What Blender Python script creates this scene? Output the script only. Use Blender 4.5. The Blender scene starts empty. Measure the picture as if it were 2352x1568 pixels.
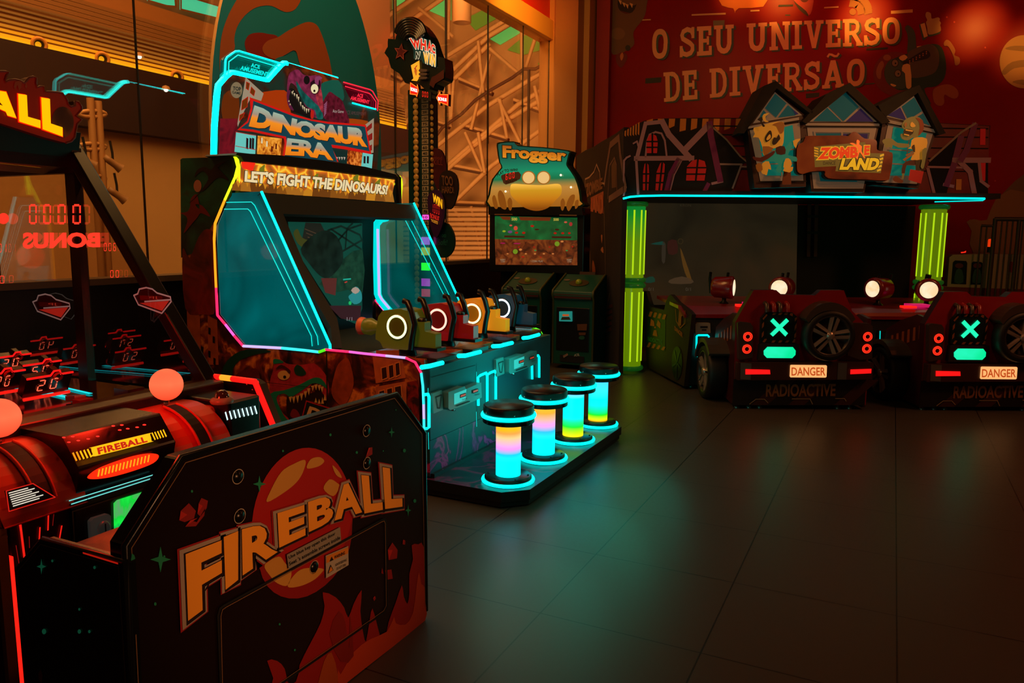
import bpy, math, random
from mathutils import Vector, Matrix
from mathutils.geometry import tessellate_polygon
random.seed(4)
PI = math.pi
COL = bpy.context.scene.collection
# ---------------------------------------------------------------- camera model (metres; X = out of the machines, Y = along the glass wall)
F, TH, RO, YA, H = 1749.2, .138272, .0090366, .4605688, 1.404
CM = Matrix.Rotation(YA, 3, 'Z') @ Matrix.Rotation(PI/2-TH, 3, 'X') @ Matrix.Rotation(RO, 3, 'Z')
CAMP = Vector((0, 0, H))
cy, sy = math.cos(YA), math.sin(YA)
HD = Vector((-sy, cy, 0)); SD = Vector((cy, sy, 0)); UP = Vector((0, 0, 1))
def W(s, d, z): return SD*s + HD*d + UP*z
def ray(u, v): return CM @ Vector(((u-1176)/F, -(v-784)/F, -1))
class Pl:
    """a flat surface standing in the room; pt() gives the place on it that the photo shows at a pixel"""
    def __init__(s, p0, n):
        s.p = Vector(p0); s.n = Vector(n).normalized()
        if s.n.dot(CAMP-s.p) < 0: s.n = -s.n
    def pt(s, u, v=None, off=0):
        if v is None:
            if len(u) == 3: return Vector(u)+s.n*off
            u, v = u
        d = ray(u, v); t = (s.p-CAMP).dot(s.n)/d.dot(s.n)
        return CAMP+d*t+s.n*off
def PX(x): return Pl((x, 0, 0), (1, 0, 0))
def PY(y): return Pl((0, y, 0), (0, 1, 0))
def PZ(z): return Pl((0, 0, z), (0, 0, 1))
def PD(d): return Pl(HD*d, HD)
def C(ox, oy, s):
    return lambda pts: [(ox+x*s, oy+y*s) for x, y in pts]
def sm(pts, n=4, closed=True):
    pts = [Vector(p) for p in pts]; N = len(pts); out = []
    for i in range(N if closed else N-1):
        if closed: a, b, c, d = pts[i-1], pts[i], pts[(i+1) % N], pts[(i+2) % N]
        else: a, b, c, d = pts[max(i-1, 0)], pts[i], pts[i+1], pts[min(i+2, N-1)]
        for k in range(n):
            t = k/n
            out.append(.5*((2*b)+(-a+c)*t+(2*a-5*b+4*c-d)*t*t+(-a+3*b-3*c+d)*t**3))
    if not closed: out.append(pts[-1])
    return [tuple(p) for p in out]
def ell(cx, cy_, a, b, n=32, rot=0, a0=0, a1=2*PI):
    o = []
    for i in range(n):
        t = a0+(a1-a0)*i/(n if abs(a1-a0-2*PI) < 1e-6 else n-1)
        x, y = a*math.cos(t), b*math.sin(t)
        o.append((cx+x*math.cos(rot)-y*math.sin(rot), cy_+x*math.sin(rot)+y*math.cos(rot)))
    return o
def star4(cx, cy_, a, b, k=.22):
    o = []
    for i in range(8):
        t = i*PI/4; r = 1 if i % 2 == 0 else k*1.3
        o.append((cx+math.sin(t)*a*r, cy_-math.cos(t)*b*r))
    return o
# ---------------------------------------------------------------- materials
def lin(h):
    h = h.lstrip('#'); o = []
    for i in (0, 2, 4):
        c = int(h[i:i+2], 16)/255
        o.append(c/12.92 if c <= .04045 else ((c+.055)/1.055)**2.4)
    return o
def newmat(name):
    m = bpy.data.materials.new(name); m.use_nodes = True
    nt = m.node_tree; nt.nodes.clear()
    out = nt.nodes.new('ShaderNodeOutputMaterial'); b = nt.nodes.new('ShaderNodeBsdfPrincipled')
    nt.links.new(b.outputs[0], out.inputs[0])
    return m, nt, b, out
MC = {}
def M(hx, rough=.5, metal=0, em=0, var=0, emh=None, coat=0, samp=True, vs=12):
    key = (hx, rough, metal, em, var, emh, coat, samp, vs)
    if key in MC: return MC[key]
    m, nt, b, out = newmat('m_'+hx.strip('#')+('_glow' if em else ''))
    c = lin(hx)
    b.inputs['Base Color'].default_value = (*c, 1); b.inputs['Roughness'].default_value = rough; b.inputs['Metallic'].default_value = metal
    b.inputs['Coat Weight'].default_value = coat; b.inputs['Coat Roughness'].default_value = .08 if coat > .16 or not coat else .3
    if coat and coat <= .16: b.inputs['Specular IOR Level'].default_value = .05
    if em:
        e = lin(emh or hx)
        b.inputs['Emission Color'].default_value = (*e, 1); b.inputs['Emission Strength'].default_value = em
        if not emh: b.inputs['Base Color'].default_value = (*[x*.25 for x in c], 1)
        if not samp: m.cycles.emission_sampling = 'NONE'
    if var:
        tc = nt.nodes.new('ShaderNodeTexCoord'); n = nt.nodes.new('ShaderNodeTexNoise'); n.inputs['Scale'].default_value = vs; n.inputs['Detail'].default_value = 5
        r = nt.nodes.new('ShaderNodeValToRGB'); r.color_ramp.elements[0].position = .3; r.color_ramp.elements[1].position = .7
        r.color_ramp.elements[0].color = (*[x*(1-var) for x in c], 1); r.color_ramp.elements[1].color = (*[min(1, x*(1+var)) for x in c], 1)
        nt.links.new(tc.outputs['Object'], n.inputs['Vector']); nt.links.new(n.outputs['Fac'], r.inputs[0])
        nt.links.new(r.outputs[0], b.inputs['Emission Color' if em else 'Base Color'])
    MC[key] = m
    return m
def Gl(hx, s=1, samp=False): return M(hx, .4, 0, s, samp=samp)          # self-lit colour
def ramp_mat(name, src, stops, em=0, rough=.5, scale=1, axis=1, samp=False, const=False):
    """colour ramp along UV / object axis, or over noise"""
    m, nt, b, out = newmat(name)
    tc = nt.nodes.new('ShaderNodeTexCoord'); r = nt.nodes.new('ShaderNodeValToRGB')
    if src == 'noise':
        n = nt.nodes.new('ShaderNodeTexNoise'); n.inputs['Scale'].default_value = scale; n.inputs['Detail'].default_value = 6; n.inputs['Distortion'].default_value = .8
        nt.links.new(tc.outputs['Object'], n.inputs['Vector']); nt.links.new(n.outputs['Fac'], r.inputs[0])
    elif src == 'voro':
        n = nt.nodes.new('ShaderNodeTexVoronoi'); n.inputs['Scale'].default_value = scale; n.feature = 'F1'
        nt.links.new(tc.outputs['Object'], n.inputs['Vector'])
        sp = nt.nodes.new('ShaderNodeSeparateColor'); nt.links.new(n.outputs['Color'], sp.inputs[0]); nt.links.new(sp.outputs[0], r.inputs[0])
    elif src == 'crack':
        n = nt.nodes.new('ShaderNodeTexVoronoi'); n.feature = 'DISTANCE_TO_EDGE'; n.inputs['Scale'].default_value = scale
        nt.links.new(tc.outputs['Object'], n.inputs['Vector']); nt.links.new(n.outputs['Distance'], r.inputs[0])
    else:
        sp = nt.nodes.new('ShaderNodeSeparateXYZ'); nt.links.new(tc.outputs['UV' if src == 'uv' else 'Object'], sp.inputs[0])
        mr = nt.nodes.new('ShaderNodeMapRange'); mr.inputs[1].default_value = stops[0][0]; mr.inputs[2].default_value = stops[-1][0]
        nt.links.new(sp.outputs[axis], mr.inputs[0]); nt.links.new(mr.outputs[0], r.inputs[0])
        a, z = stops[0][0], stops[-1][0]
        stops = [((p-a)/(z-a), h) for p, h in stops]
    cr = r.color_ramp
    if const: cr.interpolation = 'CONSTANT'
    while len(cr.elements) < len(stops): cr.elements.new(.5)
    for e, (p, h) in zip(cr.elements, stops): e.position = p; e.color = (*lin(h), 1)
    b.inputs['Roughness'].default_value = rough
    if em:
        nt.links.new(r.outputs[0], b.inputs['Emission Color']); b.inputs['Emission Strength'].default_value = em
        b.inputs['Base Color'].default_value = (.02, .02, .02, 1)
        if not samp: m.cycles.emission_sampling = 'NONE'
    else: nt.links.new(r.outputs[0], b.inputs['Base Color'])
    return m
def glass_mat(name, tint='ffffff', refl=.1, rough=.0, gl_tint='ffffff', em=None, es=0):
    m = bpy.data.materials.new(name); m.use_nodes = True; nt = m.node_tree; nt.nodes.clear()
    out = nt.nodes.new('ShaderNodeOutputMaterial'); t = nt.nodes.new('ShaderNodeBsdfTransparent'); g = nt.nodes.new('ShaderNodeBsdfGlossy')
    lw_ = nt.nodes.new('ShaderNodeLayerWeight'); lw_.inputs[0].default_value = .5; lw = nt.nodes.new('ShaderNodeMath'); lw.operation = 'POWER'; lw.inputs[1].default_value = 4; nt.links.new(lw_.outputs['Facing'], lw.inputs[0])
    ma = nt.nodes.new('ShaderNodeMath'); ma.operation = 'MULTIPLY_ADD'; ma.inputs[1].default_value = .95; ma.inputs[2].default_value = refl; ma.use_clamp = True
    t.inputs[0].default_value = (*lin(tint), 1); g.inputs[0].default_value = (*lin(gl_tint), 1); g.inputs[1].default_value = rough
    mx = nt.nodes.new('ShaderNodeMixShader')
    nt.links.new(lw.outputs[0], ma.inputs[0]); nt.links.new(ma.outputs[0], mx.inputs[0]); nt.links.new(t.outputs[0], mx.inputs[1]); nt.links.new(g.outputs[0], mx.inputs[2])
    last = mx
    if em:
        e = nt.nodes.new('ShaderNodeEmission'); e.inputs[0].default_value = (*lin(em), 1); e.inputs[1].default_value = es
        ad = nt.nodes.new('ShaderNodeAddShader'); nt.links.new(mx.outputs[0], ad.inputs[0]); nt.links.new(e.outputs[0], ad.inputs[1]); last = ad
        tc = nt.nodes.new('ShaderNodeTexCoord'); nz = nt.nodes.new('ShaderNodeTexNoise'); nz.inputs['Scale'].default_value = 1.6; nz.inputs['Detail'].default_value = 2; nz.inputs['Distortion'].default_value = 1.4
        mr = nt.nodes.new('ShaderNodeMapRange'); mr.inputs[1].default_value = .35; mr.inputs[2].default_value = .7; mr.inputs[3].default_value = es*.55; mr.inputs[4].default_value = es*1.5
        nt.links.new(tc.outputs['Object'], nz.inputs['Vector']); nt.links.new(nz.outputs['Fac'], mr.inputs[0]); nt.links.new(mr.outputs[0], e.inputs[1])
        m.cycles.emission_sampling = 'NONE'
    nt.links.new(last.outputs[0], out.inputs[0])
    return m
# ---------------------------------------------------------------- things
ROOT = {}
def tag(o, label=None, cat=None, group=None, kind=None):
    for k, v in (('label', label), ('category', cat), ('group', group), ('kind', kind)):
        if v: o[k] = v
    return o
def thing(name, label, cat, loc=(0, 0, 0), rz=0, group=None):
    o = bpy.data.objects.new(name, None); COL.objects.link(o); o.location = loc; o.rotation_euler = (0, 0, rz); o.empty_display_size = .1
    ROOT[o.name] = (Matrix.Translation(Vector(loc)) @ Matrix.Rotation(rz, 4, 'Z')).inverted()
    return tag(o, label, cat, group)
def part(name, parent):      # an empty part that only carries its sub-parts
    o = bpy.data.objects.new(name, None); COL.objects.link(o); o.parent = parent; o.empty_display_size = .05
    ROOT[o.name] = ROOT.get(parent.name)
    return o
def copy_tree(o, parent=None):
    c = o.copy(); COL.objects.link(c); c.parent = parent
    ROOT[c.name] = ROOT.get(o.name)
    for ch in list(o.children): copy_tree(ch, c)
    return c
TXT = {}
def tmesh(body, bold, space):
    key = (body, round(bold, 4), space)
    if key in TXT: return TXT[key]
    cu = bpy.data.curves.new('t', 'FONT'); cu.body = body; cu.offset = bold; cu.resolution_u = 3; cu.space_character = space; cu.fill_mode = 'FRONT'
    ob = bpy.data.objects.new('t', cu); COL.objects.link(ob)
    dg = bpy.context.evaluated_depsgraph_get(); me = ob.evaluated_get(dg).to_mesh()
    vs = [(v.co.x, v.co.y) for v in me.vertices]; fs = [tuple(p.vertices) for p in me.polygons]
    ob.evaluated_get(dg).to_mesh_clear(); bpy.data.objects.remove(ob); bpy.data.curves.remove(cu)
    xs = [v[0] for v in vs] or [0]; ys = [v[1] for v in vs] or [0]
    TXT[key] = (vs, fs, (min(xs), min(ys), max(xs), max(ys)))
    return TXT[key]
class MB:
    def __init__(s): s.v = []; s.f = []; s.m = []; s.sm = []; s.mats = []; s.uv = []; s.g = []; s.gid = 0; s.dep = 0
    def mi(s, m):
        if m not in s.mats: s.mats.append(m)
        return s.mats.index(m)
    def add(s, vs, fs, m, smooth=False, uv=None):
        b = len(s.v); s.v += [Vector(v) for v in vs]; s.uv += (uv or [(0, 0)]*len(vs)); k = s.mi(m)
        for f in fs: s.f.append(tuple(i+b for i in f)); s.m.append(k); s.sm.append(smooth); s.g.append(s.gid)
        return s
    def box(s, x0, x1, y0, y1, z0, z1, m, T=None):
        vs = [Vector((x, y, z)) for z in (z0, z1) for y in (y0, y1) for x in (x0, x1)]
        if T: vs = [T @ v for v in vs]
        return s.add(vs, [(0, 2, 3, 1), (4, 5, 7, 6), (0, 1, 5, 4), (2, 6, 7, 3), (0, 4, 6, 2), (1, 3, 7, 5)], m)
    def bar(s, a, b, w, h, m, up=UP):
        a, b = Vector(a), Vector(b); d = b-a; L = d.length; d.normalize()
        sx = d.cross(Vector(up))
        if sx.length < 1e-4: sx = d.cross(Vector((1, 0, 0)))
        sx.normalize(); u2 = sx.cross(d)
        T = Matrix((sx, d, u2)).transposed().to_4x4(); T.translation = a
        return s.box(-w/2, w/2, 0, L, -h/2, h/2, m, T)
    def prism(s, pts, vec, m, caps=True, mside=None):
        pts = [Vector(p) for p in pts]; n = len(pts); tri = tessellate_polygon([pts])
        vec = Vector(vec)
        if vec.length < 1e-6: return s.add(pts, tri, m)
        s.add(pts, tri, m); s.add([p+vec for p in pts], tri, mside or m)
        return s.add(pts+[p+vec for p in pts], [(i, (i+1) % n, n+(i+1) % n, n+i) for i in range(n)], mside or m)
    def poly(s, pl, pts, m, th=0, off=0, mside=None):
        P = [pl.pt(p, off=off) for p in pts]
        return s.prism(P, -pl.n*th, m, mside=mside)
    def ring(s, pl, outer, inner, m, off=0):      # band between two outlines with the same point count
        n = len(outer); P = [pl.pt(p, off=off) for p in outer+inner]
        return s.add(P, [(i, (i+1) % n, n+(i+1) % n, n+i) for i in range(n)], m)
    def line(s, pl, pts, w, m, off=0, closed=False, th=0):
        P = [pl.pt(p, off=off) for p in pts]; N = len(P)
        for i in range(N if closed else N-1):
            k_ = pl.n*(.00012*(i % 5)); a, b = P[i]+k_, P[(i+1) % N]+k_; d = b-a
            if d.length < 1e-5: continue
            d.normalize(); q = d.cross(pl.n)*w/2; e = d*w*.35
            s.prism([a-q-e, b-q+e, b+q+e, a+q-e], -pl.n*th, m)
        return s
    def lines(s, pl, lst, w, m, off=0, **k):
        for l in lst: s.line(pl, l, w, m, off, **k)
        return s
    def tube(s, pts, r, m, closed=False, n=8, r2=None, cap=True):
        P = [Vector(p) for p in pts]; N = len(P); rings = []; prev = None
        for i in range(N):
            if closed: t = P[(i+1) % N]-P[i-1]
            else: t = P[min(i+1, N-1)]-P[max(i-1, 0)]
            t.normalize()
            if prev is None:
                a = t.cross(UP)
                if a.length < .05: a = t.cross(Vector((1, 0, 0)))
                a.normalize()
            else:
                a = prev-t*prev.dot(t); a.normalize()
            prev = a; b = t.cross(a); rr = r if r2 is None else r+(r2-r)*i/(N-1)
            rings.append([P[i]+(a*math.cos(2*PI*k/n)+b*math.sin(2*PI*k/n))*rr for k in range(n)])
        vs = [v for q in rings for v in q]; fs = []
        for i in range(N if closed else N-1):
            j = (i+1) % N
            for k in range(n): fs.append((i*n+k, i*n+(k+1) % n, j*n+(k+1) % n, j*n+k))
        s.add(vs, fs, m, True)
        if cap and not closed: s.add(rings[0], [tuple(range(n))], m); s.add(rings[-1], [tuple(range(n))], m)
        return s
    def ptube(s, pl, pts, r, m, off=0, **k): return s.tube([pl.pt(p, off=off) for p in pts], r, m, **k)
    def lathe(s, prof, m, c=(0, 0, 0), axis=(0, 0, 1), n=32, smooth=True):
        c = Vector(c); ax = Vector(axis).normalized(); a = ax.cross(Vector((0, 1, 0)) if abs(ax.y) < .9 else Vector((1, 0, 0))).normalized(); b = ax.cross(a)
        vs = []; fs = []; K = len(prof)
        for r, z in prof:
            for k in range(n):
                t = 2*PI*k/n; vs.append(c+ax*z+(a*math.cos(t)+b*math.sin(t))*r)
        for i in range(K-1):
            for k in range(n): fs.append((i*n+k, i*n+(k+1) % n, (i+1)*n+(k+1) % n, (i+1)*n+k))
        s.add(vs, fs, m, smooth)
        return s
    def sphere(s, c, r, m, n=24, sc=(1, 1, 1)):
        c = Vector(c); vs = []; fs = []; K = n//2
        for i in range(K+1):
            p = PI*i/K
            for k in range(n):
                t = 2*PI*k/n; vs.append(c+Vector((math.sin(p)*math.cos(t)*r*sc[0], math.sin(p)*math.sin(t)*r*sc[1], math.cos(p)*r*sc[2])))
        for i in range(K):
            for k in range(n): fs.append((i*n+k, i*n+(k+1) % n, (i+1)*n+(k+1) % n, (i+1)*n+k))
        return s.add(vs, fs, m, True)
    def text(s, body, pl, lo, up, m, bold=0, off=.002, space=1, grow=0, flip=False):
        """lettering fitted between a lower and an upper line on a surface"""
        bx = tmesh(body, bold, space)[2]; vs, fs, _ = tmesh(body, bold+grow, space)
        def along(line):
            P = [pl.pt(p, off=off) for p in line]; L = [0]
            for i in range(1, len(P)): L.append(L[-1]+(P[i]-P[i-1]).length)
            def f(t):
                d = t*L[-1]; i = 0
                while i < len(P)-2 and d > L[i+1]: i += 1
                return P[i]+(P[i+1]-P[i])*((d-L[i])/max(1e-9, L[i+1]-L[i]))
            return f
        a, b = along(lo), along(up); o = []; uv = []
        for x, y in vs:
            t = (x-bx[0])/(bx[2]-bx[0]); h = (y-bx[1])/(bx[3]-bx[1])
            if flip: t = 1-t
            p = a(t); o.append(p+(b(t)-p)*h); uv.append((t, h))
        return s.add(o, fs, m, uv=uv)
    def build(s, name, parent=None, smooth=None, bevel=0, label=None, kind=None, local=False):
        if name in SPLIT and parent is not None and len(set(s.g)) > 1:      # one object for every repeated piece
            for gi in sorted(set(s.g)):
                t = MB(); idx = {}
                for f, m, q, g in zip(s.f, s.m, s.sm, s.g):
                    if g != gi: continue
                    nf = []
                    for i in f:
                        if i not in idx: idx[i] = len(t.v); t.v.append(s.v[i]); t.uv.append(s.uv[i])
                        nf.append(idx[i])
                    t.f.append(tuple(nf)); t.m.append(t.mi(s.mats[m])); t.sm.append(q); t.g.append(0)
                o = t.build(name, parent, smooth, bevel, label, kind, local)
            return o
        R = None
        if parent is not None and not local: R = ROOT.get(parent.name)
        me = bpy.data.meshes.new(name)
        me.from_pydata([tuple(R @ v) if R else tuple(v) for v in s.v], [], s.f)
        for m in s.mats: me.materials.append(m)
        for p, k, q in zip(me.polygons, s.m, s.sm): p.material_index = k; p.use_smooth = q
        if any(u != (0, 0) for u in s.uv):
            ul = me.uv_layers.new(name='UVMap')
            for lp in me.loops: ul.data[lp.index].uv = s.uv[lp.vertex_index]
        me.update()
        o = bpy.data.objects.new(name, me); COL.objects.link(o)
        if parent is not None: o.parent = parent; ROOT[o.name] = ROOT.get(parent.name)
        if bevel:
            b = o.modifiers.new('bevel', 'BEVEL'); b.width = bevel; b.segments = 2; b.limit_method = 'ANGLE'; b.angle_limit = .7
        if label: o['label'] = label
        if kind: o['kind'] = kind
        return o
SPLIT = {'bulb', 'score_cell', 'bolt', 'stud', 'levelling_foot', 'platform_foot', 'hoop', 'pipe', 'chord', 'brace', 'fence_bar', 'fence_post', 'flute', 'loop_light', 'edge_moulding', 'spot_bulb', 'screw', 'red_dot', 'slot_light', 'figure', 'bead', 'cyan_strip', 'hair_ridge', 'engraved_line', 'painted_star', 'mural_bar'}
def _wrap(fn):
    def g(s, *a, **k):
        if s.dep == 0: s.gid += 1
        s.dep += 1
        try: return fn(s, *a, **k)
        finally: s.dep -= 1
    return g
for _n in ('add', 'box', 'bar', 'prism', 'poly', 'line', 'tube', 'ptube', 'lathe', 'sphere', 'text', 'ring'): setattr(MB, _n, _wrap(getattr(MB, _n)))
def seg7(mb, pl, x0, y0, x1, y1, txt, m, off=.002, w=.16, sk=0, th=None, flip=False, quad=None):
    """seven-segment digits in a pixel box (quad = bl, br, tr, tl overrides)"""
    q = quad or [(x0, y1), (x1, y1), (x1, y0), (x0, y0)]
    P = [pl.pt(p, off=off) for p in q]
    def at(x, y):
        if flip: x = 1-x
        a = P[0]+(P[1]-P[0])*x; b = P[3]+(P[2]-P[3])*x; return a+(b-a)*y
    S = {'0': 'abcdef', '1': 'bc', '2': 'abged', '3': 'abgcd', '4': 'fgbc', '5': 'afgcd', '6': 'afgedc', '7': 'abc', '8': 'abcdefg', '9': 'abcdfg', '-': 'g', 'b': 'fgedc'}
    n = len(txt); cw = 1/n
    for i, ch in enumerate(txt):
        a = i*cw+cw*.22; b = (i+1)*cw-cw*.22; ww = w*(b-a); hh = w*.55
        R = {'a': (a+ww, 1-hh, b-ww, 1), 'd': (a+ww, 0, b-ww, hh), 'g': (a+ww, .5-hh/2, b-ww, .5+hh/2), 'f': (a, .5+hh*.5, a+ww, 1-hh*.6), 'b': (b-ww, .5+hh*.5, b, 1-hh*.6), 'e': (a, hh*.6, a+ww, .5-hh*.5), 'c': (b-ww, hh*.6, b, .5-hh*.5)}
        for k in S.get(ch, ''):
            r = R[k]; mb.add([at(r[0]+sk*r[1]*cw, r[1]), at(r[2]+sk*r[1]*cw, r[1]), at(r[2]+sk*r[3]*cw, r[3]), at(r[0]+sk*r[3]*cw, r[3])], [(0, 1, 2, 3)], m)
def lamp(name, kind, loc, energy, col, size=.1, target=None, spot=None, blend=.6, sizey=None):
    l = bpy.data.lights.new(name, kind); l.energy = energy; l.color = lin(col)
    if kind == 'AREA':
        l.size = size
        if sizey: l.shape = 'RECTANGLE'; l.size_y = sizey
    else: l.shadow_soft_size = size
    if spot: l.spot_size = spot; l.spot_blend = blend
    o = bpy.data.objects.new(name, l); COL.objects.link(o); o.location = loc
    if target is not None: o.rotation_euler = (Vector(target)-Vector(loc)).to_track_quat('-Z', 'Y').to_euler()
    return o
# ---------------------------------------------------------------- camera
cd = bpy.data.cameras.new('camera'); cam = bpy.data.objects.new('camera', cd); COL.objects.link(cam)
cd.sensor_width = 36; cd.lens = 36*F/2352; cd.clip_start = .05; cd.clip_end = 200
cam.matrix_world = Matrix.Translation(CAMP) @ CM.to_4x4()
bpy.context.scene.camera = cam
vs_ = bpy.context.scene.view_settings; vs_.view_transform = 'Standard'; vs_.look = 'None'; vs_.exposure = 0; vs_.gamma = 1
wd = bpy.data.worlds.new('world'); bpy.context.scene.world = wd; wd.use_nodes = True
wd.node_tree.nodes['Background'].inputs[0].default_value = (1, .5, .22, 1); wd.node_tree.nodes['Background'].inputs[1].default_value = .02
BLK = M('0a0807', .35); BLKM = M('050505', .6); CYAN = Gl('00f2e6', 2.2, True); CYANX = Gl('00f2e6', 6, True); CYANL = Gl('00e8e0', 1.0); CHROME = M('b8b8b8', .15, 1); STEEL = M('8a8a86', .35, .8)
RED = Gl('ff1408', 1.2); WHITE = Gl('fff4e6', 1.5); YEL = Gl('ffb400', 1); CREAM = M('c8a878', .5)
# ================================================================ THE ROOM
GX, BY = -4.5, 10.6
TO = (-1.16883*.936, 2.63320*.936); TS = .6
def floor_mat():
    m, nt, b, out = newmat('floor_tiles')
    tc = nt.nodes.new('ShaderNodeTexCoord'); sp = nt.nodes.new('ShaderNodeSeparateXYZ'); nt.links.new(tc.outputs['Object'], sp.inputs[0])
    gs = []
    for ax, o in ((0, TO[0]), (1, TO[1])):
        a = nt.nodes.new('ShaderNodeMath'); a.operation = 'SUBTRACT'; a.inputs[1].default_value = o-TS*40; nt.links.new(sp.outputs[ax], a.inputs[0])
        d = nt.nodes.new('ShaderNodeMath'); d.operation = 'PINGPONG'; d.inputs[1].default_value = TS/2; nt.links.new(a.outputs[0], d.inputs[0])
        gs.append(d)
    mn = nt.nodes.new('ShaderNodeMath'); mn.operation = 'MINIMUM'; nt.links.new(gs[0].outputs[0], mn.inputs[0]); nt.links.new(gs[1].outputs[0], mn.inputs[1])
    lt = nt.nodes.new('ShaderNodeMath'); lt.operation = 'LESS_THAN'; lt.inputs[1].default_value = .003; nt.links.new(mn.outputs[0], lt.inputs[0])
    n = nt.nodes.new('ShaderNodeTexNoise'); n.inputs['Scale'].default_value = 60; n.inputs['Detail'].default_value = 6; nt.links.new(tc.outputs['Object'], n.inputs['Vector'])
    r = nt.nodes.new('ShaderNodeValToRGB'); r.color_ramp.elements[0].color = (.044, .037, .030, 1); r.color_ramp.elements[1].color = (.066, .056, .045, 1); nt.links.new(n.outputs['Fac'], r.inputs[0])
    mx = nt.nodes.new('ShaderNodeMix'); mx.data_type = 'RGBA'; nt.links.new(lt.outputs[0], mx.inputs[0]); nt.links.new(r.outputs[0], mx.inputs[6]); mx.inputs[7].default_value = (.004, .003, .003, 1)
    nt.links.new(mx.outputs[2], b.inputs['Base Color'])
    rr = nt.nodes.new('ShaderNodeMapRange'); rr.inputs[3].default_value = .30; rr.inputs[4].default_value = .44; nt.links.new(n.outputs['Fac'], rr.inputs[0]); nt.links.new(rr.outputs[0], b.inputs['Roughness'])
    return m
def st(name, mb, **k): return mb.build(name, None, kind='structure', **k)
st('floor', MB().add([(GX-.1, -4, 0), (8, -4, 0), (8, BY+.2, 0), (GX-.1, BY+.2, 0)], [(0, 1, 2, 3)], floor_mat()))
st('ceiling', MB().box(GX-.1, 8, -4, BY+.2, 5.3, 5.4, M('2a1208', .8)))
MUR = M('90080a', .8, var=.12, vs=1.2, coat=.15)
st('wall_back', MB().box(GX-.1, 8, BY, BY+.15, 0, 5.3, MUR))
st('wall_right', MB().box(8, 8.15, -4, BY+.15, 0, 5.3, M('1c0604', .7)))
# glass wall: sill, header, panes
st('wall_left', MB().box(GX-.16, GX, -4, 10.2, 0, 1.07, M('0c0806', .5)))
st('trim_sill', MB().box(GX-.18, GX+.03, -4, 10.2, 1.07, 1.11, M('5a4a38', .45)))
st('trim_header', MB().box(GX-.18, GX+.06, -4, 10.28, 4.10, 4.36, M('f4b858', .6)), bevel=.01)
st('wall_left_upper', MB().box(GX-.14, GX, -4, 10.28, 4.36, 5.3, M('e03010', .5)))
GLASS = glass_mat('window_glass', 'f4f4f4', .10)
JN = M('1a1612', .4)
for i in range(-5, 8):
    y0 = 2.57+.965*i; y1 = min(y0+.965, 10.16)
    o = MB().box(GX-.012, GX, y0+.002, y1-.002, 1.11, 4.10, GLASS).build('window_%d' % (i+6), None, kind='structure')
    MB().box(GX-.014, GX+.004, y1-.003, y1+.002, 1.11, 4.10, JN).build('joint', o)
# corner column and pilasters
cp = PY(10.1)
xa, xb, xc = cp.pt(1275, 200).x, cp.pt(1326, 200).x, -3.93
mb = MB().box(GX-.15, xa, 10.16, BY, 0, 5.3, M('e0a058', .6)); st('trim_column_jamb', mb)  # lighter tone paints the light on the jamb
st('trim_column', MB().box(xa, xb, 10.08, BY, 0, 5.3, M('b8804c', .7)))
st('trim_column_side', MB().box(xb, PY(10.3).pt(1351, 200).x, 10.3, BY, 0, 5.3, M('e0a050', .6)))  # lighter tone paints the light falling on this side
st('trim_pilaster', MB().box(PY(10.5).pt(1367, 200).x, PY(10.5).pt(1397, 200).x, 10.5, BY, 0, 5.3, M('a01010', .55)))
st('baseboard_back', MB().box(-3.5, 8, BY-.02, BY, 0, .12, BLKM))
st('floor_outside', MB().box(-45, GX-.3, -6, 21.6, -3.1, -3, M('6a4424', .5)))
# ---------------------------------------------------------------- mall hall seen through the glass
OX = -11
po = PX(OX)
zt = po.pt(345, 315).z; zd = po.pt(240, 150).z; zs = 5.15
st('wall_outside', MB().box(OX-.2, OX, -6, 16, -3, zt, M('c89c60', .8, var=.05, vs=.8)))
st('trim_outside_fascia', MB().box(OX-.2, OX+.25, -6, 16, zt, zd, M('2c1006', .7, var=.1, vs=.7)))
mb = MB(); N = 13; h = (4.78-zd)/N
for i in range(N): mb.box(OX-.1, OX+.12-.006*i, -6, 16, zd+h*i+h*(.22 if i < 5 else .12), zd+h*(i+1), M('8a5a2a', .75))
st('wall_outside_louvres', mb)
mb = MB()
for i in range(9):
    mb.box(OX+.1, OX+.135, -6, 16, zd+h*i-.008, zd+h*i+(.055 if i == 0 else .032-.0028*i), Gl(['ffb414', 'ffa814', 'f09614', 'd2821e', 'b46e1e', 'a0601e', '96581c', '8c521a', '824a18'][i], 1.2 if i < 3 else 1))
st('trim_outside_light_line', mb)  # emissive strips stand in for light leaking between the louvres
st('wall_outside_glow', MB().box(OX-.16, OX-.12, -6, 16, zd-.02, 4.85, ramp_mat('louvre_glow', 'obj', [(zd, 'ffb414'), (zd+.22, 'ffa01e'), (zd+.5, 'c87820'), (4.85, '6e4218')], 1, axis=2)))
st('wall_outside_upper', MB().box(OX-.3, OX-.05, -6, 16, 4.78, 5.05, M('a0642c', .8)))
gp = PX(OX-.1); GRN = Gl('50d8a0', 1.0); GR2 = Gl('8aa82a', .55)
for i, q in enumerate([[(336, -25), (400, -6), (402, 16), (380, 14), (338, 2)], [(413, -12), (520, 20), (520, 48), (413, 22)]]):
    mb = MB(); mb.poly(gp, q, GRN); mb.line(gp, q, .03, M('7a4a20', .6), off=.03, closed=True)
    mb.build('window_%d' % (20+i), None, kind='structure')
st('wall_outside_top', MB().box(OX-.4, OX-.32, -6, 16, 5.0, 9, M('7a4a22', .8)))
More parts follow.
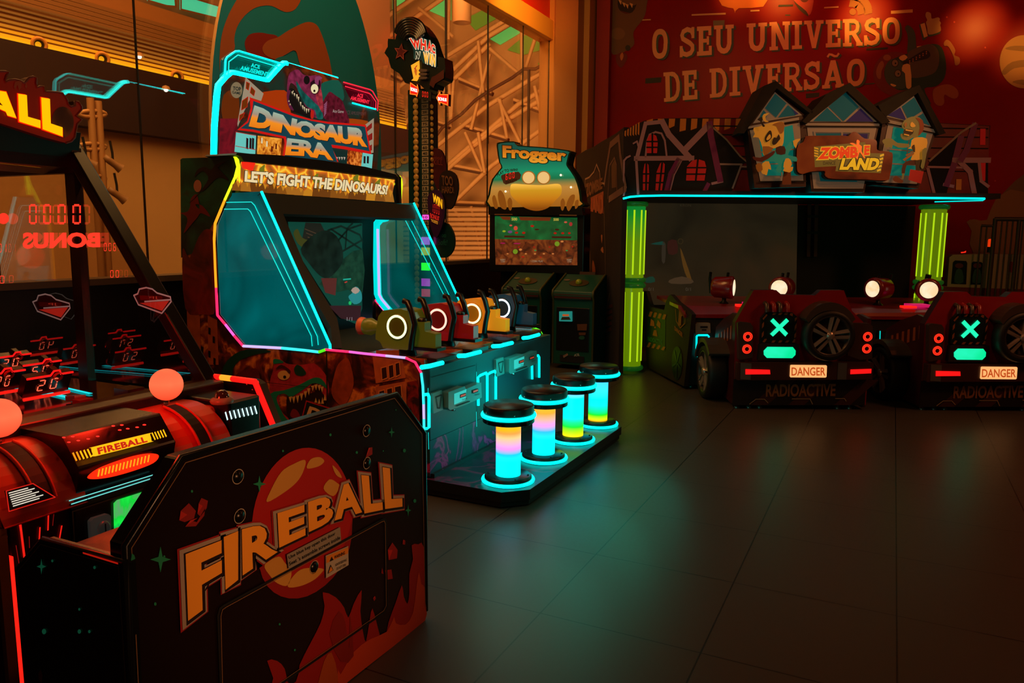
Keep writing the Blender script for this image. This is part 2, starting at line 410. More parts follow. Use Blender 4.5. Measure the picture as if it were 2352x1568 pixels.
# round nozzles in the louvres
for i, (u, v) in enumerate([(89, 102), (234, 135), (405, 176)]):
    p = PX(OX+.13).pt(u, v)
    t = thing('air_nozzle', ['round air nozzle in the louvre band above the left end', 'round air nozzle in the louvre band, second from the left', 'round air nozzle in the louvre band, rightmost by the oval logo panel'][i], 'vent', p, 0, None)
    MB().lathe([(.06, .06), (.085, .09), (.105, .07), (.11, 0), (.11, -.06)], M('d89038', .5), p, (1, -.5, -.25), 24).build('rim', t)
    MB().lathe([(.062, .065), (.03, -.02), (0, -.02)], M('2a0e06', .7), p, (1, -.5, -.25), 24).build('throat', t)
# two ceiling downlights seen on the fascia
for i, (u, v) in enumerate([(320, 127), (381, 203)]):
    p = PX(OX+.5).pt(u, v)
    t = thing('downlight', ['small bright downlight hanging in front of the louvre band', 'small bright downlight below the yellow-lit louvre edge'][i], 'lamp', p)
    MB().lathe([(.0, .05), (.05, .03), (.07, -.02)], M('b08050', .4), p, n=16).build('shade', t)
    MB().sphere(p-Vector((0, 0, .02)), .035, Gl('fff6d8', 2), 12).build('bulb', t)
# far end of the hall: wall, skylights, roof truss
FY = 21; pf = PY(FY)
st('wall_outside_far', MB().box(-45, -6, FY+.6, FY+.8, -6, 22, M('c08c50', .85, var=.08, vs=.5)))
c3 = C(840, 0, .33163)
sky = [[(-60, -60), (145, -60), (145, 100), (60, 195), (-20, 260), (-60, 280)], [(185, -30), (270, -30), (270, 30), (200, 100), (185, 70)], [(430, 70), (560, -20), (590, -20), (590, 140)], [(690, 130), (830, 60), (900, 130), (760, 210)], [(860, 270), (1010, 180), (1090, 215), (930, 310)], [(980, 345), (1110, 240), (1265, 310), (1265, 330), (1090, 380)], [(1190, 440), (1265, 405), (1265, 450), (1210, 460)]]
for i, q in enumerate(sky):
    MB().poly(PY(FY+.55), c3(q), GRN if i == 0 else (Gl('78d860', .8) if i in (1, 2, 4) else GR2), th=.02).build('window_%d' % (30+i), None, kind='structure')
TRM = M('d09858', .7, var=.1, vs=3); TRD = M('5a3414', .8)
t = thing('roof_truss', 'tan steel roof truss of crossing diagonals in the hall beyond the glass', 'truss', pf.pt(1000, 560))
th_ = [[(-60, 300), (180, 90), (400, -60)], [(20, 350), (430, 60), (600, -60)], [(90, 690), (540, 400), (1000, 120)], [(440, 640), (850, 250), (1090, 110)], [(100, 1090), (290, 920), (600, 560), (860, 300)], [(470, 1030), (840, 735), (1265, 475)], [(560, 1150), (1060, 720), (1265, 600)], [(420, 1300), (900, 880), (1265, 660)], [(560, 1450), (870, 1150), (1265, 860)], [(130, 1070), (240, 900), (440, 640)]]
mb = MB()
for l in th_: mb.ptube(pf, c3(l), .075, TRM, n=6)
mb.build('chord', t)
mb = MB()
for l in [[(590, -20), (585, 280)], [(215, -30), (215, 260)], [(790, 290), (830, 700)], [(590, 560), (600, 880)], [(870, 380), (740, 900)], [(940, 690), (990, 960)], [(1090, 200), (1095, 560)], [(1200, 220), (1120, 470)], [(700, 920), (820, 1190)], [(790, 920), (835, 1200)], [(380, 60), (620, 260)], [(870, 340), (1090, 530)], [(930, 690), (1080, 990)], [(1180, 600), (1240, 860)], [(620, 560), (600, 880)], [(1220, 860), (1225, 1010)], [(590, 1400), (700, 1568), (690, 1800)], [(740, 1430), (820, 1800)]]:
    mb.ptube(pf, c3(l), .055, TRM, n=6, off=.1)
for l in [[(100, 725), (250, 780)], [(450, 835), (570, 880)], [(640, 555), (870, 650)], [(1020, 700), (1250, 790)], [(650, 870), (980, 970)], [(560, 1150), (830, 1200)], [(90, 1050), (290, 1100)], [(130, 500), (250, 560)], [(40, 360), (240, 480)], [(560, 1410), (820, 1420)]]:
    mb.ptube(pf, c3(l), .07, TRD, n=6, off=-.1); mb.ptube(pf, c3([(x, y-14) for x, y in l]), .05, TRM, n=6, off=-.05)
mb.build('brace', t)
MB().ptube(pf, c3([(470, 1010), (560, 890), (690, 800), (790, 700), (880, 640), (1040, 550), (1120, 490), (1200, 490), (1265, 450)]), .05, TRD, off=.25).build('cable', t)
t = thing('hanging_pole', 'thin dark pole hanging down behind the green-topped arcade cabinet marquee', 'pole', PY(14).pt(1214, 330))
MB().ptube(PY(14), [(1215, 160), (1213, 400)], .03, BLKM).build('rod', t)
t = thing('hanging_cylinder', 'white cylinder pendant hanging under the roof skylights', 'lamp', PY(16).pt(1061, 55))
p = PY(16).pt(1061, 0); q = PY(16).pt(1061, 52); r = (PY(16).pt(1080, 30)-PY(16).pt(1043, 30)).length/2
MB().lathe([(r, p.z+1), (r, q.z), (r*.9, q.z-.01), (r*.85, q.z+.05), (0, q.z+.05)], M('c08a50', .6), (q.x, q.y, 0)).build('shade', t)
# slatted low wall at the foot of the far hall
mb = MB(); pq = PY(FY-.5)
for i in range(12): mb.poly(pq, [(870, 478+i*11), (1127, 478+i*11), (1127, 485+i*11), (870, 485+i*11)], M('b4824c', .7), th=.03)
st('wall_outside_slats', mb)
# thin cables crossing the glass
for i, (x0, y0, x1, y1) in enumerate([(909, -5, 911, 470), (1026, -5, 1029, 600), (1122, 20, 1122, 330), (1202, 60, 1200, 330)]):
    MB().ptube(PX(GX-.6), [(x0, y0), (x1, y1)], .006, M('3a2410', .5), n=5).build('hanging_cable', tag(thing('hanging_wire', ['thin vertical wire outside the glass, just left of the mallet tower', 'thin vertical wire outside the glass, between the mallet tower and the green-topped cabinet', 'thin vertical wire outside the glass, ending over the green marquee', 'thin vertical wire outside the glass, nearest the corner column'][i], 'wire', PX(GX-.6).pt(x1, y1))))
# lighting rig tower outside
pr_ = PX(-7.2); TUB = M('b88850', .55)
t = thing('lighting_tower', 'tan pipe lighting tower standing outside the glass left of the dinosaur game', 'tower', (-7.2, pr_.pt(215, 600).y, -3))
mb = MB()
for u, v in ((207, 225), (225, 232)):
    p = pr_.pt(u, v); mb.tube([p, Vector((p.x, p.y, -3))], .035, TUB)
mb.build('pipe', t)
mb = MB()
for y in (262, 337, 410): mb.ptube(pr_, ell(212, y, 30, 7, 24), .022, TUB, closed=True)
mb.build('hoop', t)
for i, (x, y) in enumerate([(252, 375), (262, 448), (190, 368)]):
    p = pr_.pt(x, y, off=.05); t2 = thing('spotlight', ['tan stage spotlight on the pipe tower, upper right one', 'tan stage spotlight on the pipe tower, lower right one', 'dark stage spotlight inside the pipe tower hoops'][i], 'lamp', p)
    d = Vector((.3, .75, -.6)).normalized()
    MB().lathe([(0, -.10), (.03, -.10), (.035, -.04), (.035, .03), (.05, .09)], M('8a6234', .5), p, d, 16).lathe([(.048, .088), (0, .082)], Gl('ffc878', 1.0) if i < 2 else BLK, p, d, 16).build('can', t2)
    MB().tube([p+Vector((0, -.02, .22)), p+Vector((0, 0, .1)), p], .012, BLKM).build('yoke', t2)
# dark teal oval logo panel hung on the glass
pl = PX(GX+.06); OV = ell(681, 300, 193, 492, 72)
OV = [(x+(y-300)*.055, y) for x, y in OV]
t = thing('oval_sign', 'tall oval teal sign with wavy orange and red shapes behind the dinosaur game', 'sign', pl.pt(683, 560))
MB().poly(pl, OV, M('06788c', .55), th=.03, off=0, mside=M('c89860', .5)).build('panel', t)
c2 = C(480, 0, .267857); mb = MB(); ORG = M('9c4c20', .6); DRD = M('80180c', .6)
def inoval(pts): return pts
mb.poly(pl, sm(c2([(540, -250), (330, -120), (200, 60), (130, 220), (100, 350), (90, 480), (90, 600), (105, 760), (125, 760), (120, 560), (215, 430), (215, 330), (240, 230), (300, 140), (380, 75), (460, 50), (540, 52), (640, 100), (710, 95), (760, 50), (800, -60), (760, -250)]), 3), ORG, off=.002)
mb.poly(pl, sm(c2([(305, 370), (340, 300), (420, 280), (500, 290), (600, 330), (640, 560), (540, 510), (400, 480), (330, 450)]), 4), DRD, off=.002)
mb.poly(pl, sm(c2([(455, 410), (500, 350), (590, 318), (680, 260), (800, 200), (870, 190), (925, 220), (965, 300), (1005, 420), (1040, 560), (1045, 700), (880, 720), (780, 560), (738, 435), (650, 470), (570, 510), (480, 470)]), 4), ORG, off=.004)
mb.poly(pl, sm(c2([(575, 500), (650, 480), (700, 490), (755, 530), (780, 580), (640, 600), (560, 540)]), 4), M('06788c', .55), off=.006)
mb.build('painted_shapes', t)
# ================================================================ DINOSAUR SHOOTING GAME
NY, FY2 = 3.39, 5.0
sp = PY(NY); fp = PY(FY2)
D = thing('shooting_game', 'large dinosaur shooting arcade machine with glowing teal side wings and four mounted guns', 'arcade machine', (-3, 4.17, 0))
BODY = M('120c0a', .45)
side = [(-3.98, NY, .06), (-3.98, NY, 1.79), (-3.93, NY, 1.845), (-3.52, NY, 1.85), (-3.50, NY, 1.80), (-3.52, NY, 1.74), (-3.70, NY, 1.46), (-3.715, NY, 1.36), (-3.715, NY, .90), (-3.51, NY, .72), (-2.86, NY, .745), (-2.32, NY, .742), (-2.25, NY, .72), (-2.215, NY, .66), (-2.20, NY, .06)]
# side panel faces: base noise painting, both ends
PAINT = ramp_mat('painted_jungle', 'noise', [(.3, '170b06'), (.42, '3a1208'), (.52, '7a2c10'), (.6, 'd07828'), (.7, '5a1a0c')], scale=7, rough=.45)
MB().prism([Vector(p) for p in side], Vector((0, .03, 0)), PAINT, mside=BLK).build('side_panel', D, bevel=.004)
MB().prism([Vector((p[0], FY2-.03, p[2])) for p in side], Vector((0, .03, 0)), PAINT, mside=BLK).build('side_panel', D, bevel=.004)
MB().box(-3.97, -3.72, NY+.03, FY2-.03, .06, 1.83, BODY).box(-3.72, -2.25, NY+.03, FY2-.03, .06, .70, BODY).build('cabinet_body', D)
# painting on the near side panel
mk0 = up = C(400, 340, .3316); lo = C(400, 760, .2551)
mb = MB(); o = .002
TL = M('0a3a2c', .5); TL2 = M('0e7a66', .5); DR = M('3c0a06', .5); RD = M('8a1a10', .5); BR = M('a04a18', .5, var=.25, vs=14); SK = M('c4602a', .5)
mb.poly(sp, up([(45, 80), (50, 760), (150, 720), (285, 500), (400, 330), (435, 60), (60, 70)]), ramp_mat('painted_sky', 'noise', [(.35, '061e18'), (.5, '0a4434'), (.62, '106048'), (.72, '3a3418')], scale=3.2), off=o)
mb.poly(sp, sm(up([(60, 700), (110, 760), (170, 620), (230, 560), (290, 640), (300, 1100), (200, 1150), (80, 1110)]), 3), ramp_mat('painted_haze', 'noise', [(.35, '3a0a06'), (.55, '8a1e0c'), (.7, '4a1608')], scale=4), off=o*1.5)
mb.poly(sp, ell(455, 427, 9, 14), M('c07860', .6), off=o*2)
mb.poly(sp, sm(up([(145, 200), (165, 150), (215, 130), (260, 150), (290, 115), (365, 92), (310, 130), (330, 160), (385, 225), (330, 205), (290, 215), (215, 290), (190, 295), (240, 215), (215, 165), (185, 165)]), 3), M('20060a', .5), off=o*2)
mb.poly(sp, sm(up([(45, 450), (95, 440), (115, 400), (120, 350), (160, 320), (180, 420), (150, 390), (200, 400), (255, 475), (190, 450), (165, 480), (130, 520), (70, 590), (95, 510), (85, 470)]), 3), M('7a100c', .5), off=o*2)
mb.line(sp, up([(190, 290), (150, 345), (110, 380)]), .006, M('3a0a0a', .5), off=o*2)
# ruined brick buildings low on the panel
for q in [[(90, 1110), (180, 1160), (190, 1500), (100, 1500)], [(235, 1160), (300, 1190), (310, 1500), (240, 1500)], [(1400, 1400), (1560, 1400), (1560, 1567), (1400, 1567)]]:
    mb.poly(sp, up(q), BR, off=o*1.4)
for x, y in [(110, 1330), (150, 1350), (190, 1370), (240, 1240), (270, 1300), (240, 1400), (275, 1450), (110, 1420), (150, 1440), (190, 1460)]:
    mb.poly(sp, up([(x, y), (x+16, y+6), (x+16, y+52), (x, y+46)]), M('120604', .5), off=o*2)
# right part: pale buildings with windows
PB = M('a8562c', .55, var=.2, vs=20)
mb.poly(sp, lo([(1790, 230), (2060, 262), (2090, 420), (1820, 470)]), PB, off=o*2)
mb.poly(sp, lo([(1820, 500), (2095, 450), (2095, 760), (1830, 760)]), PB, off=o*2)
for x, y, w_, h_ in [(1870, 330, 50, 110), (1935, 310, 45, 120), (1995, 290, 40, 120), (1850, 540, 50, 120), (1920, 520, 50, 120), (1990, 500, 60, 110)]:
    mb.poly(sp, lo([(x, y), (x+w_, y-14), (x+w_+8, y+h_-20), (x+8, y+h_)]), M('2c0e08', .5), off=o*3); mb.line(sp, lo([(x, y), (x+w_, y-14), (x+w_+8, y+h_-20), (x+8, y+h_)]), .006, M('c87a40', .5), off=o*3.4, closed=True)
mb.poly(sp, sm(lo([(1480, 300), (1560, 240), (1600, 330), (1620, 480), (1560, 640), (1490, 660), (1420, 560), (1440, 420)]), 3), M('8a3812', .5, var=.3, vs=20), off=o*2)
mb.poly(sp, lo([(2100, 460), (2200, 440), (2215, 860), (2120, 760)]), ramp_mat('painted_fire', 'noise', [(.4, '2a0604'), (.55, '8a1408'), (.7, '3a0804')], scale=14), off=o*2)
mb.build('painting', D)
# dinosaur on the side panel
def dino_side(mb, pl):
    mb.poly(pl, sm(lo([(560, 400), (640, 350), (740, 335), (770, 380), (790, 470), (840, 560), (870, 700), (880, 830), (760, 830), (600, 700), (540, 560)]), 3), M('5a1412', .5, var=.3, vs=30), off=.006)
    mb.poly(pl, sm(lo([(430, 400), (480, 270), (600, 180), (760, 160), (880, 185), (740, 210), (600, 260), (540, 330), (520, 400)]), 3), TL, off=.005)
    mb.poly(pl, sm(lo([(870, 460), (900, 350), (915, 270), (960, 250), (1020, 290), (1100, 300), (1180, 300), (1270, 290), (1340, 350), (1385, 420), (1400, 540), (1370, 640), (1340, 600), (1330, 500), (1250, 470), (1200, 560), (1060, 590), (1000, 560), (960, 570), (960, 700), (1050, 810), (880, 830), (870, 650)]), 3), M('9c2434', .5, var=.3, vs=24), off=.008)
    mb.poly(pl, sm(lo([(880, 560), (1000, 530), (1140, 480), (1260, 420), (1340, 430), (1395, 520), (1330, 480), (1250, 470), (1150, 540), (1060, 590), (1000, 560), (930, 600), (1000, 760), (1050, 820), (900, 830), (880, 700)]), 3), TL2, off=.010)
    mb.poly(pl, sm(lo([(1090, 340), (1120, 300), (1170, 330), (1200, 380), (1160, 400), (1110, 390)]), 3), TL, off=.011)
    mb.poly(pl, sm(lo([(910, 250), (960, 255), (1000, 280), (940, 290), (905, 290)]), 3), TL2, off=.011)
    mb.poly(pl, sm(lo([(1030, 590), (1100, 600), (1200, 570), (1330, 540), (1380, 640), (1310, 650), (1270, 620), (1200, 640), (1180, 760), (1070, 790), (1030, 700)]), 3), M('1c0406', .5), off=.012)
    mb.poly(pl, sm(lo([(1060, 760), (1080, 700), (1120, 710), (1150, 770), (1120, 790)]), 3), M('6e1410', .5), off=.013)
    mb.poly(pl, ell(*lo([(1000, 395)])[0], 14, 11), M('c8a060', .5), off=.012); mb.poly(pl, ell(*lo([(1010, 410)])[0], 3.5, 3.5, 16), BLKM, off=.014)
    mb.poly(pl, sm(lo([(930, 340), (1000, 330), (1050, 380), (1060, 350), (980, 300)]), 3), M('3a0a10', .5), off=.014)
    T = M('c0a060', .5)
    for x, y, h_ in [(1060, 590, 50), (1090, 590, 60), (1125, 580, 65), (1160, 560, 65), (1195, 540, 60), (1225, 515, 60), (1260, 490, 50), (1290, 480, 50), (1320, 485, 50), (1345, 500, 50)]:
        mb.poly(pl, lo([(x-14, y), (x+16, y-6), (x+3, y+h_)]), T, off=.014)
    for x, y, h_ in [(1290, 640, 45), (1320, 650, 45), (1350, 650, 60), (1372, 620, 60)]:
        mb.poly(pl, lo([(x-13, y), (x+13, y), (x, y-h_)]), T, off=.014)
mb = MB(); dino_side(mb, sp); mb.build('painted_dinosaur', D)
mb = MB(); mb.poly(sp, lo([(1210, 625), (1420, 690), (1390, 760), (1170, 790)]), M('0a1c20', .5), off=.016)
mb.line(sp, lo([(1210, 625), (1420, 690)]), .008, M('a01410', .5), off=.018); mb.line(sp, lo([(1210, 625), (1175, 760)]), .008, M('a01410', .5), off=.018)
mb.text('DI', sp, lo([(1195, 790), (1380, 800)]), lo([(1240, 670), (1400, 720)]), M('c8a878', .5), bold=.04, off=.019)
mb.build('logo_lettering', D)
MB().line(sp, [(754, 806), (757, 975)], .01, BLKM, off=.016).line(sp, lo([(770, 450), (1260, 505)]), .003, BLKM, off=.016).build('panel_seam', D)
# LED edge trim of the side panel: yellow-green > orange > pink > white > cyan
LW = Gl('c8f014', 1.6, True)
def seg_tube(name, plist, mats, r, yy, parent=D):
    mb = MB()
    for (a, b), m in zip(zip(plist[:-1], plist[1:]), mats): mb.tube([Vector((a[0], yy, a[1])), Vector((b[0], yy, b[1]))], r, m)
    return mb.build(name, parent)
LC = dict(y=Gl('d8f01e', 1.5, True), o=Gl('ffa01e', 1.3, True), p=Gl('ff2864', 1.3, True), m=Gl('ff64d2', 1.2, True), w=Gl('c8b4ff', 1.2, True), c=Gl('32e6f0', 1.4, True), g=Gl('50f01e', 1.3, True))
trimpts = [(-3.51, 1.84), (-3.495, 1.79), (-3.52, 1.73), (-3.61, 1.60), (-3.70, 1.46), (-3.713, 1.37), (-3.715, 1.20), (-3.715, 1.07), (-3.715, .97), (-3.715, .90), (-3.65, .845), (-3.58, .78), (-3.51, .722), (-3.2, .732), (-3.02, .732), (-2.92, .730), (-2.87, .748)]
tm = 'yyyooowppmpmcccg'
tm = 'yyyoooopppmpwccg'
for yy in (NY-.004, FY2-.034):
    seg_tube('led_trim', trimpts, [LC[c] for c in tm], .008, yy)
ct = [(-2.87, .748), (-2.7, .748), (-2.6, .746), (-2.45, .745), (-2.32, .744), (-2.26, .725), (-2.222, .67), (-2.212, .60), (-2.208, .5), (-2.207, .42), (-2.206, .3)]
seg_tube('led_trim', ct, [LC[c] for c in 'pmmwppccwcg'], .007, NY-.004)
seg_tube('led_trim', ct, [LC[c] for c in 'ccccgggyyyy'], .007, FY2+.004)
# acrylic wings
ACR = glass_mat('teal_acrylic', '50a0a0', .06, em='00888a', es=.24)
ACR2 = glass_mat('teal_acrylic_far', '90c8c4', .05, em='00807c', es=.17)
def wing(y, mat, th=.012):
    pts = [(-3.56, 1.64), (-3.325, 1.645), (-2.845, .775), (-2.845, .745), (-3.51, .73), (-3.70, .905), (-3.70, 1.44)]
    MB().prism([Vector((x, y, z)) for x, z in pts], Vector((0, th, 0)), mat).build('side_wing', D)
wing(NY+.004, ACR); wing(FY2-.02, ACR2)
# engraved lines and bright front edges
for y, pl in ((NY, sp), (FY2-.022, fp)):
    mb = MB()
    yy = y-.002
    def g(pts, r): mb.tube([Vector((x, yy, z)) for x, z in pts], r, CYANL, n=6)
    g([(-3.60, 1.585), (-3.40, 1.585), (-3.375, 1.565), (-2.93, .82), (-2.925, .77)], .0028)
    g([(-3.62, 1.545), (-3.43, 1.545), (-3.41, 1.53), (-2.975, .82), (-2.97, .76)], .0028)
    mb.build('engraved_line', D)
    MB().tube([Vector((-3.325, y+.005, 1.645)), Vector((-2.845, y+.005, .775)), Vector((-2.845, y+.005, .745))], .008, CYAN).build('edge_light', D)
MB().ptube(PY(FY2-.06), mk0([(1475, 480), (1430, 492), (1400, 530), (1398, 600), (1410, 1010), (1425, 1050), (1500, 1140)]), .03, Gl('00dcd8', 1.1, True)).build('edge_light', D)
MB().ptube(PY(FY2-.085), mk0([(1410, 560), (1420, 1015), (1440, 1050), (1490, 1110)]), .010, Gl('c8b4ff', 1.1, True)).build('edge_light', D)
# frame, sloped grey frame
GREY = M('3c4240', .4, .4)
n = Vector((.87, 0, .48)); slope = Pl((-3.33, 0, 1.64), n)
sl = C(400, 340, .3316)
mb = MB()
mb.prism([slope.pt(p) for p in sl([(600, 308), (1660, 395), (1672, 440), (1672, 490), (755, 455), (900, 800), (1130, 1180), (1165, 1385), (1095, 1385), (1085, 1240), (890, 900)])], -slope.n*.03, GREY)
mb.build('screen_surround', D)
MB().box(-3.72, -3.69, NY+.03, FY2-.03, .70, 1.60, BLK).build('inner_back', D)
MB().line(sl and slope, sl([(1405, 380), (1412, 475)]), .006, Gl('ffc890', 1.2), off=.004).build('fluorescent_glint', D) if False else None
scr = PX(-3.52); mb = MB()
mb.poly(scr, [(640, 490), (858, 498), (855, 790), (630, 790)], M('060606', .3), th=.03)
mb.build('screen_bezel', D)
mb = MB(); scp = lambda pts: C(400, 340, .3316)(pts)
mb.poly(scr, scp([(785, 510), (1300, 520), (1300, 1110), (1260, 1220), (1140, 1170), (1000, 960), (800, 640)]), Gl('0a3c30', 1), off=.004)
mb.build('screen', D)
mb = MB(); K = M('0a1610', .4, 0, 1, .7, samp=False, vs=14); K2 = M('123020', .4, 0, 1, .6, samp=False, vs=18); OL = Gl('3a3c14', .9)
mb.poly(scr, scp([(905, 515), (1010, 520), (1035, 570), (1025, 700), (960, 720), (880, 640)]), Gl('1a1a14', 1), off=.006)
for k in range(7): mb.line(scr, scp([(900+k*10, 560+k*28), (1000+k*6, 600+k*26)]), .006, Gl('4a3828', .8), off=.007)
mb.poly(scr, sm(scp([(820, 590), (850, 560), (880, 620), (950, 650), (960, 720), (920, 740), (900, 700), (850, 660)]), 3), OL, off=.007)
mb.poly(scr, sm(scp([(870, 700), (960, 600), (1060, 570), (1140, 640), (1165, 770), (1120, 850), (1060, 900), (1000, 880), (930, 800)]), 3), K, off=.008)
for l in [[(1060, 570), (1150, 540), (1280, 600), (1300, 650)], [(1130, 640), (1200, 560), (1290, 530)], [(1150, 720), (1290, 640)], [(1180, 700), (1190, 560), (1230, 520)], [(1080, 560), (1200, 640), (1290, 700)]]: mb.line(scr, scp(l), .014, K, off=.008)
mb.poly(scr, sm(scp([(1165, 770), (1300, 700), (1300, 1000), (1200, 980), (1100, 1000), (1000, 940), (1060, 900), (1120, 850)]), 2), K2, off=.007)
mb.poly(scr, scp([(1010, 900), (1120, 900), (1110, 1020), (1040, 1000)]), Gl('5a2420', .8), off=.009)
mb.poly(scr, scp([(1060, 1090), (1290, 1090), (1280, 1200), (1150, 1180)]), Gl('301016', 1), off=.009)
mb.poly(scr, sm(scp([(1200, 1030), (1230, 1000), (1235, 970), (1260, 960), (1290, 1000), (1290, 1060), (1240, 1080)]), 3), Gl('2a8a8c', .8), off=.009)
mb.poly(scr, star4(*scp([(1248, 985)])[0], 10, 8, .7), Gl('c8b0a0', .6), off=.010)
mb.line(scr, scp([(1165, 910), (1215, 905)]), .01, Gl('20a890', .9), off=.010); mb.line(scr, scp([(1175, 930), (1190, 925)]), .008, Gl('c03028', .9), off=.010)
mb.poly(scr, ell(*scp([(1210, 1072)])[0], 3.5, 4.5, 16), Gl('20b060', .9), off=.011)
mb.text('1/1', scr, scp([(1188, 1195), (1225, 1195)]), scp([(1188, 1170), (1225, 1170)]), Gl('8a7a80', .9), off=.011)
mb.build('screen_picture', D)
# artificial turf floor and console top
MB().box(-3.56, -2.62, NY+.03, FY2-.03, .70, .722, M('0a1e10', .9, var=.6, vs=60)).build('turf_deck', D)
WOOD = ramp_mat('wood_art', 'noise', [(.3, '3a1410'), (.48, '8a3a1c'), (.6, 'b4582a'), (.72, '8c1e30')], scale=6, rough=.22)
MB().box(-2.64, -2.225, NY+.035, FY2-.04, .70, .738, WOOD).build('console_top', D, bevel=.006)
FRP = ramp_mat('console_front', 'noise', [(.3, '0a2e34'), (.48, '0e3a3e'), (.53, '2e1a3c'), (.565, 'c0287a'), (.60, '301838')], scale=4.5, rough=.4)
fr = PX(-2.17)
MB().box(-2.24, -2.17, NY+.0, FY2, .30, .70, M('0c3c40', .4)).build('console_front', D, bevel=.004)
MB().box(-2.24, -2.172, NY+.0, FY2, .10, .30, FRP).build('console_skirt', D)
MB().box(-2.225, -2.15, NY+.01, FY2-.01, .085, .115, M('101414', .4)).build('skirt_rail', D)
cf = C(920, 640, .29970)
mb = MB()
edge = [[(160, 678), (315, 640)], [(447, 592), (610, 558)], [(700, 518), (855, 488)], [(935, 453), (1010, 440)]]
cw = C(780, 620, .35714)
edge = [cw([(527, 625), (575, 618), (662, 596)]), cw([(765, 552), (810, 550), (905, 526)]), cw([(985, 490), (1030, 488), (1110, 468)]), cw([(1180, 437), (1215, 434), (1282, 415)])]
for i, l in enumerate(edge):
    MB().ptube(PX(-2.155), l, .0125, CYAN).build('edge_light', D)
for x in range(4):
    y = 3.55+x*.385
    mb.box(-2.30, -2.16, y-.10, y+.10, .715, .742, BLK)
mb.build('edge_moulding', D, bevel=.004)
mb = MB(); CY2 = Gl('00f2e6', 1.6, True)
loops = [cw([(540, 800), (560, 797), (567, 815), (567, 1010), (550, 1018)]), cw([(885, 870), (882, 690), (900, 675), (935, 660), (942, 680), (942, 860)]), cw([(942, 860), (942, 675), (960, 660), (990, 648), (997, 665), (997, 840)]), cw([(1232, 700), (1230, 575), (1240, 558), (1270, 548), (1277, 560), (1277, 690)])]
for l in loops: mb.ptube(fr, l, .0085, CY2, off=.008)
mb.build('loop_light', D)
mb = MB()
for l in [[(566, 760), (568, 900)], [(568, 1045), (570, 1150)], [(878, 655), (880, 780)], [(877, 912), (879, 1005)], [(998, 615), (999, 760)], [(1222, 535), (1224, 580)]]: mb.line(fr, cw(l), .005, CYANL, off=.003)
for l in [[(590, 690), (870, 612)], [(1060, 570), (1210, 525)]]: mb.line(fr, cw(l), .003, BLKM, off=.003)
for x in (880, 998): mb.line(fr, cw([(x, 560 if x > 900 else 600), (x+4, 980 if x < 900 else 800)]), .003, BLKM, off=.002)
mb.build('panel_seam', D)
PLA = M('5a8a84', .35, .3)
def coin_unit(dx, dy, s):
    f = lambda pts: cw([(x*s+dx, y*s+dy) for x, y in pts])
    u = part('coin_unit', D)
    MB().poly(fr, f([(583, 790), (640, 770), (648, 895), (588, 920)]), PLA, th=.02, off=.018).line(fr, f([(600, 815), (612, 885), (625, 885), (636, 800)]), .006, BLKM, off=.021, closed=True).build('coin_slot', u, bevel=.002)
    MB().poly(fr, f([(655, 780), (760, 742), (770, 760), (868, 718), (872, 815), (770, 860), (668, 895), (655, 885)]), PLA, th=.05, off=.045).build('reader_housing', u, bevel=.006)
    MB().poly(fr, f([(690, 790), (770, 760), (765, 830), (690, 860)]), Gl('3cd2c8', .7), off=.047).build('reader_light', u)
    MB().poly(fr, f([(725, 795), (765, 782), (765, 805), (725, 818)]), BLKM, off=.049).poly(fr, f([(808, 768), (845, 755), (845, 778), (808, 790)]), BLKM, off=.049).poly(fr, f([(730, 799), (762, 788), (762, 800), (730, 811)]), Gl('b43c1e', .8), off=.050).poly(fr, f([(812, 771), (842, 761), (842, 772), (812, 783)]), Gl('b43c1e', .8), off=.050).build('reader_display', u)
    mb = MB(); mb.text('Swipe', fr, f([(740, 838), (772, 827)]), f([(740, 822), (772, 811)]), BLKM, off=.049).text('Swipe', fr, f([(825, 808), (855, 797)]), f([(825, 792), (855, 782)]), BLKM, off=.049).line(fr, f([(705, 868), (790, 838)]), .006, BLKM, off=.049); mb.build('reader_lettering', u)
    MB().lathe([(0, .02), (.008, .02), (.01, .0)], CHROME, fr.pt(f([(722, 895)])[0], off=0), (1, 0, 0), 12).build('lock', u)
coin_unit(0, 0, 1); coin_unit(500, -88, .84)
# marquee
mq = PX(-3.49)
mk = C(400, 340, .3316)
mb = MB(); mb.box(-3.56, -3.49, NY+.03, FY2+.02, 1.63, 1.85, BLK); mb.build('marquee_box', D)
LAVA = ramp_mat('lava_art', 'crack', [(.0, 'ffd23c'), (.06, 'ffa01e'), (.14, 'd2641a'), (.3, '96521a'), (.6, '6e4616')], em=.95, scale=11)
mb = MB(); mb.poly(mq, mk([(460, 95), (800, 130), (1200, 180), (1528, 220), (1500, 372), (1100, 335), (700, 305), (415, 288)]), LAVA, off=.003); mb.build('marquee_panel', D)
mb = MB()
mb.poly(mq, mk([(460, 95), (560, 100), (540, 160), (470, 140)]), Gl('f02814', 1), off=.005)
rk = [Gl('aa6a1e', .9), Gl('8a5014', .9), Gl('c8821e', .9), Gl('6e3c10', .9)]
R = random.Random(3)
for x0 in range(430, 1500, 62):
    yb = 292+(x0-420)*.074; hh = R.uniform(50, 110)
    pts = [(x0-36, yb), (x0-30, yb-hh*.6), (x0-5, yb-hh), (x0+25, yb-hh*.75), (x0+38, yb+4)]
    mb.poly(mq, mk(pts), R.choice(rk), off=.004+.0003*R.random()); mb.poly(mq, mk([(x0-5, yb-hh), (x0+25, yb-hh*.75), (x0+10, yb-hh*.3)]), rk[2], off=.0048)
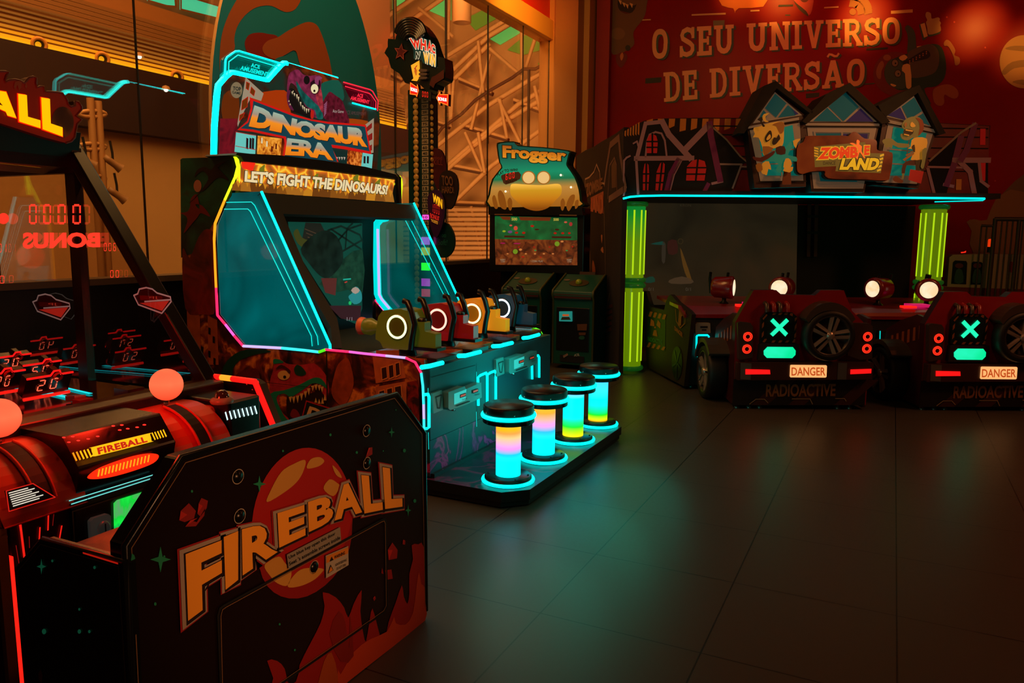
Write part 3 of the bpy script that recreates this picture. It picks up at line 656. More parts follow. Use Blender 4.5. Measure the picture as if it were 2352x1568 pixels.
for x0, y0 in [(600, 130), (970, 190), (1250, 190), (1400, 230)]: mb.poly(mq, sm(mk([(x0, y0), (x0+25, y0-15), (x0+20, y0+30), (x0+45, y0+40), (x0, y0+55), (x0-15, y0+20)]), 3), Gl('7a7a1e', .8), off=.005)
mb.build('marquee_rocks', D)
mb = MB()
for grow, m, of in ((.05, Gl('140a04', 1), .007), (.012, Gl('e8d2a0', 1.0), .009)):
    mb.text("LET'S FIGHT THE DINOSAURS!", mq, mk([(480, 232), (700, 255), (950, 275), (1200, 300), (1465, 322)]), mk([(485, 155), (720, 172), (950, 195), (1200, 220), (1478, 258)]), m, bold=.035, off=of, grow=grow)
mb.build('marquee_lettering', D)
for yy, m, l in ((NY-.004, LW, [(-3.515, 1.85), (-3.497, 1.83), (-3.487, 1.79), (-3.50, 1.66)]), (FY2+.04, LW, [(-3.50, 1.85), (-3.485, 1.83), (-3.48, 1.79), (-3.50, 1.63)])):
    MB().tube([Vector((x, yy, z)) for x, z in l], .014 if yy > 4 else .01, m).build('marquee_edge_light', D)
MB().tube([Vector((-3.52, FY2+.02, 1.86)), Vector((-3.49, FY2+.02, 1.84)), Vector((-3.49, FY2+.02, 1.63))], .022, BLK).build('marquee_end', D)
mb = MB(); mb.poly(mq, mk([(400, 48), (410, 36), (700, 50), (1000, 85), (1300, 130), (1515, 183), (1522, 215), (1200, 176), (800, 128), (455, 92), (440, 60)]), BLKM, th=.25, off=.03); mb.build('marquee_hood', D)
# ---- upper sign
us = PX(-3.70); u5 = C(480, 100, .19130)
shape = u5([(60, 1400), (95, 700), (115, 500), (150, 460), (215, 390), (270, 345), (320, 345), (690, 450), (730, 450), (870, 260), (905, 232), (950, 230), (1560, 420), (1600, 470), (1680, 640), (1740, 700), (2000, 790), (2050, 960), (2030, 1350), (2020, 1530), (60, 1400)][:-1])
mb = MB(); mb.poly(us, shape, ramp_mat('sign_sky', 'noise', [(.3, '041410'), (.45, '08382c'), (.55, '3a1408'), (.65, 'a03c0c'), (.75, '5a0c1c')], em=.55, scale=3.4), th=.03, mside=BLK)
mb.build('sign_panel', D)
a = MB(); o = .003
a.poly(us, u5([(130, 900), (340, 900), (320, 1350), (110, 1380)]), ramp_mat('sign_rust', 'noise', [(.3, '2a0618'), (.5, '8c1024'), (.65, '5a0a20')], em=.6, scale=6), off=o)
a.poly(us, sm(u5([(170, 620), (330, 560), (360, 800), (330, 1000), (160, 900)]), 3), Gl('6e2c08', .7), off=o*.9)
a.poly(us, sm(u5([(560, 600), (900, 560), (960, 700), (1000, 880), (1150, 900), (700, 760), (480, 660)]), 3), Gl('b43a08', .7), off=o)
a.poly(us, sm(u5([(1640, 900), (1900, 930), (1860, 1000), (1650, 960)]), 3), Gl('b44a0c', .6), off=o)
a.poly(us, sm(u5([(1320, 500), (1550, 440), (1620, 640), (1560, 700), (1450, 590), (1370, 700)]), 3), Gl('0c5a48', .7), off=o)
BW = Gl('9a8a72', .9); BC = Gl('6ed2c8', .8); BO = Gl('b45a14', .9)
a.poly(us, u5([(435, 405), (650, 600), (620, 690), (500, 650), (460, 720), (400, 850), (340, 1000), (335, 960), (400, 600)]), BW, off=o*1.4)
for q in [[(440, 460), (480, 480), (465, 560), (435, 540)], [(500, 520), (545, 570), (530, 630), (485, 590)], [(390, 690), (460, 640), (450, 760), (380, 800)], [(360, 860), (420, 830), (400, 880), (355, 930)]]: a.poly(us, u5(q), Gl('6e3008', .8), off=o*1.8); a.line(us, u5(q), .004, Gl('c01c10', .8), off=o*2, closed=True)
a.poly(us, u5([(320, 1060), (560, 1100), (550, 1330), (300, 1300)]), BC, off=o*1.4)
for x in (440, 480, 510): a.poly(us, u5([(x, 1130), (x+26, 1140), (x+22, 1270), (x-4, 1260)]), Gl('1e1418', 1), off=o*1.8)
for y in (1060, 1230): a.line(us, u5([(310, y), (555, y+45)]), .004, Gl('b41e1e', .8), off=o*2)
a.poly(us, u5([(580, 1105), (870, 1140), (850, 1370), (570, 1340)]), ramp_mat('sign_brick', 'noise', [(.35, '8c2008'), (.5, 'dc821e'), (.65, 'ffaa3c')], em=.9, scale=25), off=o*1.4)
for x, y in [(620, 1130), (680, 1170), (740, 1230), (790, 1200)]: a.poly(us, u5([(x, y), (x+18, y+4), (x+16, y+70), (x-2, y+66)]), Gl('e8dcb4', .8) if x < 700 else Gl('5a1408', .8), off=o*1.8)
a.poly(us, u5([(1850, 990), (1975, 895), (1970, 1310), (1920, 1320), (1870, 1170)]), BW, off=o*1.4)
a.poly(us, u5([(1840, 1310), (1965, 1330), (1950, 1500), (1820, 1490)]), BC, off=o*1.4)
for q in [[(1880, 1010), (1950, 950), (1950, 1010), (1890, 1060)], [(1890, 1110), (1955, 1070), (1955, 1150), (1895, 1180)], [(1915, 1230), (1950, 1210), (1950, 1280), (1925, 1290)]]: a.poly(us, u5(q), Gl('8c1e18', .8), off=o*1.8)
for x in (1850, 1890): a.poly(us, u5([(x, 1350), (x+24, 1354), (x+22, 1440), (x-2, 1436)]), Gl('1e1418', 1), off=o*1.8)
a.poly(us, u5([(1660, 1280), (1835, 1310), (1820, 1490), (1650, 1440)]), ramp_mat('sign_brick2', 'noise', [(.35, '6e1408'), (.5, 'c85a14'), (.65, 'ff963c')], em=.8, scale=25), off=o*1.5)
a.poly(us, u5([(1450, 1240), (1660, 1270), (1650, 1450), (1510, 1420)]), Gl('0a2824', 1), off=o*1.5)
for x in (1530, 1560, 1590, 1620): a.poly(us, u5([(x-12, 1360), (x+12, 1365), (x, 1400)]), Gl('c8b4a0', .8), off=o*1.8)
a.build('sign_painting', D)
# t-rex
a = MB(); VG = lambda h, e, v=.55, sc=26: M(h, .4, 0, e, v, samp=False, vs=sc); PK = VG('7a2444', .75); PK2 = VG('a0303c', .8); TE = VG('0c5c54', .75); DK = Gl('0a0c0c', 1)
a.poly(us, sm(u5([(960, 350), (1050, 310), (1110, 370), (1190, 390), (1260, 380), (1330, 400), (1330, 560), (1340, 640), (1350, 860), (1330, 910), (1220, 870), (1150, 780), (1090, 620), (1020, 510), (960, 480), (930, 620), (920, 560), (930, 430)]), 3), PK, off=.012)
a.poly(us, sm(u5([(1030, 450), (1100, 560), (1180, 640), (1260, 720), (1330, 790), (1350, 900), (1280, 900), (1250, 800), (1160, 760), (1090, 650), (1040, 540)]), 3), TE, off=.014)
a.poly(us, sm(u5([(1260, 600), (1330, 560), (1350, 820), (1300, 760)]), 3), PK2, off=.015)
a.poly(us, sm(u5([(920, 620), (960, 540), (1010, 560), (1060, 640), (1120, 740), (1200, 800), (1215, 880), (1190, 900), (1080, 850), (1000, 820), (940, 760)]), 3), DK, off=.013)
a.poly(us, sm(u5([(1205, 800), (1240, 820), (1230, 900), (1200, 890)]), 3), Gl('b41c14', .9), off=.016)
a.poly(us, sm(u5([(915, 600), (960, 560), (940, 680), (1000, 800), (960, 790), (925, 720)]), 3), Gl('5a1c3c', .8), off=.014)
a.poly(us, ell(*u5([(1155, 440)])[0], 7, 10), DK, off=.014); a.poly(us, ell(*u5([(1155, 420)])[0], 8, 7), PK, off=.013)
a.poly(us, sm(u5([(1200, 470), (1290, 430), (1320, 480), (1290, 600), (1220, 600)]), 3), Gl('1e0a14', 1), off=.015)
a.poly(us, ell(*u5([(1245, 545)])[0], 8.5, 11), Gl('e8dcaa', .9), off=.017); a.poly(us, ell(*u5([(1240, 570)])[0], 2.4, 3, 16), DK, off=.019)
a.poly(us, sm(u5([(1250, 470), (1260, 405), (1310, 395), (1340, 420), (1300, 440), (1290, 500)]), 3), Gl('8a3c64', .8), off=.016)
IV = Gl('d2be96', .9)
for x, y, h_ in [(975, 590, 30), (1000, 610, 35), (1030, 630, 50), (1050, 660, 55), (1075, 720, 50), (1100, 760, 45), (1120, 780, 50), (1145, 800, 55), (1170, 800, 40)]: a.poly(us, u5([(x-9, y-h_*.4), (x+10, y-h_*.3), (x+3, y+h_*.8)]), IV, off=.018)
for x, y, h_ in [(935, 700, 22), (950, 740, 22), (985, 580, 16)]: a.poly(us, u5([(x-8, y), (x+8, y), (x+2, y-h_)]), IV, off=.018)
a.poly(us, sm(u5([(1350, 880), (1350, 720), (1400, 620), (1440, 580), (1500, 620), (1580, 680), (1620, 780), (1670, 960), (1500, 960)]), 3), VG('5c1224', .75, .6, 30), off=.011)
for k in range(7): a.line(us, u5([(1365, 740+k*22), (1400-k*2, 700+k*22)]), .004, Gl('b46e96', .7), off=.013)
a.build('painted_dinosaur', D)
# title lettering
a = MB()
a.poly(us, u5([(310, 1040), (490, 1060), (870, 1140), (880, 1200), (850, 1390), (1530, 1420), (1450, 1250), (1600, 1270), (1925, 1330), (1860, 980), (1790, 970), (1400, 940), (1200, 910), (1000, 850), (490, 665), (460, 640), (470, 780), (430, 930)]), Gl('c81410', .95), off=.020)
a.poly(us, u5([(345, 1020), (500, 1035), (895, 1120), (905, 1200), (870, 1390), (1510, 1420), (1440, 1215), (1600, 1235), (1900, 1295), (1845, 1000), (1780, 990), (1400, 965), (1200, 930), (1000, 880), (500, 690), (490, 800), (440, 950)]), Gl('0c3c46', .95), off=.022)
GO = ramp_mat('title_gradient', 'uv', [(0, 'e67814'), (.45, 'f08c1e'), (.62, 'a08c78'), (1, '9ab4a0')], em=1)
DKT = Gl('06161c', 1)
a2 = MB()
for dx, m, of in ((8, DKT, .024), (0, GO, .026)):
    f = lambda pts: u5([(x+dx, y+dx) for x, y in pts])
    a2.text('DINOSAUR', us, f([(440, 1000), (700, 1050), (1000, 1110), (1200, 1145), (1500, 1190), (1870, 1250)]), f([(510, 740), (720, 815), (1000, 905), (1200, 950), (1500, 985), (1840, 1020)]), m, bold=.065, off=of, space=.95)
    a2.text('ERA', us, f([(875, 1340), (1090, 1350), (1460, 1405)]), f([(905, 1135), (1150, 1165), (1400, 1210)]), m, bold=.05, off=of, space=.93)
a.build('title_plate', D); a2.build('title_lettering', D)
a = MB()
a.poly(us, ell(*u5([(313, 560)])[0], 13.5, 18.5), Gl('8c7a5a', .7), off=.012)
a.text('TOP', us, u5([(265, 560), (365, 575)]), u5([(268, 515), (362, 525)]), Gl('0c1c1c', 1), bold=.03, off=.014)
a.text('GAME', us, u5([(258, 600), (360, 618)]), u5([(258, 568), (360, 585)]), Gl('0c1c1c', 1), bold=.02, off=.014)
a.text('Ace Game', us, u5([(1465, 830), (1595, 835)]), u5([(1465, 790), (1600, 800)]), Gl('b4aaa0', .8), off=.016)
a.text('ACE AMUSEMENT', us, u5([(1630, 850), (1870, 865)]), u5([(1630, 800), (1880, 830)]), Gl('5a3c3c', .8), off=.006)
a.build('sign_badge', D)
# neon edge of the sign and the two acrylic name boxes
MB().ptube(us, u5([(75, 1400), (85, 1000), (112, 640), (130, 500), (215, 400), (275, 350), (315, 352), (690, 440), (715, 440), (880, 258), (910, 238), (950, 240)]), .019, CYANX, off=-.014).build('neon_edge', D)
MB().ptube(us, u5([(950, 238), (1555, 416)]), .011, CYANX, off=-.012).build('neon_edge', D)
ACL = glass_mat('clear_acrylic', '7adcd2', .08, em='003c3a', es=.5)
ACM = glass_mat('magenta_acrylic', '8c2850', .08, em='3c0418', es=.5)
MB().poly(us, u5([(170, 420), (180, 200), (200, 165), (300, 95), (345, 92), (860, 245), (700, 440), (320, 340)]), ACL, th=.02, off=-.01).build('name_box', D)
MB().poly(us, u5([(1600, 465), (1920, 555), (1960, 600), (2020, 700), (2010, 800), (1720, 720)]), ACM, th=.02, off=-.01).build('name_box', D)
a = MB(); a.ptube(us, u5([(172, 420), (182, 200), (200, 165), (300, 95), (345, 92), (860, 245)]), .006, CYAN, off=.012)
a.ptube(us, u5([(215, 400), (222, 220), (330, 140), (840, 290)]), .004, CYANL, off=.012, n=6)
a.text('ACE', us, u5([(480, 285), (590, 310)]), u5([(488, 232), (595, 262)]), CYANL, bold=.04, off=.014)
a.text('AMUSEMENT', us, u5([(350, 318), (690, 402)]), u5([(365, 265), (705, 350)]), CYANL, bold=.04, off=.014)
a.build('name_box_lettering', D)
a = MB(); NR = Gl('ff2840', 1.0)
a.ptube(us, u5([(1600, 465), (1920, 555), (1950, 575), (2015, 690), (2008, 810)]), .005, NR, off=.012, n=6)
a.ptube(us, u5([(1620, 515), (1910, 600), (1935, 620), (1990, 700), (1985, 790)]), .004, NR, off=.012, n=6)
a.text('ACE', us, u5([(1758, 640), (1830, 658)]), u5([(1765, 595), (1835, 612)]), NR, bold=.04, off=.014)
a.text('AMUSEMENT', us, u5([(1680, 675), (1905, 730)]), u5([(1685, 628), (1910, 685)]), NR, bold=.04, off=.014)
a.ptube(us, u5([(1705, 715), (1985, 790)]), .006, CYAN, off=.014)
a.build('name_box_lettering', D)
# platform with the four stools
PLT = ramp_mat('platform_art', 'noise', [(.35, '10181e'), (.5, '162a34'), (.56, '6a1a50'), (.61, '181c26')], scale=5, rough=.3)
pts = [(-2.22, NY-.03), (-1.72, NY-.03), (-1.61, NY+.08), (-1.61, FY2-.03), (-1.70, FY2+.09), (-2.22, FY2+.09)]
MB().prism([Vector((x, y, .094)) for x, y in pts], Vector((0, 0, -.055)), PLT, mside=M('0c0e0e', .4)).build('platform', D, bevel=.006)
MB().prism([Vector((x-.01 if x > -2 else x, y+.01*(1 if y < 4 else -1), .04)) for x, y in pts], Vector((0, 0, -.03)), BLKM).build('platform_base', D)
mb = MB()
for y in (NY+.1, 4.1, FY2-.2):
    for x in (-1.72, -2.1): mb.lathe([(.02, 0), (.02, .012)], BLKM, (x, y, 0), n=12)
for k in range(8): mb.lathe([(.005, .116), (0, .118)], CHROME, (-2.155, NY+.1+k*.2, 0), n=8)
mb.build('platform_foot', D)
# guns
def gun(y, main, ringm, ring_em):
    g = part('mounted_gun', D); P = M(main, .35, coat=.2, em=(.45 if main == 'f08214' else .16), emh=main); x0 = -2.416; z0 = .90; yf = y-.07  # gun bodies carry some emission to brighten their colours
    MB().lathe([(.055, .738), (.05, .76), (.03, .80), (.028, .83)], BLK, (-2.40, y, 0), n=20).build('gun_base', g)
    prof = [(-.15, -.055), (-.13, .05), (-.10, .085), (.02, .10), (.07, .09), (.085, .06), (.10, .03), (.10, -.10), (.06, -.125), (-.10, -.125), (-.12, -.09), (-.15, -.08)]
    MB().prism([Vector((x0+a, yf, z0+b)) for a, b in prof], Vector((0, .14, 0)), P).build('gun_body', g, bevel=.012)
    mb = MB(); mb.lathe([(.036, 0), (.046, .03), (.05, .07), (.04, .09), (.032, .12), (.034, .16)], P, (x0-.30, y, z0-.02), (1, 0, 0), 20); mb.build('barrel', g)
    MB().lathe([(.03, -.002), (.052, -.004), (.052, .006), (.046, .03)], M('c86a4a', .4), (x0-.30, y, z0-.02), (1, 0, 0), 20).build('muzzle', g)
    R_ = 30; o = [(x0+.060*math.cos(t), z0+.060*math.sin(t)) for t in [2*PI*k/R_ for k in range(R_)]]; i_ = [(x0+.050*math.cos(t), z0+.050*math.sin(t)) for t in [2*PI*k/R_ for k in range(R_)]]
    mb = MB(); mb.tube([Vector((x0+.060*math.cos(2*PI*k/R_), yf-.006, z0+.060*math.sin(2*PI*k/R_))) for k in range(R_)], .0075, ring_em, closed=True); mb.build('glow_ring', g)
    MB().lathe([(.0, .008), (.047, .008), (.068, .008), (.072, 0)], M(ringm, .35), (x0, yf, z0), (0, -1, 0), 30).build('ring_plate', g)
    mb = MB(); mb.prism([Vector((x0+a, y-.03, z0+b)) for a, b in [(.08, -.11), (.22, -.11), (.22, -.03), (.15, -.02), (.15, .03), (.08, .03)]], Vector((0, .06, 0)), P); mb.build('stock', g, bevel=.006)
    MB().lathe([(.026, 0), (.026, .012), (.018, .02), (0, .02)], BLK, (x0+.115, y, z0+.03), n=16).build('knob', g)
    for k in (-1, 1):
        yy = y+k*.075
        MB().tube([Vector((x0+.045, yy, z0+.145)), Vector((x0+.07, yy, z0+.14)), Vector((x0+.095, yy, z0+.09)), Vector((x0+.115, yy, z0+.02)), Vector((x0+.10, yy, z0-.05)), Vector((x0+.09, yy, z0-.12))], .017, BLK, n=8).build('handle', g)
    MB().box(x0+.05, x0+.24, y-.045, y+.045, z0-.125, z0-.108, BLK).build('gun_plate', g)
gun(3.52, '5a6414', '565e12', Gl('f0ffb4', 1.8, True)); gun(3.94, 'a01410', '8a100c', Gl('ffbeaa', 1.6, True)); gun(4.36, 'f08214', 'ff8c14', Gl('ffe6aa', 2.0, True)); gun(4.78, '14465a', '103c4c', Gl('e8f0ff', 1.6, True))
# ---------------------------------------------------------------- stools
def stool_mat(name, stops): return ramp_mat(name, 'obj', stops, em=1.6, axis=2, samp=True)
TA = stool_mat('tube_warm', [(0.130, '00f0f4'), (0.214, '00ecf4'), (0.256, '14b4ec'), (0.286, 'd282e6'), (0.316, 'f0a0b4'), (0.346, 'f0b478'), (0.370, 'f08c3c'), (0.388, 'f0a014'), (0.430, 'e6b414')])
TA2 = stool_mat('tube_warm_two', [(0.130, '00f0f4'), (0.226, '00e6f4'), (0.274, '28aaf0'), (0.310, 'dc8cdc'), (0.346, 'f0a08c'), (0.382, 'f09628'), (0.430, 'f0b414')])
TB = stool_mat('tube_cool', [(0.130, 'dcc80a'), (0.166, 'a0e60a'), (0.196, '14e628'), (0.226, '14e682'), (0.262, '00e6e6'), (0.382, '00e6fa'), (0.418, '78a0ff'), (0.430, 'b4a0ff')])
TB2 = stool_mat('tube_cool_two', [(0.130, 'e6960a'), (0.154, 'b4dc0a'), (0.178, '14dc14'), (0.214, '0ae6a0'), (0.286, '00dcfa'), (0.406, '3cbeff'), (0.430, 'a0a0ff')])
labs = ['bar stool nearest the camera, lit tube orange and pink above cyan', 'second bar stool from the camera, tube orange-pink on top and cyan below', 'third bar stool from the camera, cyan tube turning green and yellow at its foot', 'farthest bar stool, closest to the green column, cyan tube with green foot']
for i, (y, tmx) in enumerate(zip((3.545, 4.01, 4.475, 4.94), (TA, TA2, TB, TB2))):
    x = -1.775; t = thing('bar_stool', labs[i], 'stool', (x, y, 0), 0, 'glowing round bar stools in front of the shooting game')
    zo = .094 if y < 4.94 else .094
    c = (x, y, 0)
    MB().lathe([(.0, zo+.002), (.13, zo+.002)], BLK, c).tube([Vector((x+.135*math.cos(2*PI*k/40), y+.135*math.sin(2*PI*k/40), zo+.012)) for k in range(40)], .010, CYAN, closed=True).build('base_light', t)
    MB().lathe([(.128, zo+.004), (.128, zo+.032), (.120, zo+.038), (.0, zo+.038)], M('16302e', .3, .5), c, n=40).build('base_plate', t)
    mb = MB()
    for k in range(6): mb.lathe([(.006, zo+.038), (.005, zo+.042), (0, zo+.042)], BLKM, (x+.108*math.cos(k*PI/3+.3), y+.108*math.sin(k*PI/3+.3), 0), n=8)
    mb.build('bolt', t)
    MB().lathe([(.067, zo+.036), (.067, .43)], tmx, c, n=32).build('light_tube', t)
    MB().lathe([(.0, .416), (.110, .416), (.138, .424), (.140, .430), (.134, .434), (.140, .438), (.138, .446), (.13, .448)], M('20201e', .12, .9), c, n=48).build('chrome_ring', t)
    MB().tube([Vector((x+.138*math.cos(2*PI*k/48), y+.138*math.sin(2*PI*k/48), .461)) for k in range(48)], .0115, CYAN, closed=True, n=8).build('seat_light', t)
    MB().lathe([(.12, .45), (.134, .468), (.136, .474), (.136, .506), (.134, .514), (.128, .518), (.0, .524)], M('0c0c0d', .33), c, n=48).build('seat', t)
    mb = MB()
    for k in range(5): mb.sphere((x+.137*math.cos(k*1.25+.4), y+.137*math.sin(k*1.25+.4), .484), .004, CHROME, 8)
    mb.build('stud', t)
# ================================================================ FIREBALL BENCH (player seat)
bp = PX(-1.45); cB = C(380, 900, .42612); cL = C(0, 840, .46443)
BN = thing('game_bench', 'black two-seat game bench whose back panel shows a red fireball, orange title lettering and flames', 'bench', (-1.63, 1.63, 0))
PB0 = M('140403', .32); EDG = M('0a0c0c', .25)
outl = [(-1.45, 1.03, .03), (291, 1253), (418, 1052), (912, 905), (976, 994), (-1.45, 2.235, .03)]
MB().poly(bp, outl, PB0, th=.055, mside=EDG).build('back_panel', BN, bevel=.006)
rimp = [(-1.45, 1.03, .03), (291, 1253), (418, 1052), (912, 905), (976, 994), (-1.45, 2.235, .03)]
MB().ptube(bp, rimp, .009, EDG, off=-.004).build('edge_moulding', BN)
TN = M('8a6440', .5)
MB().lines(bp, [[(-1.45, 1.045, .04), (301, 1258), (425, 1062), (905, 914), (968, 996), (-1.45, 2.222, .04)]], .0022, TN, off=.002).build('pinstripe', BN)
# fireball, rocks, stars, flames
mb = MB(); RB = M('a81612', .5); RB2 = M('7a100e', .5); CR = M('c8903c', .5)
def ball(a, b): return [(x, y-.16*(x-735)) for x, y in ell(735, 702, a, b, 48)]
mb.poly(bp, cB(ball(272, 400)), RB, off=.0015)
mb.poly(bp, cB([(x, y) for x, y in sm([(470, 760), (500, 860), (600, 1010), (760, 1030), (900, 930), (980, 780), (1002, 690), (990, 840), (900, 1000), (760, 1100), (620, 1100), (520, 1000)], 3)]), M('8c120f', .5), off=.002)
mb.build('painted_ball', BN)
mb = MB()
for q in [[(545, 592), (560, 535), (620, 430), (690, 385), (745, 365), (748, 400), (715, 470), (650, 530)], [(758, 410), (778, 362), (825, 350), (852, 372), (820, 400)], [(895, 395), (915, 410), (935, 435), (946, 462), (915, 445)], [(848, 520), (880, 470), (920, 488), (935, 510), (900, 560)], [(530, 930), (605, 885), (640, 920), (675, 965), (655, 1040), (600, 1030), (560, 990)], [(655, 1048), (685, 990), (740, 950), (842, 950), (835, 975), (790, 1015), (720, 1045)]]:
    mb.poly(bp, sm(cB(q), 4), CR, off=.003)
mb.build('painted_highlight', BN)
mb = MB(); FL = M('8e140c', .5); FL2 = M('b43a14', .5); FL3 = M('7a140c', .5)
mb.poly(bp, sm(cB([(560, 1660), (700, 1560), (720, 1470), (780, 1350), (835, 1240), (855, 1150), (845, 1078), (915, 1105), (960, 1160), (983, 1215), (1010, 1145), (1055, 1065), (1048, 1180), (1062, 1290), (1078, 1345), (1098, 1230), (1113, 1165), (1140, 1260), (1172, 1358), (1200, 1240), (1240, 1130), (1272, 1040), (1282, 1100), (1302, 1140), (1312, 1080), (1312, 980), (1332, 900), (1325, 825), (1360, 820), (1390, 835), (1394, 1100), (1394, 1245), (1200, 1390), (980, 1560), (760, 1730)]), 2), FL, off=.002)
mb.poly(bp, sm(cB([(1228, 1210), (1238, 1245), (1290, 1252), (1330, 1190), (1348, 1060), (1362, 970), (1376, 1035), (1393, 1050), (1394, 1150), (1394, 1240), (1200, 1388), (980, 1560), (930, 1600), (925, 1480), (940, 1520), (1010, 1400), (1100, 1330), (1190, 1290)]), 2), FL2, off=.003)
mb.poly(bp, sm(cB([(760, 1730), (820, 1560), (850, 1450), (890, 1400), (925, 1530), (900, 1620)]), 2), M('a0420f', .5), off=.0035)
mb.poly(bp, sm(cB([(545, 1447), (600, 1448), (640, 1490), (655, 1560), (680, 1600), (560, 1640), (578, 1540)]), 2), FL, off=.002)
mb.poly(bp, sm(cB([(930, 1180), (965, 1240), (985, 1380), (990, 1200), (1010, 1420), (940, 1450), (880, 1300)]), 2), FL3, off=.0035)
mb.build('painted_flames', BN)
mb = MB(); RK = M('8a1612', .5); RK2 = M('b4221a', .5)
for q in [[(70, 690), (78, 640), (122, 598), (160, 640), (150, 680), (100, 700)], [(168, 655), (175, 600), (190, 570), (225, 585), (218, 625), (185, 670)], [(102, 725), (130, 690), (165, 700), (210, 625), (205, 665), (160, 722)], [(1075, 355), (1092, 300), (1112, 297), (1112, 335)], [(1200, 905), (1195, 850), (1220, 810), (1248, 850), (1245, 895)], [(1275, 820), (1278, 795), (1290, 800), (1288, 822)], [(1190, 1010), (1180, 960), (1215, 955), (1222, 1005)], [(1160, 975), (1165, 945), (1172, 980)], [(1115, 1110), (1125, 1098), (1131, 1112), (1122, 1125)]]:
    mb.poly(bp, cB(q), RK, off=.0025); mb.poly(bp, cB([q[0], q[1], ((q[1][0]+q[-2][0])/2, (q[1][1]+q[-2][1])/2)]), RK2, off=.003)
mb.build('painted_rocks', BN)
mb = MB(); GS = M('1e8a60', .5)
for x, y, a, b in [(503, 495, 36, 45), (1216, 216, 17, 30), (1305, 637, 16, 34)]: mb.poly(bp, cB(star4(x, y, a, b)), GS, off=.0025)
mb.poly(bp, star4(367, 1284, 24, 30), GS, off=.0025)
for x, y, a in [(139, 534, 6), (630, 317, 5), (886, 230, 6), (1028, 325, 6), (1171, 317, 3), (1285, 315, 8), (1239, 96, 3), (1341, 586, 8), (612, 1250, 5), (694, 1389, 5), (-10, 885, 5)]: mb.poly(bp, cB(ell(x, y, a, a*1.25, 12)), GS, off=.0025)
mb.poly(bp, [(301, 1270), (307, 1274), (309, 1283), (303, 1290), (299, 1286)], GS, off=.0025)
mb.poly(bp, ell(355, 1386, 3, 4, 10), GS, off=.0025)
mb.build('painted_stars', BN)
# title
mb = MB(); ORL = M('f8a42c', .5); OUT = M('a09080', .5); OUR = M('9a1410', .5); BLL = M('1c0806', .5)
LT = [('F', (108, 1228), (292, 1092), (288, 795), (94, 870)), ('I', (310, 1062), (378, 1008), (378, 745), (300, 778)), ('R', (402, 985), (592, 858), (572, 690), (398, 736)), ('E', (600, 836), (742, 768), (738, 604), (590, 650)), ('B', (760, 752), (892, 690), (890, 545), (755, 590)), ('A', (898, 690), (1048, 640), (1010, 475), (925, 500)), ('L', (1060, 652), (1160, 632), (1150, 455), (1043, 445)), ('L', (1172, 628), (1266, 615), (1262, 420), (1158, 402))]
def tq(ch, q, m, of, gr, dx=0):
    f = [(x+dx, y+dx*.8) for x, y in q]
    if ch == 'I': mb.poly(bp, cB([(x+(gr*240 if i in (1, 2) else -gr*240), y+(gr*330 if i < 2 else -gr*330)) for i, (x, y) in enumerate(f)]), m, off=of)
    else: mb.text(ch, bp, cB(f[:2]), cB([f[3], f[2]]), m, bold=.045, off=of, grow=gr)
for ch, *q in LT:
    if ch == 'A': q = [(898, 690), (1048, 645), (1040, 465), (880, 520)]
    tq(ch, q, OUR, .0045, .085, 2); tq(ch, q, OUT, .0060, .065, 2); tq(ch, q, BLL, .0075, .028, 7); tq(ch, q, ORL, .0090, .0)
mb.build('title_lettering', BN)
MB().lines(bp, [cB([(296, 1700), (278, 1200), (288, 1165), (310, 1148), (1160, 688), (1176, 684), (1184, 700), (1190, 1150), (1175, 1185), (560, 1610)])], .007, BLKM, off=.0048).lines(bp, [cB([(303, 1700), (291, 1205), (300, 1170), (320, 1156), (1160, 697), (1172, 693), (1178, 706), (1184, 1148), (1170, 1176), (560, 1598)])], .0018, TN, off=.0052).build('access_door', BN)
# stickers and screws
mb = MB(); mb.poly(bp, cB([(638, 872), (926, 724), (932, 798), (648, 950)]), M('8c8474', .5), off=.011)
mb.text("Use blue key open this door", bp, cB([(648, 902), (900, 770)]), cB([(646, 880), (898, 748)]), BLKM, bold=.02, off=.012)
mb.text("Seat 's assemble screws inside", bp, cB([(650, 932), (926, 788)]), cB([(648, 912), (924, 768)]), BLKM, bold=.02, off=.012)
mb.build('notice_sticker', BN)
mb = MB(); mb.poly(bp, cB([(848, 878), (970, 826), (972, 928), (850, 1000)]), M('aaa08c', .5), off=.011); mb.poly(bp, cB([(851, 882), (968, 832), (968, 865), (851, 918)]), M('d27d1e', .5), off=.012)
mb.text('WARNING', bp, cB([(892, 895), (950, 870)]), cB([(892, 878), (950, 852)]), BLKM, bold=.02, off=.013)
mb.poly(bp, cB([(866, 910), (878, 882), (888, 900)]), BLKM, off=.013); mb.poly(bp, cB([(856, 975), (872, 925), (888, 955)]), BLKM, off=.013); mb.poly(bp, cB([(860, 970), (872, 935), (884, 954)]), M('d27d1e', .5), off=.0135)
mb.text('NON-PROFESSIONALS', bp, cB([(898, 935), (960, 905)]), cB([(898, 922), (960, 892)]), BLKM, bold=.01, off=.013)
mb.text('DO NOT OPEN', bp, cB([(905, 955), (955, 932)]), cB([(905, 942), (955, 919)]), BLKM, bold=.01, off=.013)
mb.build('warning_sticker', BN)
for x, y in [(387, 455), (397, 668), (1081, 208), (1083, 382), (797, 942)]:
    c = bp.pt(cB([(x, y)])[0], off=0)
    MB().lathe([(.0175, .003), (.0195, .003)], M('b4a48c', .4), c, (1, 0, 0), 24).lathe([(.0165, .002), (.014, .007), (.0, .009)], M('2a2622', .25, .8), c, (1, 0, 0), 24).build('screw', BN)
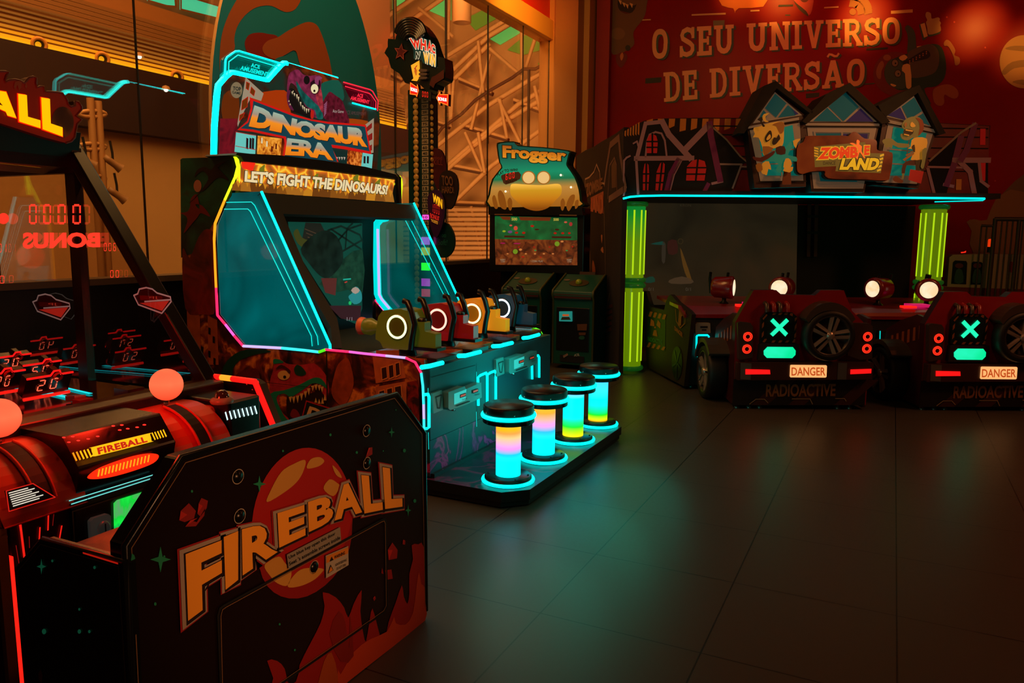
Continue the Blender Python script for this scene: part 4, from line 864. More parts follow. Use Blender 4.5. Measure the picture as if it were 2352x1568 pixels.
# near arm panel
ap = PY(1.03)
arm = [(-1.843, 1.03, .03), (34, 1310), (92, 1241), (283, 1295), (-1.455, 1.03, .03)]
MB().poly(ap, arm, M('100403', .3), th=.03, mside=EDG).build('arm_panel', BN, bevel=.004)
mb = MB(); mb.ptube(ap, [(34, 1310), (92, 1241), (283, 1295)], .008, EDG, off=-.008); mb.build('arm_moulding', BN)
mb = MB(); mb.lines(ap, [[(46, 1400), (42, 1312), (95, 1249), (274, 1300), (-1.463, 1.03, .05)]], .0018, M('5a4430', .5), off=.002)
mb.lines(ap, [[(195, 1268), (274, 1292)]], .004, Gl('a01408', 1), off=.004)
mb.poly(ap, star4(97, 1300, 11, 18), M('145c40', .5, em=.35, emh='145c40'), off=.002)  # stars carry emission so they show on the dark panel
for x, y, a in [(122, 1287, 2.5), (219, 1302, 3), (184, 1398, 2.5), (103, 1449, 5), (184, 1449, 4), (207, 1449, 3)]: mb.poly(ap, ell(x, y, a, a*1.3, 10), M('145c40', .5, em=.35, emh='145c40'), off=.002)
mb.poly(ap, [(90, 1545), (95, 1535), (100, 1550), (98, 1568), (91, 1560)], M('5a0c0a', .5), off=.002)
mb.build('painted_stars', BN)
MB().box(-1.843, -1.51, 2.17, 2.2, .03, .69, M('100403', .3)).build('arm_panel', BN)
CUSH = ramp_mat('tan_cushion', 'noise', [(.35, '4a2410'), (.55, '8a4a1c'), (.7, 'a8621e')], scale=9, rough=.4)
MB().box(-1.83, -1.51, 1.065, 2.165, .52, .62, CUSH).build('seat_cushion', BN, bevel=.02)
MB().box(-1.82, -1.51, 1.065, 2.165, .05, .52, M('140504', .5)).build('seat_base', BN)
mb = MB()
for y in (1.12, 2.14):
    for x in (-1.5, -1.78): mb.lathe([(.022, 0), (.022, .012), (.01, .014), (.01, .035)], STEEL, (x, y, 0), n=14)
mb.build('levelling_foot', BN)
# ================================================================ FIREBALL CABINET
FB = thing('redemption_game', 'glass-topped redemption game glowing red, yellow capital letters on its flame header and round ball joysticks', 'arcade machine', (-3.1, 1.46, 0))
Y0, Y1 = .86, 2.06; DB = M('140807', .4); OR2 = M('c8380e', .38); ORT = M('a04a1c', .45)
MB().box(-4.25, -2.32, Y0+.02, Y1-.02, .05, .78, DB).build('cabinet_body', FB, bevel=.006)
MB().box(-2.32, -2.03, Y0+.02, Y1-.02, .05, .65, DB).build('front_body', FB)
fx = PX(-2.02); f1 = C(0, 900, .25510)
# star-streak front panels
STK = M('2c0605', .4)
for ya, yb in ((Y0+.03, 1.08), (1.125, 1.285), (1.64, 2.03)):
    MB().box(-2.035, -2.022, ya, yb, .06, .645, STK).build('front_panel', FB)
mb = MB(); SR = Gl('f01e14', 1.0)
for l, w_ in [([(170, 1170), (182, 1240)], .004), ([(180, 1200), (215, 1480)], .006), ([(432, 1090), (428, 1240)], .004), ([(356, 1220), (350, 1320)], .004), ([(552, 1205), (528, 1340)], .004), ([(258, 1300), (262, 1400)], .002), ([(480, 1100), (470, 1200)], .002), ([(140, 1380), (170, 1560)], .002), ([(60, 1300), (50, 1380)], .002)]:
    mb.line(PX(-2.02), f1(l), w_, SR if w_ > .003 else Gl('780c0a', 1), off=.002)
mb.build('painted_streaks', FB)
# vertical tan corner moulding with red LED
e1, e2 = PX(-2.0).pt(14, 1300), PX(-2.0).pt(30, 1300)
MB().box(-2.04, -2.005, e1.y-.014, e1.y+.012, .04, .645, M('a06434', .4)).build('corner_moulding', FB)
MB().box(-2.035, -2.008, e1.y+.014, e1.y+.024, .04, .56, Gl('ff1e12', 1.4, True)).build('led_strip', FB)
# coin door between the players
MB().box(-2.035, -2.0, 1.29, 1.63, .08, .66, M('101414', .3)).build('coin_door', FB)
mb = MB(); cd_ = PX(-1.998)
mb.lines(cd_, [f1([(620, 978), (1385, 742)]), f1([(640, 1008), (1360, 778)])], .003, Gl('78f0e6', .9), off=.002)
mb.lines(cd_, [f1([(668, 1360), (650, 1075), (1280, 870)])], .004, M('5a7068', .3, .5), off=.002)
mb.poly(cd_, f1([(620, 1010), (1350, 785), (1310, 850), (640, 1060)]), M('0c4038', .4), off=.0015)
mb.build('door_frame', FB)
mb = MB(); mb.poly(cd_, f1([(790, 1160), (820, 1130), (950, 1090), (975, 1110), (980, 1260), (800, 1320)]), M('8a8c84', .4, .2, em=.10, emh='50605a'), th=.015, off=.012)  # slight emission added to keep the metal lock visible
mb.lathe([(0, .012), (.017, .012), (.02, .004)], M('6a6e64', .35, .3, em=.08, emh='50605a'), cd_.pt(f1([(898, 1210)])[0], off=.012), (1, 0, 0), 20)
mb.line(cd_, f1([(896, 1175), (900, 1250)]), .004, BLKM, off=.026)
mb.build('coin_lock', FB, bevel=.003)
GSC = ramp_mat('green_display', 'noise', [(.35, '0a8c5a'), (.5, '14f046'), (.6, '14d23c'), (.7, '6e8c78')], em=1.0, scale=9)
MB().poly(cd_, f1([(1015, 1000), (1045, 970), (1290, 893), (1290, 1150), (1020, 1230)]), GSC, off=.003).build('ticket_display', FB)
# glass rail and deck
RL = M('160a0a', .35)
MB().box(-2.36, -2.24, Y0, Y1, .76, .848, RL).build('front_rail', FB, bevel=.006)
MB().box(-2.30, -2.10, Y0+.01, Y1-.01, .62, .80, OR2).build('deck', FB, bevel=.02)
# joystick humps
def hump(yc):
    n_ = 10; prof = [(-2.28, .65), (-2.28, .812)]+[(-2.20+.20*math.sin(t), .64+.175*math.cos(t)) for t in [PI/2*k/n_ for k in range(n_+1)]]+[(-1.99, .648)]
    MB().prism([Vector((x, yc-.115, z)) for x, z in prof], Vector((0, .23, 0)), OR2, mside=OR2).build('joystick_housing', FB, bevel=.012)
    mb = MB(); P = [(-2.195+.206*math.sin(t), .642+.181*math.cos(t)) for t in [PI/2*k/12 for k in range(1, 11)]]
    for k in range(len(P)-1):
        a, b = P[k], P[k+1]; mb.add([(a[0], yc-.022, a[1]), (a[0], yc+.022, a[1]), (b[0], yc+.022, b[1]), (b[0], yc-.022, b[1])], [(0, 1, 2, 3)], BLKM)
    for s_ in (-1, 1): mb.tube([Vector((x, yc+s_*.026, z)) for x, z in P], .005, OR2)
    mb.build('joystick_slot', FB)
    MB().tube([Vector((-2.20, yc, .80)), Vector((-2.185, yc, .85))], .008, CHROME).lathe([(.014, 0), (.014, .02), (.008, .024)], CHROME, (-2.19, yc, .822), n=6, smooth=False).build('joystick_shaft', FB)
    MB().sphere((-2.18, yc, .892), .054, ramp_mat('ball_glow%d' % int(yc*100), 'obj', [(.83, 'ff3c1e'), (.90, 'ff6e46'), (.94, 'ff6440')], em=1.15, axis=2, samp=True), 32).build('joystick_ball', FB)
hump(1.21); hump(1.755)
# instruction cards
def card(q):
    p = PX(-1.978); mb = MB(); mb.poly(p, f1(q), BLKM, off=.002); mb.lines(p, [f1([(q[0][0]*.97+q[2][0]*.03, q[0][1]*.97+q[2][1]*.03), q[1], q[2], q[3]])], .0025, Gl('d21e14', 1), off=.003, closed=True)
    (x0, y0), (x1, y1), (x2, y2), (x3, y3) = q
    for k in range(7):
        t = .16+k*.11; a = (x0+(x3-x0)*t, y0+(y3-y0)*t); b = (x1+(x2-x1)*t, y1+(y2-y1)*t); e = .86 if k % 2 else .72
        mb.line(p, f1([(a[0]+(b[0]-a[0])*.12, a[1]+(b[1]-a[1])*.12), (a[0]+(b[0]-a[0])*e, a[1]+(b[1]-a[1])*e)]), .0028, Gl('e6dcc8', 1), off=.003)
    mb.build('instruction_card', FB)
card([(35, 888), (290, 822), (490, 945), (75, 1072)]); card([(1680, 700) , (1880, 640), (2010, 740), (1700, 800)])
# centre box between the joysticks
MB().prism([Vector(p) for p in [(-2.30, 1.30, .70), (-2.26, 1.30, .835), (-2.05, 1.30, .835), (-1.985, 1.30, .75), (-2.02, 1.30, .62), (-2.30, 1.30, .62)]], Vector((0, .32, 0)), M('0c0c0c', .25)).build('centre_box', FB, bevel=.008)
mb = MB(); tp = PZ(.836)
for x, y in [(575, 412), (655, 405), (620, 455), (705, 440), (795, 425), (880, 402), (1020, 308), (1097, 300), (1078, 345), (1150, 333), (1235, 320), (1300, 298)]: mb.poly(tp, f1(ell(x, y, 17, 7, 14)), Gl('e6141e', 1.2), off=.001)
mb.build('red_dot', FB)  # glowing red dots laid on the black box top
fcp = Pl((-2.05, 1.3, .835), Vector((.085, 0, .065)))
mb = MB(); fv = PX(-1.975)
YL = Gl('ffbe14', 1.1)
mb.poly(fv, sm(f1([(820, 505), (845, 492), (1325, 375), (1350, 380), (1365, 440), (1340, 455), (860, 578), (835, 560)]), 2), YL)
for k in range(5): x = 672+k*33; y = 582-k*8; mb.line(fv, f1([(x-14, y-32), (x+16, y+32)]), .0048, Gl('ffa014', 1) if k < 2 else YL)
for k in range(5): x = 1380+k*25; y = 400-k*7; mb.line(fv, f1([(x-10, y-30), (x+16, y+26)]), .0045, YL)
mb.build('lit_nameplate', FB)
mb = MB(); mb.text('FIREBALL', fv, f1([(880, 562), (1325, 448)]), f1([(865, 502), (1305, 398)]), Gl('c82814', 1), bold=.05, off=.003, space=1.1); mb.build('nameplate_lettering', FB)
mb = MB(); mb.poly(fv, sm(f1([(785, 768), (860, 700), (1010, 635), (1200, 575), (1350, 552), (1430, 572), (1380, 640), (1200, 710), (1000, 765), (850, 784)]), 4), Gl('ff2a0c', 1.2), off=.0)
for k in range(15):
    x = 885+k*32; y = 728-k*9.3; mb.line(fv, f1([(x+5, y-28), (x-5, y+28)]), .0046, Gl('ffaa1e', 1), off=.002); 
mb.build('oval_light', FB)
# right-hand black box with dome button
MB().box(-2.28, -2.03, 1.885, 2.03, .62, .822, M('0e0c0c', .3)).build('side_box', FB, bevel=.008)
b_ = PZ(.824).pt(510, 925)
MB().lathe([(.036, .0), (.040, .008), (.036, .016), (.024, .022)], M('a08c82', .3), (b_.x, b_.y, .824), n=28).lathe([(.026, .02), (.022, .034), (.012, .044), (0, .047)], M('3a2a28', .05, coat=1), (b_.x, b_.y, .824), n=24).build('dome_button', FB)
mb = MB(); sx = PX(-2.026)
for k in range(8):
    x = 520+k*9.6; y = 955-k*2.0; mb.line(sx, [(x-2, y-8), (x+2.5, y+8)], .006, Gl('c8f0f0', 1.4))
mb.build('slot_light', FB)
# far side panel with LED edge
sf = PY(2.09)
MB().poly(sf, [(472, 862), (585, 873), (598, 882), (640, 990), (-2.06, 2.09, .05), (-2.45, 2.09, .05)], M('120808', .35), th=.03, off=0).build('side_panel', FB)
LR = Gl('ff1410', 1.6, True); LO = Gl('ffa028', 1.3, True)
for a, b, m in [((472, 862), (510, 866), LR), ((510, 866), (535, 869), LO), ((535, 869), (588, 876), LR), ((588, 876), (633, 985), LR)]: MB().ptube(sf, [a, b], .0115, m, off=.004).build('led_strip', FB)
mb = MB()
for x, y in [(490, 875), (567, 883), (580, 895)]: mb.sphere(sf.pt(x, y), .004, CHROME, 8)
mb.build('screw', FB)
# playfield
PF = M('120606', .12)
MB().box(-4.2, -2.34, Y0+.03, Y1-.03, .775, .785, PF).build('playfield', FB)
tz = PZ(.787); cP = C(0, 720, .17857)
mb = MB()
for l, w_ in [([(0, 775), (440, 860), (740, 935), (1160, 1035)], .016), ([(0, 890), (560, 1010), (950, 1100)], .024), ([(870, 965), (1160, 1030)], .014)]: mb.line(tz, cP(l), w_, Gl('00dce6', 1.3), off=.002)
mb.build('cyan_strip', FB)
def digit_box(x, y, z, txt, s=1):
    g = part('score_box', FB)
    u = Vector((0, 1, 0)); f = Vector((.45, 0, .9)).normalized(); c = Vector((x, y, z)); w2, h2 = .085*s, .05*s
    n = u.cross(f); n = n if n.x > 0 else -n
    def P(a, b, o_=0): return c+u*a*w2+f*b*h2+n*o_
    MB().prism([P(-1, -1), P(1, -1), P(1, .6), P(.45, .6), P(.35, .95), P(.1, .95), P(0, .6), P(-1, .6)], -n*.03, M('1c0605', .25)).build('box_body', g)
    q = [P(-.6, -.6, .003), P(.5, -.6, .003), P(.5, .35, .003), P(-.6, .35, .003)]
    mb = MB(); pl = Pl(c, n); seg7(mb, pl, 0, 0, 1, 1, txt, Gl('ff6446', 1.6), quad=[tuple(v) for v in q], off=.001, w=.17); mb.build('digits', g)
    mb = MB(); mb.tube([P(-1, .6, .002), P(0, .6, .002), P(.1, .95, .002), P(.35, .95, .002), P(.45, .6, .002), P(1, .6, .002)], .004, Gl('f01414', 1.2)); mb.tube([P(-1, -1.05, .01), P(1, -1.05, .01)], .006, Gl('f01e14', 1.2, True)); mb.build('box_light', g)
    MB().lathe([(.016*s, 0), (.016*s, .012)], M('8c1410', .3), P(.25, .55, .006), tuple(n), 18).build('ball_hole', g)
digit_box(-2.72, 1.69, .86, '20'); digit_box(-2.86, 1.60, .87, '120'); digit_box(-3.02, 1.85, .86, '50', .9); digit_box(-3.08, 1.55, .87, '40', .9); digit_box(-3.3, 1.9, .86, '20', .9); digit_box(-3.35, 1.62, .87, '50', .9); digit_box(-3.6, 1.86, .87, '40', .9); digit_box(-2.5, 1.28, .86, '70', .9)
digit_box(-3.55, 1.5, .87, '120', .9); digit_box(-3.15, 1.2, .87, '100', .9)
# small figures and ramp on the playfield
mb = MB(); mb.bar((-2.66, 1.73, .80), (-2.50, 1.66, .83), .035, .02, M('6e1c12', .3)); mb.box(-2.50, -2.46, 1.63, 1.68, .787, .83, M('8c2014', .3)); mb.build('launch_ramp', FB)
mb = MB()
for x, y in ((-2.47, 1.52), (-2.45, 1.56)): mb.lathe([(.006, 0), (.009, .02), (.006, .035), (.0, .04)], M('a85a3c', .4), (x, y, .787), n=10)
mb.build('figure', FB)
mb = MB()
for k in range(5): mb.sphere((-2.46+.02*(k % 2), 1.38+.016*k, .797), .009, M('7a1e14', .3), 10)
mb.build('bead', FB)
MB().box(-2.60, -2.52, 1.86, 1.93, .787, .82, M('2c3c2c', .3)).build('prize_box', FB)
MB().box(-2.52, -2.44, 1.93, 1.97, .787, .80, Gl('dc1e14', 1)).build('red_light', FB)
# clear panes and frame
PANE = glass_mat('game_glass', 'f0e4e0', .16); PANE2 = glass_mat('game_side_glass', 'f0e8e4', .2)
MB().add([(-3.04, Y0+.01, 1.74), (-3.04, Y1-.03, 1.74), (-2.31, Y1-.03, .85), (-2.31, Y0+.01, .85)], [(0, 1, 2, 3)], glass_mat('game_front_glass', 'f4eeea', .03)).build('front_pane', FB)
MB().add([(-4.2, Y1-.012, .79), (-3.05, Y1-.012, .79), (-3.05, Y1-.012, 1.64), (-4.2, Y1-.012, 1.64)], [(0, 1, 2, 3)], PANE2).build('side_pane', FB)
MB().add([(-3.03, Y1-.012, .79), (-2.33, Y1-.012, .80), (-3.03, Y1-.012, 1.72)], [(0, 1, 2)], PANE).build('side_pane', FB)
MB().add([(-4.2, Y0+.012, .79), (-3.05, Y0+.012, .79), (-3.05, Y0+.012, 1.64), (-4.2, Y0+.012, 1.64)], [(0, 1, 2, 3)], PANE).build('side_pane', FB)
FR = M('0e0a0a', .3)
for yy in (Y0, Y1): MB().bar((-3.08, yy, 1.785), (-2.30, yy, .80), .05, .062, FR, up=(0, 1, 0)).build('front_post', FB, bevel=.006)
for yy in (Y0+.01, Y1-.01):
    MB().box(-3.06, -3.0, yy-.018, yy+.018, .78, 1.70, FR).build('rear_post', FB)
    MB().box(-4.25, -4.2, yy-.02, yy+.02, .78, 1.70, FR).build('rear_post', FB)
    MB().box(-4.25, -3.0, yy-.02, yy+.02, 1.64, 1.74, M('1c0605', .4)).build('top_rail', FB)
MB().line(PY(Y1+.03) if False else PY(Y1-.03), [(176, 360), (480, 850)], .004, M('0c5048', .3), off=.004).build('edge_glint', FB) if False else None
MB().prism([Vector(p) for p in [(-3.20, Y0, 1.64), (-3.02, Y0, 1.66), (-2.98, Y0, 1.80), (-3.20, Y0, 1.84)]], Vector((0, Y1-Y0, 0)), M('100808', .35)).build('header_box', FB)
MB().box(-4.25, -3.1, Y0, Y1, 1.74, 1.77, M('100808', .4)).build('roof', FB)
# reflection of the red score displays, painted as glowing letters on the far side pane
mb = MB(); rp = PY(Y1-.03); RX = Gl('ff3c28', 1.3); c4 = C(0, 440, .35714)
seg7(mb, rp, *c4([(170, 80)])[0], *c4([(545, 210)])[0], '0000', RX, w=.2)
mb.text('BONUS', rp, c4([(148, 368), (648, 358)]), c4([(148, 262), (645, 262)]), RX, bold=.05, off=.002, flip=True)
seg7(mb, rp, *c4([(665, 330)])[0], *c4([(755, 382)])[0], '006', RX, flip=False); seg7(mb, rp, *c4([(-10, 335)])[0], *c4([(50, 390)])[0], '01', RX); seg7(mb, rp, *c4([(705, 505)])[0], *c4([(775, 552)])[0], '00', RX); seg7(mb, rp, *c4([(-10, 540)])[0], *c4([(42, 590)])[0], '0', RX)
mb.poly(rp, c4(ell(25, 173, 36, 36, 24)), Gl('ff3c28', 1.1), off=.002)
mb.build('pane_reflection', FB)
mb = MB()
def badge(c):
    f = lambda pts: [(c[0]+x*.357, c[1]+y*.357) for x, y in pts]
    mb.poly(rp, f([(0, 50), (25, 40), (35, 10), (80, 0), (120, 10), (150, 35), (235, 60), (240, 90), (180, 165), (30, 110)]), M('2c0807', .3), off=.003)
    mb.poly(rp, f([(35, 100), (225, 85), (180, 150)]), Gl('a01e14', .8), off=.004); mb.poly(rp, f([(35, 50), (180, 55), (185, 80), (40, 80)]), M('5a1410', .3), off=.004)
    mb.lines(rp, [f([(0, 50), (25, 40), (35, 10), (80, 0), (120, 10), (150, 35), (235, 60), (240, 90), (180, 165), (30, 110)]), f([(70, 90), (235, 78)])], .006, M('a09a94', .3, em=.25, emh='a09a94'), off=.005, closed=True)  # outline carries emission in place of a metal sheen
    mb.text('JP', rp, f([(100, 78), (160, 76)]), f([(100, 58), (160, 56)]), Gl('8c2418', .8), off=.006, flip=True)
badge((78, 675)); badge((310, 660))
mb.build('shield_badge', FB)
# flame header sign
hp = PX(-2.955); cH = C(0, 140, .20407)
fl = [(-600, 100), (-450, 40), (-350, 140), (-200, 90), (-120, 10), (-60, 120), (0, 118), (60, 118), (98, 128), (70, 165), (52, 215), (55, 240), (100, 218), (165, 208), (225, 222), (268, 248), (295, 225), (325, 190), (370, 176), (405, 190), (402, 250), (412, 300), (450, 285), (490, 288), (498, 345), (540, 345), (640, 352), (700, 362), (750, 430), (765, 490), (800, 515), (845, 500), (842, 452), (880, 460), (915, 510), (918, 545), (850, 620), (915, 660), (868, 710), (850, 790), (840, 860), (800, 905), (740, 922), (500, 860), (0, 700), (-600, 560)]
mb = MB(); HR = M('7a1008', .4, em=.12, emh='a01408'); mb.poly(hp, cH(fl), HR, th=.05, mside=M('4a140c', .4)); mb.build('header_panel', FB)
MB().ptube(hp, cH(fl[5:-3]), .0045, M('7a3c2c', .35), off=0, n=6).build('header_edge', FB)
mb = MB(); mb.poly(hp, cH(ell(700, 690, 125, 175, 36)), ramp_mat('header_ball', 'noise', [(.35, '1e0602'), (.5, '321004'), (.65, '6e280c')], em=.5, scale=6), off=.003)
for q in [[(150, 290), (165, 235), (200, 225), (240, 235), (235, 300), (210, 330), (190, 270), (165, 320)], [(275, 290), (290, 235), (300, 290), (290, 310)]]: mb.poly(hp, cH(q), M('a8644a', .4), off=.003)
mb.build('painted_ball', FB)
mb = MB(); YH = Gl('ffc000', 1.05, True); RH = Gl('ff1e00', .9)
for gr, m, of in ((1, RH, .005), (0, YH, .008)):
    def po(pts):
        cx_ = sum(p[0] for p in pts)/len(pts); cy_ = sum(p[1] for p in pts)/len(pts)
        if gr:
            out = []
            for x, y in pts: out.append((x+9*(1 if x > cx_ else -1), y+9*(1 if y > cy_ else -1)))
            pts = out
        mb.poly(hp, cH(pts), m, off=of)
    po([(190, 370), (288, 385), (300, 628), (440, 668), (442, 758), (202, 682)])
    po([(450, 412), (548, 428), (558, 704), (690, 748), (692, 852), (466, 768)])
    po([(-60, 330), (55, 350), (172, 645), (68, 615), (48, 570), (-20, 540), (-130, 520), (-150, 560), (-230, 540)])
mb.poly(hp, cH([(-45, 420), (-30, 455), (15, 505), (-60, 480)]), HR, off=.010)
for q in [[(-420, 280), (-320, 295), (-330, 480), (-420, 470)], [(-320, 295), (-250, 320), (-240, 500), (-330, 480)]]: mb.poly(hp, cH(q), YH, off=.008)
mb.build('header_lettering', FB)
# ================================================================ MURAL ON THE BACK WALL
WB = bpy.data.objects['wall_back']; mp = PY(BY-.004); cM = C(1340, 0, .43027); cN = C(1900, 0, .19218)
def stroke_poly(pts, t, closed=False):
    P = [Vector(p) for p in pts]; N = len(P); L = []; Rr = []
    for i in range(N):
        if closed: d = P[(i+1) % N]-P[i-1]
        else: d = P[min(i+1, N-1)]-P[max(i-1, 0)]
        d.normalize(); q = Vector((-d.y, d.x))*t/2; L.append(P[i]+q); Rr.append(P[i]-q)
    quads = []
    for i in range(N if closed else N-1):
        j = (i+1) % N; quads.append([L[i], L[j], Rr[j], Rr[i]])
    return quads
def rc(x0, y0, x1, y1): return [(x0, y0), (x1, y0), (x1, y1), (x0, y1)]
def slab(ch):
    """slab-serif capitals drawn in a box of height 1"""
    t = .2; s = .13
    if ch == 'O': return .74, stroke_poly([(.37+.27*math.copysign(abs(math.cos(a))**.8, math.cos(a)), .5+.41*math.copysign(abs(math.sin(a))**.8, math.sin(a))) for a in [2*PI*k/28 for k in range(28)]], .185, True)
    if ch == 'I': return .46, [rc(.13, 0, .33, 1), rc(0, 0, .46, s), rc(0, 1-s, .46, 1)]
    if ch == 'E': return .66, [rc(.08, 0, .28, 1), rc(0, 0, .66, s+.02), rc(0, .85, .64, 1), rc(.28, .44, .52, .57), rc(.53, .1, .66, .32), rc(.51, .68, .64, .9), rc(.44, .36, .54, .65)]
    if ch == 'D': return .76, [rc(.08, 0, .28, 1), rc(0, 0, .4, s), rc(0, 1-s, .4, 1)]+stroke_poly([(.36, .93), (.48, .91), (.60, .80), (.66, .62), (.66, .38), (.60, .20), (.48, .09), (.36, .07)], .16)
    if ch == 'U': return .86, [rc(0, 1-s, .38, 1), rc(.5, 1-s, .86, 1)]+stroke_poly([(.19, 1), (.19, .35), (.24, .2), (.34, .12), (.44, .1), (.54, .12), (.62, .2), (.67, .35), (.67, 1)], .19)
    if ch == 'N': return .92, [rc(.08, 0, .26, 1), rc(.68, 0, .86, 1), rc(0, 0, .36, s), rc(0, 1-s, .3, 1), rc(.58, 1-s, .92, 1), [(.08, 1), (.30, 1), (.86, 0), (.62, 0)]]
    if ch == 'V': return .88, [[(.08, 1), (.29, 1), (.50, .12), (.36, 0)], [(.60, 1), (.80, 1), (.53, 0), (.36, 0)], rc(0, 1-s, .36, 1), rc(.53, 1-s, .88, 1)]
    if ch == 'R': return .82, [rc(.08, 0, .28, 1), rc(0, 0, .38, s), rc(0, 1-s, .4, 1), [(.34, .5), (.54, .5), (.80, s), (.58, s)], rc(.58, 0, .86, s)]+stroke_poly([(.28, .93), (.5, .92), (.62, .84), (.65, .72), (.62, .58), (.5, .49), (.28, .48)], .15)
    if ch == 'S': return .68, [rc(.53, .62, .66, 1), rc(0, 0, .13, .38)]+stroke_poly([(.60, .76), (.52, .88), (.34, .93), (.16, .86), (.10, .74), (.14, .62), (.30, .54), (.46, .46), (.58, .36), (.58, .22), (.50, .12), (.32, .07), (.14, .12), (.07, .26)], .17)
    if ch in 'AÃ':
        q = [[(.34, 1), (.54, 1), (.24, 0), (.06, 0)], [(.34, 1), (.54, 1), (.86, 0), (.64, 0)], rc(.24, .26, .68, .40), rc(0, 0, .34, s), rc(.56, 0, .92, s)]
        if ch == 'Ã': q += stroke_poly([(.2, 1.12), (.28, 1.22), (.38, 1.2), (.5, 1.14), (.6, 1.14), (.68, 1.24)], .085)
        return .92, q
    return .35, []
def slabtext(mb, txt, pl, lo, up, m, off, gap=.1, dx=0, dy=0):
    W_ = 0; items = []
    for ch in txt:
        w_, q = slab(ch); items.append((W_, q)); W_ += w_+gap
    W_ -= gap
    P = [pl.pt(p, off=off) for p in lo]; Q = [pl.pt(p, off=off) for p in up]
    def lerp(L, t):
        k = t*(len(L)-1); i = min(int(max(k, 0)), len(L)-2); return L[i]+(L[i+1]-L[i])*(k-i)
    for x0, q in items:
        for kq, poly in enumerate(q):
            pts = []; jn = pl.n*(.0004*kq)
            for x, y in poly:
                t = (x0+x+dx)/W_; a = lerp(P, t); b = lerp(Q, t); pts.append(a+(b-a)*(y+dy)+jn)
            mb.add(pts, [tuple(range(len(pts)))], m)
LT1 = M('f0b078', .6); SHD = M('3e5a50', .6)
for nm, txt, lo, up in (('mural_lettering', 'O SEU UNIVERSO', [(368, 318), (1030, 268), (1690, 235)], [(368, 158), (1030, 118), (1690, 92)]), ('mural_lettering', 'DE DIVERSÃO', [(432, 545), (960, 498), (1500, 458)], [(428, 388), (960, 345), (1505, 312)])):
    mb = MB(); slabtext(mb, txt, mp, cM(lo), cM(up), SHD, .004, dx=.09, dy=-.05); slabtext(mb, txt, mp, cM(lo), cM(up), LT1, .010); mb.build(nm, WB)
# bars, planet, icons
mb = MB(); CRM = M('e8b878', .6); DKB = M('1e2a1c', .6)
for q, m in [([(578, 76), (760, 68), (760, 78), (578, 84)], CRM), ([(892, 54), (940, 52), (940, 60), (892, 62)], CRM), ([(1285, 38), (1362, 33), (1362, 41), (1285, 45)], CRM), ([(1642, 58), (1758, 50), (1758, 67), (1642, 74)], CRM), ([(1042, 26), (1120, 24), (1118, 34), (1040, 36)], DKB), ([(1078, 78), (1104, 78), (1104, 84), (1078, 84)], DKB), ([(1512, 258), (1626, 252), (1624, 262), (1510, 270)], DKB), ([(332, 418), (418, 412), (414, 440), (330, 446)], DKB), ([(1188, 500), (1260, 494), (1258, 516), (1188, 524)], DKB), ([(314, 104), (360, 102), (360, 108), (314, 110)], CRM), ([(692, 110), (754, 108), (752, 150), (694, 150)], M('7a7a5a', .6)), ([(1780, 248), (1815, 244), (1815, 249), (1780, 253)], CRM), ([(1500, 446), (1555, 442), (1555, 448), (1500, 452)], SHD), ([(1525, 560), (1560, 558), (1558, 570), (1530, 572)], CRM)]:
    mb.poly(mp, cM(q), m, off=.002)
mb.build('mural_bar', WB)
mb = MB(); GY = M('c8a068', .6)
mb.poly(mp, cM(ell(2352, 330, 130, 142, 48)), GY, off=.003)
for q in [[(2250, 260), (2300, 245), (2400, 250), (2400, 275), (2300, 270)], [(2235, 380), (2290, 330), (2400, 320), (2400, 350), (2300, 365), (2250, 400)], [(2290, 440), (2340, 425), (2400, 440), (2400, 460)]]: mb.poly(mp, sm(cM(q), 3), M('9a7c50', .6), off=.005)
mb.build('mural_planet', WB)
mb = MB()
mb.poly(mp, sm(cN([(1100, 310), (1115, 290), (1165, 275), (1200, 430), (1150, 480), (1140, 470)]), 2), SHD, off=.002)
mb.poly(mp, cN([(1112, 292), (1165, 275), (1202, 432), (1158, 452)]), CRM, off=.006)
mb.poly(mp, sm(cN([(1180, 270), (1195, 240), (1175, 195), (1180, 155), (1205, 145), (1240, 165), (1250, 225), (1320, 208), (1345, 225), (1342, 250), (1358, 275), (1350, 305), (1358, 335), (1345, 380), (1215, 415), (1195, 330)]), 3), GY, off=.006)
mb.poly(mp, sm(cN([(1210, 415), (1345, 380), (1340, 405), (1220, 440)]), 2), SHD, off=.003)
mb.build('mural_thumb', WB)
mb = MB(); PAR = M('e8821e', .6)
mb.poly(mp, sm(cM([(735, -40), (740, 30), (800, 45), (810, 70), (830, 44), (960, 36), (965, -40)]), 2), PAR, off=.004); mb.build('mural_speech_bubble', WB)
mb = MB(); mb.poly(mp, sm(cM([(1120, -40), (1130, 20), (1200, 84), (1225, 30), (1220, -40)]), 3), M('b41410', .5), off=.004); mb.poly(mp, sm(cM([(1120, 0), (1140, 20), (1190, 60), (1200, 88), (1150, 50)]), 2), M('2a1408', .6), off=.006)
mb.poly(mp, cM(ell(1180, -5, 22, 18, 20)), M('5a0a08', .6), off=.006); mb.build('mural_map_pin', WB)
mb = MB(); WF = M('a8743c', .6)
mb.poly(mp, cM(ell(1438, 64, 18, 18, 20)), WF, off=.004)
for r in (48, 84):
    pts = [(1436+r*math.cos(a), 66-r*math.sin(a)) for a in [.05+1.55*k/12 for k in range(13)]]; mb.line(mp, cM(pts), .085, WF, off=.004)
mb.build('mural_wifi', WB)
mb = MB(); JB = M('a8521c', .6)
